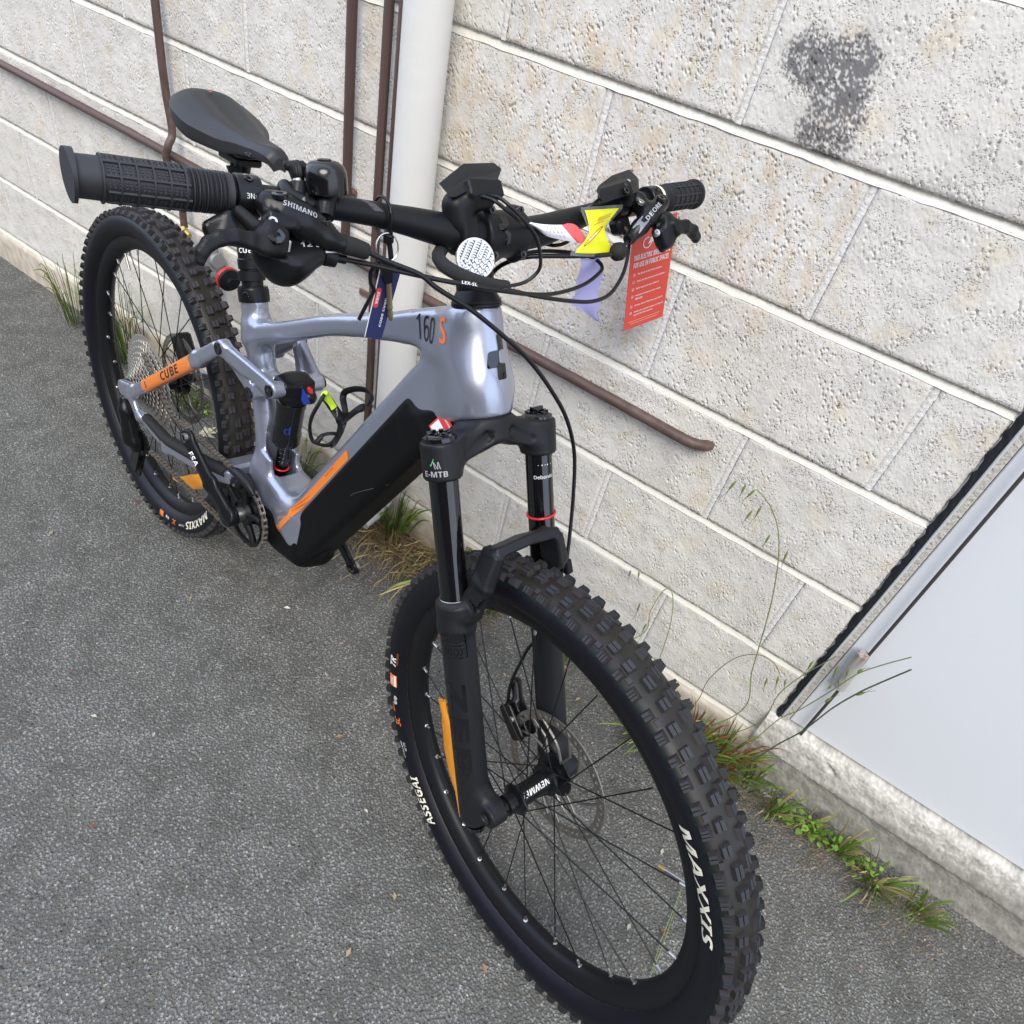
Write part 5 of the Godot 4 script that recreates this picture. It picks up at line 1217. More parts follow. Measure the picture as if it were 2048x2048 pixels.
func tyre_r(a: float) -> Vector2: return Vector2(0, 0)
func make_wheels():
	# meshes both wheels share
	var tp := [[0.2970, 0.0165], [0.2990, 0.0190], [0.3040, 0.0255], [0.3120, 0.0308], [0.3205, 0.0332], [0.3285, 0.0330], [0.3365, 0.0300], [0.3430, 0.0235], [0.3465, 0.0150], [0.3480, 0.0060]]
	var prof := []
	for q in tp: prof.append([q[0], q[1]])
	for i in tp.size(): prof.append([tp[tp.size() - 1 - i][0], -tp[tp.size() - 1 - i][1]])
	var mb := MB.new(); mb.colored = true; mb.lathe(prof, Vector3.ZERO, ZED, 120, true)
	var dust := noise(FastNoiseLite.TYPE_SIMPLEX, 60.0, 4, 3)
	for i in mb.v.size():
		var p := mb.v[i]; var r := Vector2(p.x, p.y).length(); var k := smoothstep(0.336, 0.344, r)
		mb.col[i] = Color(0.0075, 0.0078, 0.0085).lerp(Color(0.020, 0.0178, 0.0155) * (1.0 + 0.5 * dust.get_noise_3dv(p)), k)
	var tyre := mb.mesh(50)
	mb = MB.new(); mb.lathe([[0.2985, 0.0178], [0.2985, 0.0158], [0.2920, 0.0155], [0.2905, 0.0], [0.2920, -0.0155], [0.2985, -0.0158], [0.2985, -0.0178], [0.2905, -0.0178], [0.2850, -0.0165], [0.2760, -0.0110], [0.2725, -0.0040], [0.2722, 0.0], [0.2725, 0.0040], [0.2760, 0.0110], [0.2850, 0.0165], [0.2905, 0.0178]], Vector3.ZERO, ZED, 120, true); var rim := mb.mesh(45)
	mb = MB.new(); var t1 := []
	for j in 97: t1.append(V(cos(TAU * j / 96.0), sin(TAU * j / 96.0)) * 0.2992 + ZED * 0.0178)
	mb.tube(t1, 0.0009, 6, false); var bead := mb.mesh(70)
	# tread blocks: x along the tyre, y across, z outwards
	var side := _knob(0.0155, 0.0125, 0.0085, 0.74, 3); var sidb := _knob(0.0125, 0.0125, 0.0080, 0.72, 1); var trans := _knob(0.0100, 0.0085, 0.0062, 0.76, 0)
	var cen := _knob(0.0190, 0.0125, 0.0072, 0.82, 2); var cenb := _knob(0.0150, 0.0140, 0.0072, 0.82, 2)
	var kinds := {"side": side, "sidb": sidb, "trans": trans, "cen": cen, "cenb": cenb}
	var place := []      # kind, angle, angle round the section
	var N := 42
	for i in N:
		var g := TAU * i / N; var p := TAU / N
		for s in [1.0, -1.0]:
			var o: float = 0.0 if s > 0 else p * 0.25
			place.append(["side", g + o, s * 1.02]); place.append(["sidb", g + o + p * 0.5, s * 0.98])
			place.append(["trans", g + o + p * 0.28, s * 0.66])
			place.append(["cen" if i % 2 == 0 else "cenb", g + o * 0.4 + p * 0.02, s * (0.22 if i % 2 == 0 else 0.36)])
			place.append(["cenb", g + o * 0.4 + p * 0.52, s * (0.40 if i % 2 == 0 else 0.20)])
	var m_knob := vmat(0.62); m_knob.metallic_specular = 0.4; M.knob = m_knob
	var fn := noise(FastNoiseLite.TYPE_SIMPLEX, 1.0, 19, 2)
	for w in 2:
		var t := ST * Transform3D(Basis.IDENTITY, AX) if w == 0 else Transform3D(Basis.IDENTITY, RA)
		var wh := part("front_wheel" if w == 0 else "rear_wheel", bike, t)
		put("tyre", tyre, M.tyre_side, wh); put("rim", rim, M.black_matte, wh)
		put("bead_line", bead, mat(lin(0.10, 0.055, 0.028), 0.8), wh)
		var eye := t.affine_inverse() * to_bike(EYE)
		var rest := MB.new(); var count := 0
		var seen := []
		for k in place:
			var a: float = k[1]; var phi: float = k[2]
			var n := V(cos(a), sin(a)) * cos(phi) + ZED * sin(phi)
			var c := V(cos(a), sin(a)) * (0.3150 + 0.0330 * cos(phi)) + ZED * 0.0335 * sin(phi)
			if absf(phi) > 0.9: c = V(cos(a), sin(a)) * 0.3405 + ZED * signf(phi) * 0.0265; n = (V(cos(a), sin(a)) * 0.62 + ZED * signf(phi) * 0.78).normalized()
			var tx := V(-sin(a), cos(a)); var tf := Transform3D(Basis(tx, n.cross(tx), n), c - n * 0.0006)
			seen.append([n.dot((eye - c).normalized()), k[0], tf])
		seen.sort_custom(func(p, q): return p[0] > q[0])
		for q in seen:
			if count < 290 and q[0] > -0.05:
				put("tread_block", kinds[q[1]], M.knob, wh, q[2]); count += 1
			else:
				var me: ArrayMesh = kinds[q[1]]; var vs: PackedVector3Array = me.surface_get_arrays(0)[Mesh.ARRAY_VERTEX]
				var ix: PackedInt32Array = me.surface_get_arrays(0)[Mesh.ARRAY_INDEX]
				for e in range(0, ix.size(), 3): rest.tri(q[2] * vs[ix[e]], q[2] * vs[ix[e + 2]], q[2] * vs[ix[e + 1]])
		var ro := put("far_tread", rest.mesh(20), M.rubber, wh); ro.set_meta("kind", "stuff")
		# hub
		mb = MB.new()
		if w == 0: mb.lathe([[0.008, -0.055], [0.0105, -0.054], [0.0105, -0.047], [0.021, -0.045], [0.021, -0.040], [0.0155, -0.038], [0.0155, -0.031], [0.0245, -0.029], [0.0245, -0.025], [0.0165, -0.022], [0.0150, 0.0], [0.0165, 0.026], [0.0225, 0.029], [0.0225, 0.0325], [0.0135, 0.035], [0.0125, 0.042], [0.0150, 0.043], [0.0150, 0.049], [0.0105, 0.050], [0.0105, 0.055], [0.008, 0.055]], Vector3.ZERO, ZED, 32)
		else: mb.lathe([[0.008, -0.072], [0.010, -0.071], [0.011, -0.052], [0.021, -0.050], [0.021, -0.044], [0.017, -0.042], [0.028, -0.034], [0.028, -0.030], [0.019, -0.026], [0.018, 0.010], [0.028, 0.018], [0.028, 0.022], [0.018, 0.025], [0.018, 0.069], [0.009, 0.072]], Vector3.ZERO, ZED, 28)
		var hub := put("hub", mb.mesh(), M.black_satin, wh)
		if w == 0:
			put("lettering", text_mesh("NEWMEN", 0.0085, func(x: float, y: float) -> Vector3:
				var g := 0.62 - y / 0.0165
				return V(cos(g), sin(g)) * 0.0166 + ZED * (0.004 + x), 0.2, 1.05, 700), M.white_print, hub)
		# spokes: three cross
		var ns := 28; var fl: Array = [0.030, -0.027] if w == 0 else [0.020, -0.032]
		for i in ns:
			var s := 0 if i % 2 == 0 else 1; var ra := TAU * (i + 0.5) / ns; var lead := 1.0 if (i / 2) % 2 == 0 else -1.0
			var ha := ra + lead * 1.18; var a: Vector3 = V(cos(ha), sin(ha)) * 0.0205 + ZED * (fl[s] + 0.0015 * lead); var b := V(cos(ra), sin(ra)) * 0.2735 + ZED * (0.003 if s == 0 else -0.003)
			mb = MB.new(); mb.tube([a, b], 0.00100, 6); put("spoke", mb.mesh(60), M.black_satin, wh)
			var dn := (a - b).normalized(); mb = MB.new(); mb.lathe([[0.0021, -0.002], [0.0021, 0.010], [0.0014, 0.0115]], b, dn, 8); mb.lathe([[0.0034, -0.0006], [0.0036, 0.0004], [0.0022, 0.0012]], b + dn * 0.001, dn, 10); put("nipple", mb.mesh(), M.steel, wh)
		# disc rotor: two hoops joined by bridges, on slanting arms
		var rz := -0.0455 if w == 0 else -0.047; var R := 0.1; mb = MB.new()
		for hp in [[0.0950, R], [0.0850, 0.0900]]: mb.lathe([[hp[0], rz - 0.0009], [hp[1], rz - 0.0009], [hp[1], rz + 0.0009], [hp[0], rz + 0.0009]], Vector3.ZERO, ZED, 96, true)
		for i in 48:
			var g := TAU * i / 48.0; var dg := 0.05 if i % 3 else 0.11
			mb.tube([V(cos(g), sin(g)) * 0.0878 + ZED * rz, V(cos(g + dg), sin(g + dg)) * 0.0978 + ZED * rz], [0.0021, 0.0021], 4)
		for i in 48:
			var g := TAU * (i + 0.5) / 48.0; mb.lathe([[0.0022 if i % 2 else 0.0034, rz - 0.00085], [0.0022 if i % 2 else 0.0034, rz + 0.00085]], V(cos(g), sin(g)) * 0.0925, ZED, 8)
		var disc := put("rotor_disc", mb.mesh(30), M.disc, wh)
		for i in 7:
			var g := TAU * i / 7.0; mb = MB.new(); var pp := spline([V(cos(g - 0.75), sin(g - 0.75)) * 0.030 + ZED * rz, V(cos(g - 0.35), sin(g - 0.35)) * 0.058 + ZED * rz, V(cos(g), sin(g)) * 0.087 + ZED * rz], 4)
			mb.tube(pp, 0.0021, 6); mb.tube([V(cos(g - 0.75), sin(g - 0.75)) * 0.030 + ZED * rz, V(cos(g - 0.85), sin(g - 0.85)) * 0.060 + ZED * rz, V(cos(g - 0.62), sin(g - 0.62)) * 0.087 + ZED * rz], 0.0019, 6); put("rotor_arm", mb.mesh(60), M.disc, wh)
		mb = MB.new(); mb.lathe([[0.0, rz - 0.006], [0.016, rz - 0.006], [0.019, rz - 0.002], [0.034, rz - 0.0015], [0.034, rz + 0.0015], [0.019, rz + 0.002]], Vector3.ZERO, ZED, 30); put("rotor_carrier", mb.mesh(), M.black_satin, wh)
		if w == 0: wheel_print(wh, t)
		else: rear_print(wh, t)

func _knob(l: float, w: float, h: float, taper: float, sipes: int) -> ArrayMesh:
	var m := MB.new(); m.colored = true
	var blk := func(x0: float, x1: float, y0: float, y1: float, z0: float, z1: float, k: float):
		var cx := (x0 + x1) / 2; var cy := (y0 + y1) / 2
		var T := []; var B := []
		for q in [[x0, y0], [x1, y0], [x1, y1], [x0, y1]]:
			B.append(Vector3(q[0], q[1], z0)); T.append(Vector3(cx + (q[0] - cx) * k, cy + (q[1] - cy) * k, z1))
		for i in 4:
			var j := (i + 1) % 4; m.quad(B[i], B[j], T[j], T[i])
		m.quad(T[0], T[1], T[2], T[3])
	blk.call(-l / 2, l / 2, -w / 2, w / 2, -0.002, h * 0.72, taper)
	var lx := l / 2 * taper * 0.97; var wy := w / 2 * taper * 0.97
	if sipes == 2:       # one cut along the middle
		blk.call(-lx, lx, -wy, -0.0006, h * 0.70, h, 0.94); blk.call(-lx, lx, 0.0006, wy, h * 0.70, h, 0.94)
	elif sipes == 3:
		for i in 3: blk.call(-lx + 2 * lx * i / 3.0 + 0.0004, -lx + 2 * lx * (i + 1) / 3.0 - 0.0004, -wy, wy, h * 0.70, h, 0.94)
	elif sipes == 1:
		blk.call(-lx, -0.0005, -wy, wy, h * 0.70, h, 0.94); blk.call(0.0005, lx, -wy, wy, h * 0.70, h, 0.94)
	else: blk.call(-lx, lx, -wy, wy, h * 0.70, h, 0.95)
	for i in m.v.size(): m.col[i] = Color(0.036, 0.027, 0.021).lerp(Color(0.030, 0.0305, 0.033), smoothstep(h * 0.2, h * 0.75, m.v[i].z))
	return m.mesh(20)

# flat print on the tyre's drive-side wall; letters stand with their feet towards the rim or the tread
func wall_at(ang: float, mid: float, feet_in: bool) -> Callable:
	var prof := [[0.2990, 0.0190], [0.3040, 0.0255], [0.3120, 0.0308], [0.3205, 0.0332], [0.3285, 0.0330], [0.3365, 0.0300], [0.3430, 0.0235]]
	return func(x: float, y: float) -> Vector3:
		var r := clampf(mid + (y if feet_in else -y), 0.2995, 0.342); var g := ang - (x if feet_in else -x) / mid
		var z := 0.033
		for i in prof.size() - 1:
			if r >= prof[i][0] and r <= prof[i + 1][0]: z = lerpf(prof[i][1], prof[i + 1][1], (r - prof[i][0]) / (prof[i + 1][0] - prof[i][0]))
		return V(cos(g), sin(g)) * (r + 0.0001) + ZED * (z + 0.0007)
func ang_of(k: String, a: float, b: float) -> float:
	var p := sl(k, a, b, 0.032) - AX
	return atan2(p.y, p.x)
func wheel_print(wh: Node3D, t: Transform3D):
	var g1 := ang_of("K2", 420, 1540); var g2 := ang_of("R7", 1540, 640)
	put("lettering", text_mesh("ASSEGAI", 0.0165, wall_at(g1, 0.3165, true), 0.22, 1.0, 700), M.cream_print, wh)
	put("lettering", text_mesh("MAXXIS", 0.0165, wall_at(g2, 0.3175, true), 0.25, 1.75, 700), M.cream_print, wh)
	put("lettering", text_mesh("27.5x2.6WT", 0.0045, wall_at(ang_of("K2", 240, 1050), 0.321, true), 0.2), M.white_print, wh)
	put("lettering", text_mesh("60 TPI", 0.0042, wall_at(ang_of("K2", 262, 1040), 0.314, true), 0.2), M.white_print, wh)
	put("lettering", text_mesh("3C", 0.0120, wall_at(ang_of("K2", 205, 800), 0.318, true), 0.2, 0.9, 700), M.orange_print, wh)
	put("lettering", text_mesh("Grip", 0.0085, wall_at(ang_of("K2", 185, 610), 0.316, true), 0.2, 1.0, 700), M.white_print, wh)
	put("lettering", text_mesh("MAXX", 0.0050, wall_at(ang_of("K2", 160, 650), 0.3225, true), 0.2, 1.0, 700), M.orange_print, wh)
	put("lettering", text_mesh("TR", 0.0130, wall_at(ang_of("K2", 160, 240), 0.320, true), 0.25, 1.1, 700), M.white_print, wh)
	put("lettering", text_mesh("TUBELESS READY", 0.0030, wall_at(ang_of("K2", 205, 255), 0.3115, true), 0.2, 0.9), M.orange_print, wh)
	put("mark", rect_on(-0.0125, -0.0080, 0.0125, 0.0080, wall_at(ang_of("K2", 165, 425), 0.319, true)), M.orange_print, wh)
	var w2 := wall_at(ang_of("K2", 165, 425), 0.319, true)
	put("lettering", text_mesh("EXO", 0.0062, func(x: float, y: float) -> Vector3: return w2.call(x, y + 0.003) + ZED * 0.0005, 0.1, 1.0, 700), M.white_print, wh)
	put("mark", rect_on(-0.0115, -0.0072, 0.0115, -0.0022, func(x: float, y: float) -> Vector3: return w2.call(x, y) + ZED * 0.0005), M.cream_print, wh)
	# amber reflector clipped across the spokes behind the leg
	var pts := []
	for q in [["K1", 100, 700], ["K1", 120, 800], ["K1", 145, 920], ["K1", 170, 1120], ["K1", 200, 1300], ["K1", 235, 1450], ["K1", 262, 1650]]: pts.append(sl(q[0], q[1], q[2], 0.014) - AX)
	var ws := [0.010, 0.007, 0.015, 0.018, 0.016, 0.009, 0.004]; var rg := []
	for i in pts.size():
		var tn: Vector3 = (pts[mini(i + 1, 6)] - pts[maxi(i - 1, 0)]).normalized(); var sd := tn.cross(ZED).normalized(); var r := PackedVector3Array()
		for j in 12:
			var g := TAU * j / 12.0; r.append(pts[i] + sd * cos(g) * ws[i] + ZED * sin(g) * 0.0045)
		rg.append(r)
	var mb := MB.new(); mb.loft(rg); put("spoke_reflector", mb.mesh(50), M.reflector_orange, wh)
	# valve
	var vv := sl("R7", 1465, 610, 0.0) - AX; var vi := sl("R7", 1385, 552, 0.0) - AX; mb = MB.new(); var vo := V(vv.x, vv.y).normalized(); mb.tube([vo * 0.275, vo * 0.238], 0.0028, 10); put("valve_stem", mb.mesh(), M.steel_dull, wh)
	mb = MB.new(); mb.tube([vo * 0.239, vo * 0.229], [0.0034, 0.0022], 10); put("valve_cap", mb.mesh(), M.brass, wh)
func rear_print(wh: Node3D, t: Transform3D):
	var an := func(a: float, b: float) -> float:
		var p := bp("K4", a, b, 0.032) - RA
		return atan2(p.y, p.x)
	put("lettering", text_mesh("MAXXIS", 0.0165, wall_at(an.call(900, 1160), 0.3175, true), 0.25, 1.75, 700), M.cream_print, wh)
	put("lettering", text_mesh("27.5x2.6WT", 0.0045, wall_at(an.call(690, 1110), 0.319, true), 0.2), M.white_print, wh)
	put("mark", rect_on(-0.009, -0.007, 0.009, 0.007, wall_at(an.call(440, 855), 0.318, true)), M.orange_print, wh)
	put("lettering", text_mesh("Grip", 0.0085, wall_at(an.call(510, 945), 0.316, true), 0.2, 1.0, 700), M.white_print, wh)
	put("lettering", text_mesh("3C", 0.0115, wall_at(an.call(590, 1030), 0.318, true), 0.2, 1.0, 700), M.orange_print, wh)
	var pts := [bp("K4", 620, 600, 0.016) - RA, bp("K4", 720, 640, 0.016) - RA, bp("K4", 840, 650, 0.016) - RA, bp("K4", 980, 640, 0.016) - RA, bp("K4", 1060, 610, 0.016) - RA]
	var ws := [0.005, 0.011, 0.017, 0.016, 0.006]; var rg := []
	for i in 5:
		var tn: Vector3 = (pts[mini(i + 1, 4)] - pts[maxi(i - 1, 0)]).normalized(); var sd := tn.cross(ZED).normalized(); var r := PackedVector3Array()
		for j in 12:
			var g := TAU * j / 12.0; r.append(pts[i] + sd * cos(g) * ws[i] + ZED * sin(g) * 0.004)
		rg.append(r)
	var mb := MB.new(); mb.loft(rg); put("spoke_reflector", mb.mesh(50), M.reflector_orange, wh)
	var vo := V(cos(2.2), sin(2.2)); mb = MB.new(); mb.tube([vo * 0.275, vo * 0.238], 0.0028, 10); put("valve_stem", mb.mesh(), M.steel_dull, wh)
	# caliper on the far stay
	var cc := bp("R8", 460, 270, -0.06) - RA; mb = MB.new(); mb.box(V(cc.x, cc.y, -0.052), V(0.017, 0.030, 0.017), Basis(ZED, 0.7), 0.005); put("brake_caliper", mb.mesh(), M.black_satin, bike, t)

# ---------------------------------------------------------------- handlebar and what is clamped to it (steered axes: x forward, y along the steerer, z to the drive side)
func bar_at(z: float) -> Vector3:
	var a := absf(z)
	var t := [[0.0, 0.2030, 0.0480], [0.040, 0.2032, 0.0480], [0.070, 0.2070, 0.0480], [0.110, 0.2150, 0.0478], [0.150, 0.2220, 0.0475], [0.190, 0.2275, 0.0470], [0.230, 0.2315, 0.0460], [0.270, 0.2355, 0.0445], [0.330, 0.2415, 0.0410], [0.400, 0.2485, 0.0365]]
	for i in t.size() - 1:
		if a <= t[i + 1][0]:
			var f: float = (a - t[i][0]) / (t[i + 1][0] - t[i][0]); f = clampf(f, 0, 1)
			return V(lerpf(t[i][2], t[i + 1][2], f), lerpf(t[i][1], t[i + 1][1], f) + 0.0075 * smoothstep(-0.05, -0.25, z), z)
	return V(0.0365, 0.2485, z)
func ring_on_bar(z0: float, z1: float, r0: float, r1: float, n := 28) -> ArrayMesh:
	var mb := MB.new(); var a := bar_at(z0); var b := bar_at(z1); var L := a.distance_to(b)
	mb.lathe([[r0, 0.0], [r1 - 0.0008, 0.0], [r1, 0.0008], [r1, L - 0.0008], [r1 - 0.0008, L], [r0, L]], a, b - a, n)
	return mb.mesh()
func f_stem(p: Vector3) -> float:
	var d := cyl(p, V(0, 0.166), V(0, 0.206), 0.0195, 0.0190, 0.003)
	d = smin(d, slab(p, V(0.0, 0.186), V(0.036, 0.2015), ZED, 0.021, 0.017, 0.024, 0.021, 0.007), 0.010)
	d = smin(d, cyl(p, V(0.048, 0.203, -0.031), V(0.048, 0.203, 0.029), 0.0245, 0.0245, 0.003), 0.006)
	for s in [-1.0, 1.0]:
		for e in [-1.0, 1.0]: d = smin(d, cap(p, V(0.046, 0.203 + e * 0.0245, s * 0.020 - 0.001), V(0.058, 0.203 + e * 0.0225, s * 0.020 - 0.001), 0.0066, 0.0060), 0.004)
	return smax(d, absf(p.z + 0.001) * 0.0 + (p.x - 0.0745), 0.004)

func make_cockpit():
	var st := put("stem", nets(f_stem, V(-0.03, 0.155, -0.045), V(0.085, 0.240, 0.045), 0.0027), M.black_matte, bike, ST)
	for s in [-1.0, 1.0]:
		for e in [-1.0, 1.0]: bolt(st, V(0.0640, 0.203 + e * 0.0225, s * 0.020 - 0.001), V(1, 0, 0), 0.0046, M.black_gloss)
	var c := hit("z2", 500, 645, f_stem, true); var em := laid(f_stem, c, V(0, 0, -1))
	var pl := PackedVector2Array()
	for q in [[490, 598], [520, 602], [525, 632], [502, 650], [530, 668], [528, 705], [496, 712], [500, 690], [512, 682], [492, 660], [470, 655], [466, 632], [492, 628]]: pl.append(Vector2((q[0] - 500) * 0.00026, -(q[1] - 655) * 0.00026))
	put("emblem", poly_on(pl, em), M.black_gloss, st)
	var mb := MB.new(); mb.lathe([[0.0, 0.209], [0.015, 0.209], [0.0185, 0.207], [0.0185, 0.205]], Vector3.ZERO, V(0, 1, 0), 24); put("top_cap", mb.mesh(), M.black_satin, bike, ST)
	# bar
	var path := []; var rad := []
	for i in 81:
		var z := -0.365 + 0.76 * i / 80.0; path.append(bar_at(z)); rad.append(lerpf(0.0175, 0.0111, smoothstep(0.05, 0.17, absf(z))))
	mb = MB.new(); mb.tube(path, rad, 28); var bar := put("handlebar", mb.mesh(60), M.black_matte, bike, ST)
	put("decal", poly_on(PackedVector2Array([Vector2(-0.011, 0.008), Vector2(-0.003, 0.0085), Vector2(0.011, -0.006), Vector2(0.001, -0.0065)]), func(x: float, y: float) -> Vector3:
		var b := bar_at(0.158 - x); var g := 0.55 + y / 0.0135; var r := lerpf(0.0175, 0.0111, smoothstep(0.05, 0.17, absf(b.z))) + 0.0004
		return b + V(cos(g) * r, sin(g) * r, 0)), mat(lin(0.05, 0.05, 0.055), 0.3), bar)
	# grips
	for s in [1.0, -1.0]:
		var g := part("grip", bike, ST)
		var z0 := 0.283 if s > 0 else 0.272
		put("lock_ring", ring_on_bar(s * (z0 - 0.021), s * (z0 - 0.001), 0.0112, 0.0172), M.black_satin, g)
		if s < 0: put("band", ring_on_bar(s * (z0 - 0.001), s * (z0 + 0.003), 0.0112, 0.0174), M.cream_print, g)
		bolt(g, bar_at(s * (z0 - 0.011)) + V(0.0125, 0.0120, 0), V(0.72, 0.7, 0), 0.0038, M.black_gloss)
		mb = MB.new(); var pp := []; var rr := []
		var n := 150
		for i in n + 1:
			var u := float(i) / n; var z := z0 + 0.002 + u * (0.116 if s > 0 else 0.090); var r := 0.0158
			if u < 0.04: r = 0.0166
			elif u < 0.30: r = 0.0163 + 0.0008 * (1.0 if int((u - 0.04) / 0.0087) % 2 == 0 else -1.0)
			elif u > 0.955: r = 0.0195
			else: r = 0.0156 + 0.0006 * sin(PI * (u - 0.3) / 0.65)
			pp.append(bar_at(s * z)); rr.append(r)
		mb.tube(pp, rr, 32); put("sleeve", mb.mesh(35), M.grip, g)
		mb = MB.new()
		# net of ridges round the hand's part
		for k in 6:
			var z := z0 + (0.038 if s > 0 else 0.026) + 0.0115 * k; var a := bar_at(s * z); var b := bar_at(s * (z + 0.0018)); mb.lathe([[0.0150, 0.0], [0.0180, 0.0002], [0.0180, 0.0016], [0.0150, 0.0018]], a, b - a, 32, true)
		for k in 9:
			var gg := TAU * k / 9.0; var q := []
			for e in 8: q.append(bar_at(s * (z0 + (0.037 if s > 0 else 0.025) + 0.0084 * e)) + V(cos(gg), sin(gg), 0) * 0.0168)
			mb.tube(q, 0.0013, 6)
		put("ridges", mb.mesh(40), M.grip, g)
		mb = MB.new()
		for k in 5:      # knurled cushions inside the net
			for j in 9:
				for u in 3:
					for w in 3:
						var gg := TAU * (j + 0.2 + 0.2 * (w + 0.5)) / 9.0; var b := bar_at(s * (z0 + (0.041 if s > 0 else 0.029) + 0.0115 * k + 0.0033 * u)); var nn := V(cos(gg), sin(gg), 0)
						mb.box(b + nn * 0.0160, V(0.0008, 0.0010, 0.0010), Basis(nn, V(-nn.y, nn.x, 0), ZED) * Basis(V(1, 0, 0), 0.78), 0.0003)
		put("knurling", mb.mesh(20), M.grip, g)
		if s > 0:
			put("lettering", text_mesh("3Nm", 0.0040, func(x: float, y: float) -> Vector3:
				var q := bar_at(z0 - 0.011 - x); var a := -0.12 + y / 0.0172
				return q + V(cos(a), sin(a), 0) * 0.0176, 0, 1.0), M.white_print, g)
			put("lettering", text_mesh("acros", 0.0048, func(x: float, y: float) -> Vector3:
				var q := bar_at(z0 - 0.011 + y); var a := 1.55 + x / 0.0172
				return q + V(cos(a), sin(a), 0) * 0.0176, 0, 1.0), M.grey_print, g)
	right_controls()
	left_controls()
	display()

func right_controls():
	var K := func(a: float, b: float, f: float) -> Vector3: return sp("K6", a, b, f)
	var z3 := func(a: float, b: float, f: float) -> Vector3: return sp("z3", a, b, f)
	var br := part("brake_lever", bike, ST)
	var m0: Vector3 = K.call(335, 455, 0.066); var m1: Vector3 = K.call(500, 520, 0.069); var m2: Vector3 = K.call(720, 630, 0.070); var m3: Vector3 = K.call(930, 730, 0.070); var h0: Vector3 = K.call(1000, 850, 0.072); var h1: Vector3 = K.call(1170, 900, 0.074)
	var p0: Vector3 = K.call(330, 640, 0.078); var p1: Vector3 = K.call(600, 690, 0.078); var bz := bar_at(m1.z - 0.012); var bz2 := bar_at(m1.z - 0.03)
	var f_mc := func(p: Vector3) -> float:
		var d := cap(p, m0, m1, 0.0120, 0.0128)
		d = smin(d, cap(p, m1, m2, 0.0128, 0.0130), 0.008)
		d = smin(d, cap(p, m2, m3, 0.0130, 0.0105), 0.008)
		d = smin(d, cap(p, m2 + V(0, -0.008, 0), h0, 0.009, 0.0082), 0.010)
		d = smin(d, cap(p, h0, h1, 0.0082, 0.0080), 0.006)
		d = smin(d, slab(p, p0, p1, V(1, 0, 0), 0.008, 0.0088, 0.006, 0.004, 0.003), 0.006)
		return smin(d, cap(p, m1 + V(-0.004, 0, 0), bz2, 0.010, 0.011), 0.010)
	put("master_cylinder", nets(f_mc, V(0.025, 0.16, 0.14), V(0.11, 0.265, 0.30), 0.0024), M.black_satin, br)
	put("clamp", ring_on_bar(m1.z - 0.037, m1.z - 0.016, 0.0110, 0.0158), M.black_satin, br)
	var cs: Vector3 = K.call(672, 378, 0.068)
	var mb := MB.new(); mb.lathe([[0.0, 0.003], [0.0038, 0.0030], [0.0058, 0.0015], [0.0062, -0.002]], cs, V(0.45, 0.85, 0.1), 16); put("clamp_screw", mb.mesh(), M.steel, br)
	mb = MB.new(); mb.tube([K.call(500, 235, 0.05), K.call(560, 360, 0.064), K.call(690, 440, 0.068)], [0.006, 0.0075, 0.0090], 12); put("clamp_arm", mb.mesh(60), M.black_satin, br)
	bolt(br, K.call(450, 325, 0.078), V(0.35, 0.92, 0.1), 0.0068, M.black_gloss)
	bolt(br, K.call(945, 622, 0.078), V(0.40, 0.9, 0.0), 0.0062, M.black_gloss)
	bolt(br, K.call(375, 635, 0.087), V(0.85, 0.5, 0.1), 0.0040, M.steel)
	mb = MB.new(); mb.tube(spline([h1, K.call(1300, 935, 0.074), K.call(1420, 975, 0.074), K.call(1455, 985, 0.074)], 6), [0.0082, 0.0082, 0.0084, 0.0084, 0.0084, 0.0084, 0.0083, 0.0082, 0.0081, 0.0080, 0.0079, 0.0078, 0.0076, 0.0074, 0.0072, 0.0070, 0.0062, 0.0050, 0.0035], 20); put("hose_boot", mb.mesh(60), M.rubber, br)
	var tl := laid(f_mc, hit("K6", 690, 500, f_mc, true), (K.call(830, 570, 0.07) - K.call(560, 450, 0.07)))
	put("lettering", text_mesh("SHIMANO", 0.0046, func(x: float, y: float) -> Vector3: return tl.call(x, y), 0.0, 1.05, 700), M.grey_print, br)
	# lever blade with one continuous field
	var B := [z3.call(835, 130, 0.086), z3.call(770, 175, 0.088), z3.call(700, 165, 0.090), z3.call(620, 140, 0.092), z3.call(540, 150, 0.092), z3.call(475, 180, 0.091), z3.call(438, 225, 0.090), z3.call(428, 275, 0.089)]
	var br2: Vector3 = K.call(300, 830, 0.086); var br3: Vector3 = K.call(470, 880, 0.084); var q0: Vector3 = z3.call(640, 10, 0.062); var q1: Vector3 = z3.call(740, 100, 0.074)
	var f_lev := func(p: Vector3) -> float:
		var d := 1.0
		var hs := [0.0090, 0.0085, 0.0066, 0.0060, 0.0060, 0.0056, 0.0050, 0.0042]
		for i in 7: d = smin(d, slab(p, B[i], B[i + 1], V(1, 0, 0), 0.0045, hs[i], 0.0045, hs[i + 1], 0.0032), 0.003)
		d = smin(d, slab(p, br2, br3, V(1, 0, 0), 0.007, 0.0130, 0.007, 0.0115, 0.004), 0.008)
		return smin(d, cap(p, q0, q1, 0.0055, 0.0065), 0.006)
	put("lever_blade", nets(f_lev, V(0.045, 0.165, 0.21), V(0.11, 0.265, 0.37), 0.0024), M.black_matte, br)
	bolt(br, K.call(415, 800, 0.0945), V(0.85, 0.45, 0.1), 0.0072, M.black_gloss)
	mb = MB.new(); mb.tube([K.call(548, 850, 0.086), K.call(530, 905, 0.085), K.call(515, 960, 0.083)], [0.0032, 0.0038, 0.0045], 12); put("pin", mb.mesh(60), M.steel, br)
	# shifter
	var sh := part("gear_shifter", bike, ST)
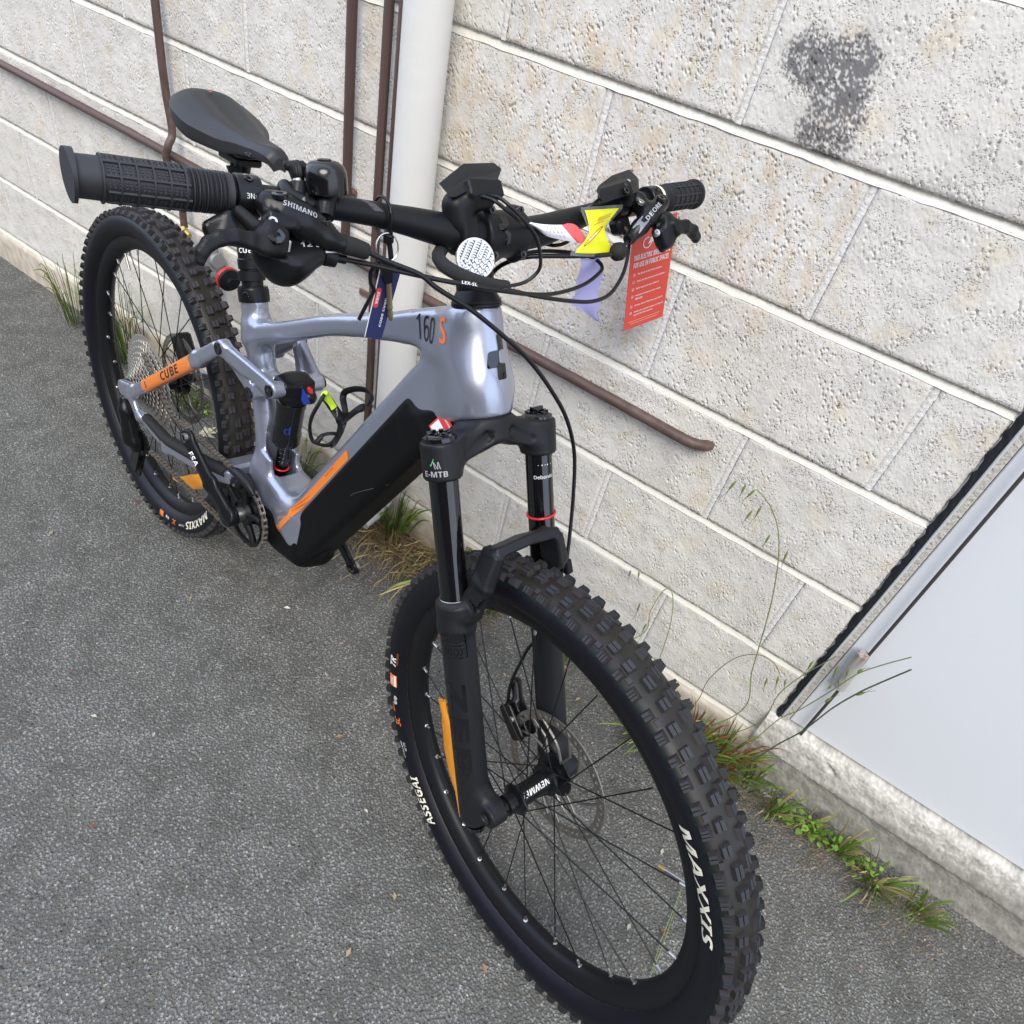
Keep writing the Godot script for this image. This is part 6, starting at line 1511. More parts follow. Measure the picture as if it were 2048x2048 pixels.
	var s0: Vector3 = K.call(330, 1010, 0.060); var s1: Vector3 = K.call(560, 1040, 0.062); var s2: Vector3 = K.call(800, 980, 0.060); var s3: Vector3 = K.call(480, 1150, 0.058)
	var f_sh := func(p: Vector3) -> float:
		var d := cap(p, s0, s1, 0.0150, 0.0180)
		d = smin(d, cap(p, s1, s2, 0.0180, 0.0150), 0.012)
		d = smin(d, cap(p, s3, s1, 0.0160, 0.0160), 0.012)
		d = smin(d, cap(p, s1, bar_at(s1.z) + V(0, -0.005, 0), 0.012, 0.012), 0.012)
		return smax(d, (p - s1).dot(V(0.80, 0.60, 0.0)) - 0.0135, 0.004)
	put("body", nets(f_sh, V(0.02, 0.13, 0.18), V(0.10, 0.25, 0.31), 0.0026), M.black_satin, sh)
	var ts := laid(f_sh, hit("K6", 800, 905, f_sh, true), V(-0.15, -0.1, -1.0))
	put("lettering", text_mesh("12 s", 0.0052, func(x: float, y: float) -> Vector3: return ts.call(x, y), 0.2, 1.5, 700), M.grey_print, sh)
	var pd0 := sp("z1", 520, 1355, 0.050); var pd1 := sp("z1", 640, 1330, 0.052); var pd2 := sp("z1", 780, 1390, 0.058)
	var f_pd := func(p: Vector3) -> float:
		var d := slab(p, pd0, pd1, V(1, 0, 0), 0.006, 0.0085, 0.007, 0.0130, 0.004)
		return smin(d, slab(p, pd1, pd2, V(1, 0, 0), 0.007, 0.0130, 0.006, 0.010, 0.004), 0.006)
	put("paddle", nets(f_pd, V(0.03, 0.17, 0.24), V(0.08, 0.25, 0.35), 0.0026), M.black_satin, sh)
	var e0: Vector3 = K.call(880, 1000, 0.060); var e1: Vector3 = K.call(1085, 1050, 0.062)
	mb = MB.new(); mb.tube([e0, e0.lerp(e1, 0.35), e0.lerp(e1, 0.36), e1], [0.0085, 0.0085, 0.0098, 0.0090], 12); mb.tube([e1, K.call(1200, 1075, 0.063)], 0.0042, 10); put("cable_adjuster", mb.mesh(35), M.black_matte, sh)
	mb = MB.new(); mb.box(e0.lerp(e1, 0.55) + V(0.0085, 0.003, 0), V(0.002, 0.002, 0.008), Basis.IDENTITY, 0.0008); put("clip", mb.mesh(), M.steel, sh)
	# bell
	var be := part("bell", bike, ST); var b0: Vector3 = K.call(985, 330, 0.060); var ax := V(0.26, 0.96, 0.06).normalized()
	mb = MB.new(); mb.lathe([[0.0150, 0.000], [0.0182, 0.0005], [0.0190, 0.0020], [0.0190, 0.0135], [0.0184, 0.0185], [0.0164, 0.0228], [0.0125, 0.0258], [0.0085, 0.0268], [0.0066, 0.0269], [0.0063, 0.0258], [0.0, 0.0256]], b0, ax, 48); put("dome", mb.mesh(50), M.bell, be)
	mb = MB.new(); mb.lathe([[0.0060, 0.025], [0.0060, 0.0276], [0.0054, 0.0282], [0.0, 0.0284]], b0, ax, 24); put("button", mb.mesh(), M.black_satin, be)
	var bs: Vector3 = K.call(965, 600, 0.067)
	mb = MB.new(); mb.tube([b0 + ax * 0.004, b0.lerp(bs, 0.5), bs], [0.0098, 0.0088, 0.0080], 18); put("stalk", mb.mesh(60), M.black_satin, be)
	put("band", ring_on_bar(bs.z - 0.006, bs.z + 0.006, 0.0112, 0.0140), M.black_satin, be)
	# clamp lever standing behind the brake
	var cl := part("clamp_lever", bike, ST); var w0: Vector3 = K.call(660, 250, 0.052); var w1: Vector3 = K.call(662, 110, 0.050); var w2: Vector3 = K.call(540, 5, 0.046); var w3: Vector3 = K.call(725, 45, 0.050)
	mb = MB.new(); mb.lathe([[0.0085, -0.010], [0.0085, 0.002], [0.0060, 0.0035]], w0, w1 - w0, 16); put("base", mb.mesh(), M.black_satin, cl)
	mb = MB.new(); mb.tube([w0, w1], 0.0050, 14); put("screw", mb.mesh(), M.steel_dull, cl)
	var f_w := func(p: Vector3) -> float:
		var d := cap(p, w1, w1 + (w1 - w0).normalized() * 0.004, 0.0072, 0.0072)
		d = smin(d, cap(p, w1 + (w1 - w0).normalized() * 0.005, w2, 0.0058, 0.0040), 0.004)
		d = smin(d, cap(p, w1 + (w1 - w0).normalized() * 0.004, w3, 0.0062, 0.0050), 0.004)
		return d + 0.0006 * sin(p.z * 2200.0)
	put("handle", nets(f_w, w1 - Vector3.ONE * 0.034, w1 + Vector3.ONE * 0.038, 0.0018), M.black_matte, cl)
	put("band", ring_on_bar(w0.z - 0.008, w0.z + 0.008, 0.0110, 0.0150), M.black_satin, cl)

func left_controls():
	var K := func(a: float, b: float, f: float) -> Vector3: return sp("K7", a, b, f)
	var br := part("brake_lever", bike, ST)
	var m0: Vector3 = K.call(1225, 545, 0.076); var m1: Vector3 = K.call(1080, 720, 0.080); var m2: Vector3 = K.call(920, 900, 0.078); var m3: Vector3 = K.call(800, 1045, 0.076)
	var r0: Vector3 = K.call(890, 520, 0.062); var pv: Vector3 = K.call(1235, 950, 0.082); var ar: Vector3 = K.call(1190, 760, 0.080)
	var f_mc := func(p: Vector3) -> float:
		var d := cap(p, m0, m1, 0.0108, 0.0108)
		d = smin(d, cap(p, m1, m2, 0.0108, 0.0098), 0.006)
		d = smin(d, cap(p, m2, m3, 0.0098, 0.0078), 0.006)
		d = smin(d, cap(p, m1 + V(-0.006, 0, 0), r0, 0.010, 0.012), 0.008)
		d = smin(d, cap(p, m1.lerp(m0, 0.3), ar, 0.009, 0.0085), 0.006)
		return smin(d, cap(p, ar, pv, 0.0085, 0.0120), 0.006)
	put("master_cylinder", nets(f_mc, V(0.03, 0.15, -0.33), V(0.115, 0.275, -0.14), 0.0024), M.black_satin, br)
	bolt(br, K.call(1240, 470, 0.086), V(0.6, 0.8, 0), 0.0060, M.black_gloss)
	bolt(br, K.call(945, 520, 0.076), V(0.6, 0.8, 0), 0.0050, M.steel)
	bolt(br, K.call(1175, 968, 0.094), V(0.9, 0.3, 0.2), 0.0044, M.steel)
	bolt(br, K.call(1235, 740, 0.089), V(0.9, 0.3, 0), 0.0034, M.steel_dull)
	var ma: Vector3 = (K.call(1200, 580, 0.08) - K.call(1080, 720, 0.08))
	var tl := laid(f_mc, hit("K7", 1140, 640, f_mc, true), ma)
	put("lettering", text_mesh("DEORE", 0.0056, func(x: float, y: float) -> Vector3: return tl.call(x, y), 0.0, 1.35, 700), M.grey_print, br)
	var t2 := laid(f_mc, hit("K7", 950, 835, f_mc, true), ma)
	put("label_plate", rect_on(-0.010, -0.0055, 0.010, 0.0055, func(x: float, y: float) -> Vector3: return t2.call(x, y)), mat(lin(0.16, 0.17, 0.21), 0.35), br)
	var B := [pv, K.call(1360, 930, 0.092), K.call(1450, 880, 0.098), K.call(1580, 880, 0.098), K.call(1690, 950, 0.096), K.call(1740, 1050, 0.094)]
	var f_lev := func(p: Vector3) -> float:
		var d := 1.0; var hs := [0.0110, 0.0090, 0.0080, 0.0078, 0.0076, 0.0070]
		for i in 5: d = smin(d, slab(p, B[i], B[i + 1], V(1, 0, 0), 0.0048, hs[i], 0.0048, hs[i + 1], 0.0034), 0.005)
		return smin(d, rbox(p, pv + V(0.004, -0.004, 0.0), Basis(V(1, 0, 0), 0.5), V(0.009, 0.013, 0.0135), 0.004), 0.004)
	put("lever_blade", nets(f_lev, V(0.055, 0.155, -0.37), V(0.12, 0.245, -0.20), 0.0024), M.black_matte, br)
	put("clamp", ring_on_bar(r0.z - 0.012, r0.z + 0.008, 0.0110, 0.0160), M.black_satin, br)
	# shifter stub under the bar
	var mb := MB.new(); var su: Vector3 = K.call(640, 860, 0.045); mb.box(su, V(0.010, 0.010, 0.012), Basis(V(1, 0, 0), 0.4), 0.004); mb.tube([su, K.call(760, 960, 0.055)], [0.008, 0.006], 12); put("cable_stop", mb.mesh(), M.black_matte, bike, ST)
	# remote control of the drive
	var re := part("drive_remote", bike, ST)
	var q := [K.call(305, 370, 0.075), K.call(520, 200, 0.060), K.call(800, 100, 0.045), K.call(910, 205, 0.052), K.call(895, 262, 0.062), K.call(760, 290, 0.075), K.call(345, 415, 0.085)]
	var up := V(-0.25, 0.95, 0).normalized(); var A := PackedVector3Array(); var Bt := PackedVector3Array(); var Cc := PackedVector3Array(); var cen := Vector3.ZERO
	for x in q: cen += x / 7.0
	for x in q: A.append(cen + (x - cen) * 0.90 + up * 0.0045); Bt.append(x); Cc.append(cen + (x - cen) * 0.93 - up * 0.011)
	mb = MB.new(); mb.loft([A, Bt, Cc]); put("housing", mb.mesh(25), M.black_matte, re)
	mb = MB.new(); mb.lathe([[0.0, 0.001], [0.0022, 0.001], [0.0026, 0.0]], K.call(768, 228, 0.074), V(0.7, 0.7, 0), 10); put("button", mb.mesh(), M.grey_print, re)
	var k0: Vector3 = K.call(735, 330, 0.072); var k1: Vector3 = K.call(745, 560, 0.064)
	mb = MB.new(); mb.tube(spline([K.call(700, 290, 0.070), k0, K.call(765, 450, 0.068), k1], 5), 0.0072, 14); put("bracket", mb.mesh(60), M.black_matte, re)
	put("band", ring_on_bar(k1.z - 0.008, k1.z + 0.008, 0.0110, 0.0152), M.black_matte, re)
	bolt(re, K.call(738, 365, 0.081), V(0.9, 0.4, 0), 0.0046, M.black_gloss)
	mb = MB.new(); mb.tube([K.call(470, 400, 0.070), K.call(370, 470, 0.070)], [0.0062, 0.0048], 14); put("plug", mb.mesh(), M.black_matte, re)

func display():
	var D := part("display", bike, ST)
	var K := func(a: float, b: float, f: float) -> Vector3: return sp("R1", a, b, f)
	# seen from behind: slab tilted towards the rider
	var bk := [K.call(20, 1400, 0.060), K.call(205, 1248, 0.052), K.call(440, 1240, 0.052), K.call(458, 1255, 0.055), K.call(425, 1350, 0.072), K.call(240, 1378, 0.076), K.call(78, 1465, 0.074)]
	var nrm := V(-0.80, 0.6, 0.0); var A := PackedVector3Array(); var B := PackedVector3Array(); var C := PackedVector3Array(); var cen := Vector3.ZERO
	for x in bk: cen += x / 7.0
	for x in bk: A.append(cen + (x - cen) * 0.86 - nrm * 0.004); B.append(x); C.append(cen + (x - cen) * 0.97 + nrm * 0.009)
	var mb := MB.new(); mb.loft([A, B, C]); put("housing", mb.mesh(28), M.black_matte, D)
	var b0: Vector3 = K.call(315, 1410, 0.072); var a0: Vector3 = K.call(240, 1480, 0.066); var a1: Vector3 = K.call(120, 1530, 0.060); var a2: Vector3 = K.call(130, 1640, 0.058)
	var f_m := func(p: Vector3) -> float:
		var d := rbox(p, b0, Basis(ZED, 0.3), V(0.008, 0.0095, 0.0225), 0.003)
		d = smin(d, cap(p, K.call(330, 1490, 0.066), a0, 0.010, 0.011), 0.006)
		d = smin(d, cap(p, a0, a1, 0.011, 0.0125), 0.008)
		d = smin(d, cap(p, a1, a2, 0.0125, 0.0115), 0.010)
		var c := bar_at(a2.z - 0.010)
		d = smin(d, cap(p, a2, c, 0.0115, 0.014), 0.010)
		return smin(d, cyl(p, c + V(0, 0, 0.011), c - V(0, 0, 0.010), 0.0225, 0.0225, 0.003), 0.006)
	put("mount", nets(f_m, V(0.01, 0.165, 0.0), V(0.10, 0.275, 0.12), 0.0027), M.black_matte, D)
	for a in [270, 320, 360]:
		var h: Vector3 = K.call(a, 1462, 0.079); mb = MB.new(); mb.tube([h, h + V(-0.006, 0.012, 0)], 0.0034, 10); put("plug", mb.mesh(), M.black_satin, D)
	# clear front reflector under the clamp
	var rf := part("front_reflector", bike, ST); var c := sp("z2", 325, 812, 0.078); var n := V(0.93, 0.10, 0.30).normalized(); var tx := n.cross(V(0, 1, 0)).normalized(); var ty := tx.cross(n)
	mb = MB.new(); mb.lathe([[0.0, -0.008], [0.0195, -0.007], [0.0205, -0.004], [0.0205, 0.001], [0.0190, 0.002]], c, n, 40); put("rim", mb.mesh(), mat(lin(0.62, 0.63, 0.66), 0.15, 0.3), rf)
	mb = MB.new(); var st := 0.0027
	for i in range(-8, 9):
		for j in range(-9, 10):
			var u := (i + 0.5 * (j & 1)) * st; var v := j * st * 0.866
			if u * u + v * v > 0.0186 * 0.0186: continue
			var o := c + tx * u + ty * v + n * 0.0012; var ring := []
			var way := TAU * (posmod(i + 2 * (j / 2) + j, 3) / 3.0) + (0.5 if u + v > 0.0 else 1.6); var td := tx * cos(way) + ty * sin(way)
			for k in 6:
				var rv := (tx * cos(TAU * (k + 0.5) / 6) + ty * sin(TAU * (k + 0.5) / 6)) * st * 0.577
				ring.append(o + rv + n * (0.0006 + rv.dot(td) * 0.55))
			for k in 6: mb.tri(ring[k], ring[(k + 1) % 6], o + n * 0.0006)
	for k in 40: mb.tri(c + n * 0.001, c + n * 0.001 + (tx * cos(TAU * k / 40) + ty * sin(TAU * k / 40)) * 0.0192, c + n * 0.001 + (tx * cos(TAU * (k + 1) / 40) + ty * sin(TAU * (k + 1) / 40)) * 0.0192)
	put("lens", mb.mesh(5), mat(lin(0.34, 0.345, 0.37), 0.10, 0.95), rf)

# ---------------------------------------------------------------- cables and hoses
func cable(called: String, pts: Array, r: float, m: Material = null) -> MeshInstance3D:
	var mb := MB.new(); mb.tube(spline(pts, 7), r, 12)
	return put(called, mb.mesh(70), M.cable if m == null else m, bike, ST)
func make_cables():
	var q := func(list: Array) -> Array:
		var r := []
		for x in list: r.append(sp(x[0], x[1], x[2], x[3]))
		return r
	# front brake hose, right lever to the far leg
	var hz: Array = q.call([["K6", 1440, 980, 0.074], ["K6", 1700, 1105, 0.078], ["z2", 0, 905, 0.085], ["z2", 100, 985, 0.088], ["z2", 300, 1112, 0.092], ["z2", 500, 1275, 0.094], ["z2", 650, 1420, 0.092], ["z2", 780, 1600, 0.086], ["z2", 862, 1760, 0.078], ["z4", 1548, 1200, 0.056], ["z4", 1540, 1500, 0.048], ["z4", 1512, 1800, 0.044], ["R6", 1862, 1190, 0.042]])
	hz.append(V(0.030, -0.30, -0.100)); hz.append(V(0.02, -0.36, -0.092)); hz.append(sl("z5", 770, 570, -0.066)); hz.append(sl("z5", 700, 670, -0.056)); hz.append(sl("z5", 655, 770, -0.054)); hz.append(sl("z5", 640, 870, -0.054))
	cable("brake_hose", hz, 0.0026)
	var cp := sp("R6", 1860, 1210, 0.040); var mb := MB.new(); mb.box(cp, V(0.007, 0.011, 0.006), Basis(V(1, 0, 0), 0.15), 0.002); put("hose_clamp", mb.mesh(), M.black_matte, bike, ST)
	# gear cable from the shifter, out past the head tube and back
	cable("gear_cable", q.call([["K6", 1180, 1072, 0.063], ["K6", 1500, 1135, 0.070], ["K6", 1800, 1205, 0.078], ["z2", 60, 925, 0.086], ["z2", 200, 952, 0.092], ["z2", 420, 990, 0.098], ["z2", 640, 1020, 0.094], ["z2", 800, 1014, 0.084], ["z2", 950, 968, 0.072], ["z2", 1040, 905, 0.060], ["z2", 1066, 860, 0.052], ["z2", 1020, 812, 0.042], ["z2", 900, 778, 0.030], ["z2", 700, 768, 0.010], ["z2", 520, 800, -0.010]]), 0.0024)
	put("lettering", text_mesh("LEX-SL", 0.0030, func(x: float, y: float) -> Vector3:
		var a := sp("z2", 230, 958, 0.0955) + V(0.002, 0.0, 0.0); var b := sp("z2", 330, 976, 0.0975) + V(0.002, 0, 0.0)
		return a.lerp(b, 0.5 + x / a.distance_to(b)) + V(0.0012, 0.0016 + y, 0), 0.2, 1.5, 700), M.white_print, bike, ST)
	# rear brake hose from the left lever
	cable("brake_hose", q.call([["K7", 800, 1045, 0.076], ["K7", 700, 1150, 0.078], ["K7", 600, 1250, 0.078], ["K7", 400, 1290, 0.074], ["z2", 900, 796, 0.064], ["z2", 640, 800, 0.040], ["z2", 500, 838, 0.015], ["z2", 430, 890, -0.005], ["z2", 400, 950, -0.02]]), 0.0028)
	mb = MB.new(); var bc := sp("K7", 620, 1240, 0.078); var bdir := (sp("K7", 700, 1150, 0.078) - bc).normalized(); mb.lathe([[0.003, -0.0105], [0.0075, -0.0085], [0.0108, -0.003], [0.0108, 0.003], [0.0075, 0.0085], [0.003, 0.0105]], bc, bdir, 20); put("rubber_ball", mb.mesh(60), M.rubber, bike, ST)
	mb = MB.new(); mb.tube([sp("K7", 840, 1000, 0.076), sp("K7", 745, 1070, 0.077)], [0.0078, 0.0058], 14); put("hose_nut", mb.mesh(), M.black_satin, bike, ST)
	# remote's lead
	cable("remote_lead", q.call([["K7", 780, 1010, 0.066], ["z2", 1225, 720, 0.068], ["z2", 1212, 820, 0.074], ["z2", 1180, 920, 0.080], ["z2", 1110, 1020, 0.086], ["z2", 1010, 1062, 0.092], ["z2", 880, 1060, 0.096], ["z2", 700, 1035, 0.096], ["z2", 560, 1005, 0.090], ["z2", 470, 985, 0.082]]), 0.0024)
	# display's leads
	cable("display_lead", q.call([["R1", 365, 1455, 0.079], ["R1", 440, 1470, 0.090], ["R1", 520, 1530, 0.098], ["R1", 600, 1610, 0.102], ["R1", 690, 1720, 0.102], ["R1", 735, 1830, 0.098], ["z2", 705, 850, 0.094], ["z2", 670, 910, 0.088], ["z2", 600, 955, 0.082], ["z2", 500, 975, 0.078]]), 0.0020)
	cable("display_lead", q.call([["R1", 300, 1458, 0.079], ["R1", 400, 1490, 0.092], ["R1", 480, 1550, 0.096], ["R1", 545, 1600, 0.096], ["R1", 620, 1660, 0.088], ["R1", 720, 1690, 0.060]]), 0.0020)
	cable("remote_lead", q.call([["K7", 375, 465, 0.070], ["K7", 280, 545, 0.068], ["K7", 180, 620, 0.064], ["K7", 80, 800, 0.058], ["K5", 900, 400, 0.058], ["K5", 750, 630, 0.050], ["K5", 560, 700, 0.044], ["K5", 400, 680, 0.034], ["K5", 250, 640, 0.02]]), 0.0022)
	# braided sleeve gathering the leads under the clamp
	cable("braided_sleeve", q.call([["z2", 125, 760, 0.040], ["z2", 108, 800, 0.056], ["z2", 140, 850, 0.068], ["z2", 220, 900, 0.076], ["z2", 320, 940, 0.080], ["z2", 420, 965, 0.080], ["z2", 505, 978, 0.078]]), 0.0072, M.sleeve)

# ---------------------------------------------------------------- cards, tags and keys that hang from the bar
func st_world(p: Vector3) -> Vector3: return from_bike(ST * p)
func on_plane(k: String, a: float, b: float, p0: Vector3, n: Vector3) -> Vector3:
	var u := uvz(k, a, b); var r := ray(u.x, u.y)
	return EYE + r * ((p0 - EYE).dot(n) / r.dot(n))
func plate(pts: Array, th: float, n: Vector3) -> ArrayMesh:
	var P2 := PackedVector2Array(); var o: Vector3 = pts[0]; var x: Vector3 = pts[1] - pts[0]; x = (x - n * x.dot(n)).normalized(); var y := n.cross(x).normalized()
	for p in pts: P2.append(Vector2((p - o).dot(x), (p - o).dot(y)))
	var mb := MB.new(); mb.prism(P2, Transform3D(Basis(x, y, x.cross(y)), o), th, 0.0)
	return mb.mesh(30)

func make_tags():
	var lat := (st_world(V(0, 0, 1)) - st_world(Vector3.ZERO)).normalized()
	# ---- red card
	var tr := st_world(sp("z2", 1507, 543, 0.040)); var n := lat.cross(Vector3.UP).normalized()
	if n.dot(EYE - tr) < 0: n = -n
	var br := on_plane("z2", 1420, 1150, tr, n); var bl := on_plane("z2", 1192, 1235, tr, n); var tl := tr + bl - br
	var card := thing("red_card", "red printed card with white writing hanging below the bar by the wall", "card", Transform3D(Basis.IDENTITY, bl))
	put("board", plate([bl - bl, br - bl, tr - bl, tl - bl], 0.0006, n), mat(lin(0.66, 0.062, 0.040), 0.45), card)
	var W := bl.distance_to(br); var H := br.distance_to(tr); var xd := (br - bl) / W; var yd := (tr - br) / H
	var at := func(fx: float, fy: float) -> Callable:      # shares of the card's width and height, from its upper corner
		return func(x: float, y: float) -> Vector3: return xd * (fx * W + x) + yd * ((1.0 - fy) * H + y) + n * 0.0009
	var line := func(s: String, fx: float, fy: float, w: float, h: float, bold: int):
		var m := text_mesh(s, h * H, func(x: float, y: float) -> Vector3: return Vector3(x, y, 0), 0.12, 1.0, bold)
		var ab := m.get_aabb(); var k := w * W / maxf(ab.size.x, 0.0001); var to: Callable = at.call(fx + w / 2, fy)
		put("lettering", text_mesh(s, h * H, func(x: float, y: float) -> Vector3: return to.call(x * k, y), 0.12, 1.0, bold), M.white_print, card)
	line.call("THIS ELECTRIC BIKE IS LEGAL", 0.08, 0.297, 0.86, 0.048, 700); line.call("FOR USE IN PUBLIC SPACES", 0.08, 0.366, 0.84, 0.048, 700)
	var rows := [["This bicycle is EN 15194 Compliant", 0.455, 0.58], ["Pedals are the primary source of power", 0.524, 0.68], ["Motor assistance up to 25km/h", 0.594, 0.55], ["Maximum continuous motor output", 0.664, 0.62], ["250 watts", 0.697, 0.18], ["Throttle, Start or Walk Assist up to 6km/h", 0.765, 0.70], ["Modification of speed or power settings will", 0.832, 0.74], ["void the EN 15194 compliance", 0.865, 0.48]]
	for r in rows: line.call(r[0], 0.20, r[1], r[2], 0.021, 700)
	for y in [0.455, 0.524, 0.594, 0.664, 0.765, 0.832]:
		var to: Callable = at.call(0.125, y); var s := 0.024 * W; var e := 0.005 * W
		for b in [[-s, -s, s, -s + e], [-s, s - e, s, s], [-s, -s, -s + e, s], [s - e, -s, s, s]]: put("tick_box", rect_on(b[0], b[1], b[2], b[3], to), M.white_print, card)
		put("tick", poly_on(PackedVector2Array([Vector2(-0.5 * s, 0.1 * s), Vector2(-0.1 * s, -0.6 * s), Vector2(0.8 * s, 0.7 * s), Vector2(-0.1 * s, -0.1 * s)]), to), M.white_print, card)
	for y in [[0.925, 0.80, 0.08], [0.948, 0.68, 0.14]]: put("mark", rect_on(0, -0.0006, y[1] * W, 0.0006, at.call(y[2], y[0])), mat(lin(0.78, 0.35, 0.30), 0.5), card)
	# the bicycle sign
	for cx in [0.36, 0.66]:
		var to: Callable = at.call(cx, 0.185); var mb := MB.new(); var R := 0.085 * W
		for k in 28:
			var g0 := TAU * k / 28.0; var g1 := TAU * (k + 1) / 28.0
			if g0 > 0.7 and g0 < 1.3: continue
			mb.quad(to.call(cos(g0) * R, sin(g0) * R), to.call(cos(g0) * R * 1.2, sin(g0) * R * 1.2), to.call(cos(g1) * R * 1.2, sin(g1) * R * 1.2), to.call(cos(g1) * R, sin(g1) * R))
		put("sign", mb.mesh(), M.white_print, card)
	put("sign", poly_on(PackedVector2Array([Vector2(-0.10 * W, -0.03 * W), Vector2(0.02 * W, 0.14 * W), Vector2(0.10 * W, 0.14 * W), Vector2(0.13 * W, 0.02 * W), Vector2(0.03 * W, 0.0)]), at.call(0.47, 0.185)), M.white_print, card)
	# ---- yellow laminated tag
	var Y := func(a: float, b: float, f: float) -> Vector3: return st_world(sp("K5", a, b, f))
	var y0: Vector3 = Y.call(1180, 480, 0.074)
	var tag1 := thing("yellow_tag", "bent yellow laminated tag tied to the bar beside the white and red label", "tag", Transform3D(Basis.IDENTITY, y0))
	# a sheet bowed at its waist: rows from the upper to the lower edge, left to right ends
	var rows2 := [[1000, 160, 1530, 125, 0.074, 0.070], [1030, 250, 1460, 220, 0.074, 0.070], [1065, 400, 1330, 380, 0.075, 0.072], [1070, 500, 1310, 450, 0.076, 0.072], [1010, 620, 1330, 560, 0.076, 0.074], [900, 745, 1390, 680, 0.074, 0.072], [845, 815, 1405, 800, 0.072, 0.070]]
	var bow := func(lift: float, grow: float) -> ArrayMesh:
		var rw := []
		for i in 25:
			var u := i / 24.0 * 6.0; var e := mini(int(u), 5); var f := u - e; var a := []
			for c in 6: a.append(cubic_interpolate(rows2[e][c], rows2[e + 1][c], rows2[maxi(e - 1, 0)][c], rows2[mini(e + 2, 6)][c], f))
			rw.append(a)
		return grid_mesh(16, 24, func(i: int, j: int) -> Vector3:
			var a: Array = rw[24 - j]; var t := i / 16.0
			t = t * (1 + 2 * grow) - grow
			var dy := (-grow if j == 24 else (grow if j == 0 else 0.0)) * 420.0
			return Y.call(lerpf(a[0], a[2], t), lerpf(a[1], a[3], t) + dy + (18.0 * sin(PI * t) if j < 3 else 0.0), lerpf(a[4], a[5], t) + 0.004 * sin(PI * t) + lift) - y0)
	var clear := mat(Color(0.55, 0.56, 0.56, 0.35), 0.12); clear.transparency = BaseMaterial3D.TRANSPARENCY_ALPHA
	put("print", bow.call(0.0, 0.0), mat(lin(0.72, 0.74, 0.015), 0.3), tag1)
	put("lamination", bow.call(-0.0012, 0.12), clear, tag1)
	var onb := func(cx: float, cy: float, ux: Vector2, uy: Vector2, f: float) -> Callable:
		return func(x: float, y: float) -> Vector3: return Y.call(cx + ux.x * x + uy.x * y, cy + ux.y * x + uy.y * y, f) - y0
	var brown := mat(lin(0.34, 0.13, 0.03), 0.5)
	for k in 9: put("print_bar", rect_on(-0.38, -0.5, 0.38, 0.5, onb.call(1215 + 22 * k, 300 - 8.5 * k, Vector2(14, -4), Vector2(30, -70), 0.0800)), brown, tag1)
	put("print_bar", rect_on(-0.5, -0.5, 0.5, 0.5, onb.call(1215, 355, Vector2(170, -75), Vector2(6, -14), 0.0810)), brown, tag1)
	var ov := MB.new(); var ot: Callable = onb.call(1135, 560, Vector2(150, -160), Vector2(16, 20), 0.0825)
	for k in 30:
		var g0 := TAU * k / 30.0; var g1 := TAU * (k + 1) / 30.0
		ov.quad(ot.call(cos(g0), sin(g0)), ot.call(cos(g1), sin(g1)), ot.call(cos(g1) * 0.84, sin(g1) * 0.6), ot.call(cos(g0) * 0.84, sin(g0) * 0.6))
	put("emblem", ov.mesh(), mat(lin(0.40, 0.03, 0.02), 0.5), tag1)
	put("lettering", text_mesh("Cell", 1.3, ot, 0.1, 0.25, 700), M.white_print, tag1)
	# ---- white label with a red end
	var wl := func(a: float, b: float, f: float) -> Vector3: return Y.call(a, b, f)
	var w0: Vector3 = Y.call(600, 520, 0.075)
	var tag2 := thing("white_label", "white paper label with a red end curling in front of the bar", "label", Transform3D(Basis.IDENTITY, w0))
	var sh := [[70, 310, 100, 370, 0.066], [200, 350, 250, 440, 0.070], [400, 378, 450, 570, 0.074], [640, 382, 880, 660, 0.076], [760, 360, 950, 668, 0.076], [880, 400, 990, 640, 0.074], [1005, 560, 1022, 585, 0.070]]
	var strip := func(u0: float, u1: float) -> ArrayMesh:
		return grid_mesh(24, 8, func(i: int, j: int) -> Vector3:
			var u := lerpf(u0, u1, i / 24.0); var e := mini(int(u), 5); var f := u - e; var a := []
			for c in 5: a.append(cubic_interpolate(sh[e][c], sh[e + 1][c], sh[maxi(e - 1, 0)][c], sh[mini(e + 2, 6)][c], f))
			var t := 1.0 - j / 8.0
			return wl.call(lerpf(a[0], a[2], t), lerpf(a[1], a[3], t), a[4] + 0.003 * sin(PI * t)) - w0)
	var paper := mat(lin(0.72, 0.72, 0.76), 0.6); paper.backlight_enabled = true; paper.backlight = Color(0.2, 0.2, 0.2)
	put("paper", strip.call(0.0, 3.0), paper, tag2); put("red_end", strip.call(3.0, 6.0), mat(lin(0.74, 0.10, 0.11), 0.5), tag2)
	for k in 6:
		for e in 3:
			var a: Vector3 = wl.call(300 + 58 * k + 44 * e, 405 + 4 * k + 62 * e, 0.0790) - w0; var b: Vector3 = wl.call(322 + 58 * k + 44 * e, 432 + 4 * k + 62 * e, 0.0790) - w0
			var pm := MB.new(); pm.tube([a, b], 0.0004, 4); put("print_mark", pm.mesh(), M.grey_print, tag2)
	# ---- lilac plastic sheet
	var lt: Vector3 = Y.call(1100, 880, 0.058); var ln := (lat.cross(Vector3.UP) + lat * 0.25).normalized()
	if ln.dot(EYE - lt) < 0: ln = -ln
	var o2 := thing("lilac_sheet", "torn lilac plastic sheet hanging under the cables", "plastic sheet", Transform3D(Basis.IDENTITY, lt))
	var lil := mat(lin(0.42, 0.40, 0.66), 0.35); lil.backlight_enabled = true; lil.backlight = Color(0.7, 0.68, 0.9)
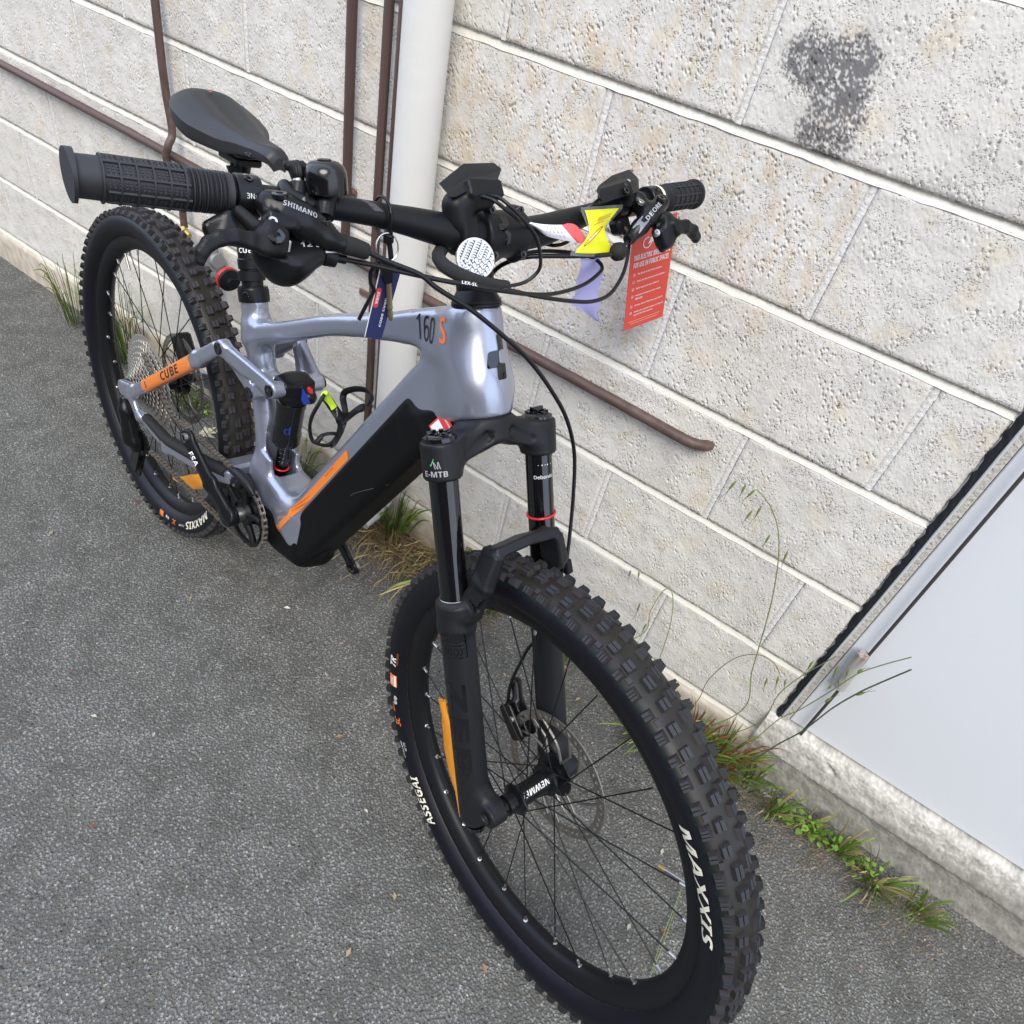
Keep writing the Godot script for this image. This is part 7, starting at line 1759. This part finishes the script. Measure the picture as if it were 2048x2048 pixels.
	var rl := [[935, 880, 1285, 900], [880, 1060, 1295, 1010], [850, 1230, 1250, 1150], [830, 1350, 1215, 1300], [808, 1480, 1175, 1480], [800, 1610, 1195, 1560], [960, 1710, 1205, 1720], [1100, 1800, 1210, 1810], [1195, 1870, 1205, 1875]]
	put("sheet", grid_mesh(12, 32, func(i: int, j: int) -> Vector3:
		var u := (32 - j) / 32.0 * 8.0; var e := mini(int(u), 7); var f := u - e; var t := i / 12.0
		var a := lerpf(lerpf(rl[e][0], rl[e + 1][0], f), lerpf(rl[e][2], rl[e + 1][2], f), t); var b := lerpf(lerpf(rl[e][1], rl[e + 1][1], f), lerpf(rl[e][3], rl[e + 1][3], f), t)
		return on_plane("K5", a, b, lt, ln) + ln * (0.004 * sin(t * 5.0 + u * 0.7) + 0.002 * sin(u * 2.3 + t * 3.0)) - lt), lil, o2)
	# ---- keys and their code card on a ring, held by a cable tie
	var k0 := st_world(sp("K8", 620, 110, 0.062)); var kn := Vector3(0.93, 0.0, 0.36).normalized()
	var Kp := func(a: float, b: float, off := 0.0) -> Vector3: return on_plane("K8", a, b, k0 + kn * off, kn)
	var tie := thing("cable_tie", "black cable tie looped round the bar above the keys", "cable tie", Transform3D(Basis.IDENTITY, k0))
	var ring := []; var zt := sp("K6", 1690, 540, 0.06).z; var bt := bar_at(zt)
	for i in 33: ring.append(st_world(bt + V(cos(TAU * i / 32.0), sin(TAU * i / 32.0), 0) * 0.0168) - k0)
	var mb := MB.new(); mb.tube(ring, 0.0017, 8, false); put("loop", mb.mesh(60), M.black_satin, tie)
	mb = MB.new(); mb.box(Kp.call(620, 140) - k0, Vector3(0.0045, 0.0045, 0.0035), Basis(Vector3.UP, 0.37), 0.001); put("head", mb.mesh(), M.black_satin, tie)
	mb = MB.new(); mb.tube([Kp.call(650, 30) - k0, Kp.call(622, 140) - k0, Kp.call(645, 300) - k0, Kp.call(665, 480) - k0], 0.0028, 8); put("strap", mb.mesh(60), M.black_satin, tie)
	for i in 14:
		mb = MB.new(); var q: Vector3 = Kp.call(632 + 2.2 * i, 190 + 20 * i, 0.003); mb.box(q - k0, Vector3(0.0022, 0.0004, 0.0006), Basis(Vector3.UP, 0.37), 0.0002); put("ratchet_tooth", mb.mesh(), M.black_matte, tie)
	mb = MB.new(); mb.tube(spline([Kp.call(400, 560) - k0, Kp.call(335, 680) - k0, Kp.call(335, 850) - k0, Kp.call(385, 960) - k0, Kp.call(330, 1080) - k0, Kp.call(240, 1250) - k0, Kp.call(142, 1445) - k0], 6), 0.0021, 8); put("tail", mb.mesh(60), M.black_satin, tie)
	var keys := thing("key_ring", "steel ring with a black-headed brass key hanging from the cable tie", "keys", Transform3D(Basis.IDENTITY, k0))
	ring = []
	for i in 41: ring.append(Kp.call(597 + 178 * cos(TAU * i / 40.0), 280 + 232 * sin(TAU * i / 40.0), 0.004 + 0.003 * sin(TAU * i / 40.0)) - k0)
	mb = MB.new(); mb.tube(ring, 0.0008, 6, false); put("ring", mb.mesh(60), M.steel, keys)
	put("key_head", plate([Kp.call(500, 500, 0.004) - k0, Kp.call(650, 500, 0.004) - k0, Kp.call(672, 620, 0.004) - k0, Kp.call(668, 810, 0.004) - k0, Kp.call(630, 862, 0.004) - k0, Kp.call(570, 850, 0.004) - k0, Kp.call(505, 720, 0.004) - k0], 0.005, kn), M.black_satin, keys)
	put("key_head", plate([Kp.call(440, 480, -0.004) - k0, Kp.call(640, 480, -0.004) - k0, Kp.call(830, 560, -0.004) - k0, Kp.call(800, 640, -0.004) - k0, Kp.call(560, 660, -0.004) - k0, Kp.call(400, 780, -0.004) - k0, Kp.call(395, 640, -0.004) - k0], 0.005, kn), M.black_satin, keys)
	mb = MB.new(); mb.tube([Kp.call(622, 850, 0.005) - k0, Kp.call(640, 1200, 0.005) - k0], 0.0028, 12); mb.lathe([[0.0026, 0.0], [0.0032, 0.003], [0.0022, 0.006], [0.0032, 0.009], [0.0026, 0.015], [0.0015, 0.018]], Kp.call(640, 1200, 0.005) - k0, Kp.call(650, 1380, 0.005) - Kp.call(640, 1200, 0.005), 12); put("key_blade", mb.mesh(40), mat(lin(0.36, 0.30, 0.17), 0.35, 0.9), keys)
	var c0: Vector3 = Kp.call(235, 1720); var cc := thing("code_card", "dark blue key code card hanging in front of the top tube", "card", Transform3D(Basis.IDENTITY, c0))
	put("board", plate([c0 - c0, Kp.call(460, 1765) - c0, Kp.call(495, 1755) - c0, Kp.call(520, 1700) - c0, Kp.call(800, 720) - c0, Kp.call(790, 640) - c0, Kp.call(515, 520) - c0], 0.0008, kn), mat(lin(0.018, 0.024, 0.095), 0.4), cc)
	put("edge", plate([c0 - c0, Kp.call(245, 1722, 0.0007) - c0, Kp.call(522, 525, 0.0007) - c0, Kp.call(510, 520, 0.0007) - c0], 0.0010, kn), M.white_print, cc)
	var ca := func(a: float, b: float) -> Callable:
		return func(x: float, y: float) -> Vector3: return Kp.call(a + 0.24 * x + 0.97 * y * 0.9, b - 0.97 * x + 0.2 * y, 0.0009) - c0
	put("lettering", text_mesh("CODE CARD", 34.0, ca.call(530, 1330), 0.0, 1.9, 700), M.white_print, cc)
	var oval := PackedVector2Array(); var oval2 := PackedVector2Array()
	for i in 24:
		var g := TAU * i / 24.0; oval.append(Vector2(signf(cos(g)) * 120.0 + cos(g) * 45.0, sin(g) * 45.0)); oval2.append(Vector2(signf(cos(g)) * 120.0 + cos(g) * 37.0, sin(g) * 37.0))
	put("emblem", poly_on(oval, ca.call(440, 1090)), M.red_print, cc)
	var c2 := func(x: float, y: float) -> Vector3: return ca.call(440, 1090).call(x, y) + kn * 0.0005
	put("lettering", text_mesh("ABUS", 48.0, c2, 0.0, 1.25, 700), M.white_print, cc)

# ---------------------------------------------------------------- weeds and grass along the foot of the wall
func blade(mb: MB, path: Array, w: float, c: Color, c2: Color):
	var p := spline(path, 5); var n := p.size(); var side := Vector3(0.7, 0, 0.7)
	for i in n - 1:
		var q := []
		for k in 2:
			var t := float(i + k) / (n - 1); var a: Vector3 = p[maxi(i + k - 1, 0)]; var b: Vector3 = p[mini(i + k + 1, n - 1)]
			var d := (b - a).normalized(); var s := d.cross(Vector3(side.x, 0.35, -side.z)).normalized(); var up := s.cross(d)
			var ww := w * (sin(PI * clampf(0.16 + 0.84 * t, 0, 1)) * 0.9 + 0.06) if t > 0.02 else w * 0.4
			q.append([p[i + k] - s * ww + up * ww * 0.35, p[i + k], p[i + k] + s * ww + up * ww * 0.35])
		mb.paint = c.lerp(c2, float(i) / n)
		mb.quad(q[0][0], q[0][1], q[1][1], q[1][0]); mb.quad(q[0][1], q[0][2], q[1][2], q[1][1])
func leafm() -> StandardMaterial3D:
	if not M.has("leaf"):
		M.leaf = vmat(0.55); M.leaf.backlight_enabled = true; M.leaf.backlight = Color(0.45, 0.5, 0.3)
	return M.leaf
const GREEN := Color(0.10, 0.19, 0.025)
const PALE := Color(0.24, 0.32, 0.07)
const STRAW := Color(0.42, 0.32, 0.17)
const RUST := Color(0.24, 0.085, 0.05)

func tuft(label: String, base: Vector3, n: int, tall: float, spread: float, lean: Vector3, sd: int, dry := 0.15, wide := 0.0028, brown := STRAW) -> void:
	var rng := RandomNumberGenerator.new(); rng.seed = sd
	var th := thing("grass_tuft", label, "grass", Transform3D(Basis.IDENTITY, base), "grass tufts along the wall"); var mb := MB.new(); mb.colored = true
	for i in n:
		var a := rng.randf() * TAU; var o := Vector3(cos(a), 0, sin(a)) * rng.randf() * spread * 0.35; o.z = maxf(o.z, -base.z + 0.02)
		var h := tall * rng.randf_range(0.45, 1.0); var dv := Vector3(cos(a), 0, sin(a)) * rng.randf_range(0.1, 1.0) * spread + lean * h
		if base.z + o.z + dv.z < 0.012: dv.z = 0.012 - base.z - o.z + rng.randf() * 0.01
		var c := brown if rng.randf() < dry else GREEN.lerp(PALE, rng.randf()); c = c * rng.randf_range(0.8, 1.15)
		blade(mb, [o, o + dv * 0.25 + Vector3(0, h * 0.45, 0), o + dv * 0.6 + Vector3(0, h * 0.85, 0), o + dv * 1.0 + Vector3(0, h * rng.randf_range(0.75, 1.05), 0)], wide * rng.randf_range(0.6, 1.2), c * 0.9, c * 1.1)
	put("blades", mb.mesh(40), leafm(), th)

func oat(label: String, stem: Array, heads: Array, col: Color, r := 0.0011):
	var th := thing("wild_oat", label, "grass", Transform3D(Basis.IDENTITY, stem[0]), "wild oat stalks by the wall"); var o: Vector3 = stem[0]
	var mb := MB.new(); var p := []
	for q in stem: p.append(q - o)
	mb.tube(spline(p, 6), r, 6); put("stalk", mb.mesh(60), mat(Color(col.r, col.g, col.b).linear_to_srgb(), 0.6), th)
	for h in heads:       # place, direction end
		var m := MB.new(); m.colored = true; var a: Vector3 = h[0] - o; var b: Vector3 = h[1] - o; var d := (b - a)
		var tn := d.normalized(); var rg := []
		for k in 7:
			var t := k / 6.0; var rr := 0.0028 * sin(PI * pow(t, 0.75)) + 0.00015; var ring := PackedVector3Array(); var s := tn.cross(Vector3(0.3, 0.2, 0.9)).normalized(); var u := s.cross(tn)
			for j in 6: ring.append(a + d * t * 0.62 + (s * cos(TAU * j / 6) * 0.7 + u * sin(TAU * j / 6)) * rr)
			rg.append(ring)
		m.paint = Color(0.20, 0.26, 0.07) * 1.0; m.loft(rg)
		m.paint = Color(0.12, 0.12, 0.05)
		for k in 2: m.tube([a + d * 0.5, a + d * 0.75 + Vector3(0.001 * (k * 2 - 1), 0, 0), a + d + Vector3(0.003 * (k * 2 - 1), 0, 0)], 0.0003, 4)
		put("spikelet", m.mesh(50), leafm(), th)

func leafy(label: String, at: Vector3, n: int, r: float, sd: int, col: Color):
	var rng := RandomNumberGenerator.new(); rng.seed = sd
	var th := thing("leafy_weed", label, "weed", Transform3D(Basis.IDENTITY, at), "leafy weeds in the joint below the wall")
	var lm := []
	for v in 3:
		var m := MB.new(); m.colored = true; m.paint = col * [0.85, 1.0, 1.2][v]
		var prev := []
		for k in 7:
			var t := k / 6.0; var w := 0.42 * sin(PI * pow(t, 0.8)) ; var y := 0.18 * sin(PI * t) - 0.10 * t
			var row := [Vector3(t, y + 0.10 * w, -w), Vector3(t, y, 0), Vector3(t, y + 0.10 * w, w)]
			if k > 0:
				m.quad(prev[0], prev[1], row[1], row[0]); m.quad(prev[1], prev[2], row[2], row[1])
			prev = row
		lm.append(m.mesh(50))
	for i in n:
		var a := rng.randf() * TAU; var d := sqrt(rng.randf()) * r; var h := rng.randf_range(0.004, 0.032) * (1.2 - d / r * 0.7)
		var s := rng.randf_range(0.009, 0.017); var p := Vector3(cos(a) * d * 1.5, h, sin(a) * d * 0.7)
		if at.z + p.z < 0.02: p.z = 0.02 - at.z
		put("leaf", lm[i % 3], leafm(), th, Transform3D(Basis(Vector3.UP, rng.randf() * TAU) * Basis(Vector3(0, 0, 1), rng.randf_range(-0.3, 0.7)) * Basis(Vector3(1, 0, 0), rng.randf_range(-0.4, 0.4)) * Basis.from_scale(Vector3.ONE * s), p))

func make_plants():
	var W := func(k: String, a: float, b: float, z: float) -> Vector3: return on_wall(k, a, b, z)
	var t1 := on_ground("R6", 540, 860)
	tuft("lush green grass tuft growing beside the foot of the white downpipe", Vector3(t1.x, 0, maxf(t1.z, 0.045)), 70, 0.19, 0.075, Vector3(0.15, 0, 0.1), 3, 0.12, 0.0034)
	tuft("thin green grass tuft against the wall behind the fork", Vector3(on_ground("R6", 1080, 1090).x, 0, 0.03), 26, 0.15, 0.06, Vector3(-0.1, 0, 0.0), 8, 0.1)
	tuft("green grass tuft at the wall behind the rear wheel's cassette", Vector3(-0.33, 0, 0.07), 60, 0.30, 0.10, Vector3(0.05, 0, 0.05), 12, 0.12, 0.0036)
	tuft("low green grass under the rear wheel's spokes by the wall", Vector3(-0.03, 0, 0.07), 46, 0.13, 0.10, Vector3(0, 0, 0.1), 15, 0.3, 0.0030)
	tuft("yellowing grass below the galvanised riser pipe", Vector3(0.16, 0, 0.06), 34, 0.12, 0.08, Vector3(0, 0, 0.1), 18, 0.45)
	tuft("green grass seen between the shock and the bottle cage", Vector3(0.40, 0, 0.07), 60, 0.20, 0.10, Vector3(0, 0, 0.1), 22, 0.15, 0.0032)
	tuft("tall grass at the wall beyond the rear tyre", Vector3(-0.62, 0, 0.06), 40, 0.26, 0.10, Vector3(0.1, 0, 0.05), 25, 0.15)
	tuft("sparse grass blades at the wall behind the front tyre's crown", Vector3(1.18, 0, 0.03), 14, 0.16, 0.09, Vector3(0.1, 0, 0), 29, 0.05, 0.0020)
	tuft("sparse grass with drooping tips beside the wild oats", Vector3(1.34, 0, 0.03), 12, 0.17, 0.08, Vector3(0.15, 0, 0), 31, 0.05, 0.0018)
	tuft("rusty red and green weed clump at the wall's corner by the sill", Vector3(1.60, 0, 0.075), 150, 0.13, 0.13, Vector3(0.1, 0, 0.25), 35, 0.35, 0.0024, RUST * 1.1)
	tuft("tall thin red stems and green blades beside the door sill's end", Vector3(1.665, 0, 0.06), 70, 0.16, 0.11, Vector3(0.2, 0, 0.15), 36, 0.30, 0.0020, RUST * 1.0)
	tuft("mixed dry and green grass clump beside the front tyre's tread", Vector3(1.52, 0, 0.08), 110, 0.10, 0.13, Vector3(0.1, 0, 0.3), 37, 0.25, 0.0028)
	tuft("dry and green grass at the foot of the door sill's far end", Vector3(2.02, 0, 0.07), 60, 0.06, 0.10, Vector3(0.2, 0, 0.4), 39, 0.4, 0.0024)
	var rg := RandomNumberGenerator.new(); rg.seed = 4
	for x in [0.86, 0.97, 1.06, 1.25, 1.42, 1.46, 1.74, 1.80, 1.87, 1.94, 2.10]:
		tuft("short grass tuft at the wall's foot between the downpipe and the front tyre" if x < 1.1 else ("short grass tuft at the wall's foot behind the front tyre" if x < 1.6 else "short grass tuft at the foot of the concrete door sill"), Vector3(x, 0, 0.045 + rg.randf() * 0.03), 26, rg.randf_range(0.05, 0.11), 0.06, Vector3(0.1, 0, 0.25), int(x * 100), 0.2, 0.0024)
	# wild oats
	var hd := func(list: Array, z: float) -> Array:
		var r := []
		for h in list: r.append([W.call("Z6", h[0], h[1], z), W.call("Z6", h[2], h[3], z)])
		return r
	oat("tall wild oat stalk arching over the wall with hanging seed heads", [Vector3(1.575, 0.0, 0.05), W.call("Z6", 500, 1120, 0.045), W.call("Z6", 545, 950, 0.04), W.call("Z6", 605, 745, 0.036), W.call("Z6", 640, 600, 0.034), W.call("Z6", 660, 450, 0.034), W.call("Z6", 655, 330, 0.034), W.call("Z6", 620, 235, 0.034), W.call("Z6", 565, 168, 0.034)],
		hd.call([[478, 130, 415, 210], [520, 145, 482, 220], [562, 168, 490, 232], [588, 238, 540, 320], [548, 258, 492, 330], [624, 362, 582, 432], [700, 432, 662, 520]], 0.034), Color(0.16, 0.20, 0.06))
	oat("reddish wild oat stalk bending down over the block joint", [Vector3(1.53, 0.0, 0.05), W.call("Z6", 300, 1090, 0.04), W.call("Z6", 360, 985, 0.036), W.call("Z6", 470, 895, 0.034), W.call("Z6", 575, 880, 0.034), W.call("Z6", 640, 915, 0.034), W.call("Z6", 665, 960, 0.034)], hd.call([[612, 980, 588, 1040], [660, 970, 640, 1045], [690, 985, 680, 1040]], 0.034), Color(0.20, 0.15, 0.06), 0.0009)
	oat("short wild oat stalk leaning towards the door's black sealant", [Vector3(1.60, 0.0, 0.05), W.call("Z6", 560, 1180, 0.04), W.call("Z6", 660, 1050, 0.035), W.call("Z6", 760, 970, 0.03), W.call("Z6", 900, 890, 0.028)], hd.call([[810, 905, 760, 975], [920, 930, 880, 1000]], 0.03), Color(0.17, 0.19, 0.06), 0.0009)
	oat("long dark grass stalk crossing in front of the white door", [Vector3(1.70, 0.03, 0.07), W.call("R5", 310, 1270, 0.06), W.call("R5", 500, 1165, 0.06), W.call("R5", 690, 1020, 0.06), W.call("R5", 860, 920, 0.06), W.call("R5", 1000, 855, 0.06), W.call("R5", 1200, 770, 0.06)], [[W.call("R5", 840, 935, 0.06), W.call("R5", 960, 900, 0.06)], [W.call("R5", 640, 980, 0.06), W.call("R5", 730, 925, 0.06)]], Color(0.06, 0.09, 0.045), 0.0014)
	oat("pale grass stalk with seed heads in front of the drop bolt", [Vector3(1.68, 0.03, 0.07), W.call("R5", 320, 1110, 0.05), W.call("R5", 480, 1030, 0.05), W.call("R5", 680, 910, 0.05), W.call("R5", 850, 800, 0.05), W.call("R5", 1000, 745, 0.05), W.call("R5", 1200, 690, 0.05)], [[W.call("R5", 690, 870, 0.05), W.call("R5", 640, 910, 0.05)], [W.call("R5", 740, 830, 0.05), W.call("R5", 720, 890, 0.05)], [W.call("R5", 800, 770, 0.05), W.call("R5", 760, 850, 0.05)], [W.call("R5", 730, 750, 0.05), W.call("R5", 670, 850, 0.05)], [W.call("R5", 850, 790, 0.05), W.call("R5", 920, 750, 0.05)]], Color(0.17, 0.22, 0.06), 0.0010)
	oat("thin oat stalk against the wall behind the front tyre", [Vector3(1.28, 0.0, 0.04), W.call("Z6", 60, 800, 0.03), W.call("Z6", 110, 690, 0.028), W.call("Z6", 170, 600, 0.028), W.call("Z6", 205, 625, 0.028), W.call("Z6", 195, 750, 0.03), W.call("Z6", 150, 890, 0.03)], hd.call([[66, 655, 38, 730], [25, 515, 12, 560], [92, 745, 62, 800], [60, 520, 55, 570]], 0.03), Color(0.18, 0.24, 0.07), 0.0009)
	# leafy weeds in the joint below the sill
	for q in [["R5", 470, 1440, 18, 0.022, "sparse green leafy weed where the sill meets the block wall"], ["R5", 540, 1560, 44, 0.034, "densest bright green leafy weed at the foot of the sill, below its hole"], ["R5", 740, 1620, 26, 0.026, "leafy weed between the densest weed and the dry grass clump"], ["R5", 860, 1740, 24, 0.026, "low leafy weed whose leaves mix with dry stalks beside the sill"], ["R5", 960, 1830, 20, 0.024, "leafy weed growing out of the grass clump at the sill's foot"]]:
		var p := on_ground(q[0], q[1], q[2]); leafy(q[5], Vector3(p.x, 0.0, maxf(p.z, 0.055)), q[3], q[4], int(q[2]), Color(0.16, 0.29, 0.035))
	var cv := on_ground("R6", 50, 840); leafy("small clover sprig on the asphalt below the down tube", Vector3(cv.x, 0.0, cv.z), 7, 0.018, 5, Color(0.15, 0.30, 0.04))
	var rl := on_ground("R8", 470, 700); leafy("pale green leafy weed behind the chain and spokes", Vector3(rl.x, 0.0, maxf(rl.z, 0.06)), 30, 0.05, 17, Color(0.20, 0.32, 0.05))
	# loose blades on the asphalt
	var mb := MB.new(); mb.colored = true
	var G := func(k: String, a: float, b: float, y: float) -> Vector3: return on_ground(k, a, b, y)
	blade(mb, [G.call("R6", 610, 1310, 0.03), G.call("R6", 480, 1350, 0.035), G.call("R6", 370, 1385, 0.03), G.call("R6", 260, 1480, 0.018), G.call("R6", 215, 1630, 0.004)], 0.0034, PALE * 1.2, PALE)
	var o := put("broad_grass", mb.mesh(40), leafm()); tag(o, "single broad green grass blade arching over the asphalt behind the front tyre", "grass")
	mb = MB.new(); mb.colored = true; blade(mb, [G.call("R6", 0, 1010, 0.01), G.call("R6", 120, 1120, 0.014), G.call("R6", 260, 1240, 0.016), G.call("R6", 380, 1345, 0.02)], 0.0010, PALE, PALE)
	o = put("grass_stalk", mb.mesh(40), leafm()); tag(o, "thin pale grass stalk lying on the asphalt beside the dry straw", "grass")
	mb = MB.new(); mb.colored = true; blade(mb, [G.call("R7", 1235, 1125, 0.004), G.call("R7", 1300, 920, 0.006), G.call("R7", 1370, 740, 0.006), G.call("R7", 1450, 540, 0.005)], 0.0022, PALE * 1.2, PALE * 1.1); blade(mb, [G.call("R7", 1245, 1110, 0.004), G.call("R7", 1330, 890, 0.005), G.call("R7", 1425, 600, 0.004)], 0.0016, PALE * 1.3, PALE)
	o = put("grass_stalk", mb.mesh(40), leafm()); tag(o, "green grass stalk lying on the asphalt inside the front wheel's outline", "grass")
	# dry straw under the tuft and bits of litter
	var rng := RandomNumberGenerator.new(); rng.seed = 77; mb = MB.new(); mb.colored = true
	for i in 900:
		var u := rng.randf(); var x := lerpf(0.60, 1.02, u); var z := 0.03 + absf(rng.randfn(0.0, 0.055)); var y := 0.004 + rng.randf() * 0.06 * exp(-z * 10.0)
		var a := rng.randfn(0.25, 0.6); var l := rng.randf_range(0.03, 0.13); var d := Vector3(cos(a), rng.randfn(0.0, 0.10), sin(a)) * l; var c := STRAW * rng.randf_range(0.7, 1.6)
		var e := Vector3(x, y, z) + d; e.z = maxf(e.z, 0.016); e.y = maxf(e.y, 0.004)
		blade(mb, [Vector3(x, y, z), Vector3(x, y, z).lerp(e, 0.5) + Vector3(rng.randfn(0, 0.008), rng.randf() * 0.016, rng.randfn(0, 0.008)).max(Vector3(-1, 0, -0.004)), e], rng.randf_range(0.0008, 0.0024), c, c * 0.9)
	for i in 520:
		var x := rng.randf_range(1.42, 2.15); var z := 0.05 + absf(rng.randfn(0.0, 0.05)); var a := rng.randf() * TAU; var l := rng.randf_range(0.015, 0.07); var c := STRAW.lerp(RUST, rng.randf() * 0.6) * rng.randf_range(0.6, 1.2)
		var e := Vector3(x + cos(a) * l, 0.004 + rng.randf() * 0.01, maxf(z + sin(a) * l * 0.6, 0.045)); blade(mb, [Vector3(x, 0.005, z), Vector3(x, 0.005, z).lerp(e, 0.5) + Vector3(rng.randfn(0, 0.006), 0.008, 0), e], rng.randf_range(0.0005, 0.0012), c, c)
	o = put("dry_straw", mb.mesh(40), leafm()); o.set_meta("kind", "stuff"); tag(o, "dry straw heaped on the asphalt along the wall", "straw")
	mb = MB.new(); mb.colored = true
	for i in 90:
		var x := rng.randf_range(-0.4, 2.2); var z := rng.randf_range(0.08, 1.1); z = z * z * 0.9 + 0.06; var s := rng.randf_range(0.003, 0.009); var a := rng.randf() * TAU; var c: Color = [STRAW, RUST, Color(0.55, 0.50, 0.42), Color(0.30, 0.20, 0.10)][i % 4] * rng.randf_range(0.7, 1.2); mb.paint = c
		var p := Vector3(x, 0.004, z); var u := Vector3(cos(a), 0.15, sin(a)) * s; var v := Vector3(-sin(a), 0.1, cos(a)) * s * 0.5
		mb.quad(p - u, p - v + Vector3(0, 0.002, 0), p + u, p + v + Vector3(0, 0.002, 0))
	o = put("leaf_litter", mb.mesh(20), leafm()); o.set_meta("kind", "stuff"); tag(o, "scattered brown bits of dead leaf on the asphalt", "litter")
	var dl := on_ground("R8", 615, 900, 0.01); mb = MB.new(); mb.colored = true; mb.paint = Color(0.62, 0.55, 0.40)
	for k in 5: mb.tri(dl, dl + Vector3(cos(k * 1.2), 0.25 * sin(k * 2.0), sin(k * 1.2)) * 0.028, dl + Vector3(cos(k * 1.2 + 1.0), 0.3, sin(k * 1.2 + 1.0)) * 0.026)
	o = put("dead_leaf", mb.mesh(20), leafm()); tag(o, "curled pale dead leaf on the ground beside the rear tyre", "leaf")
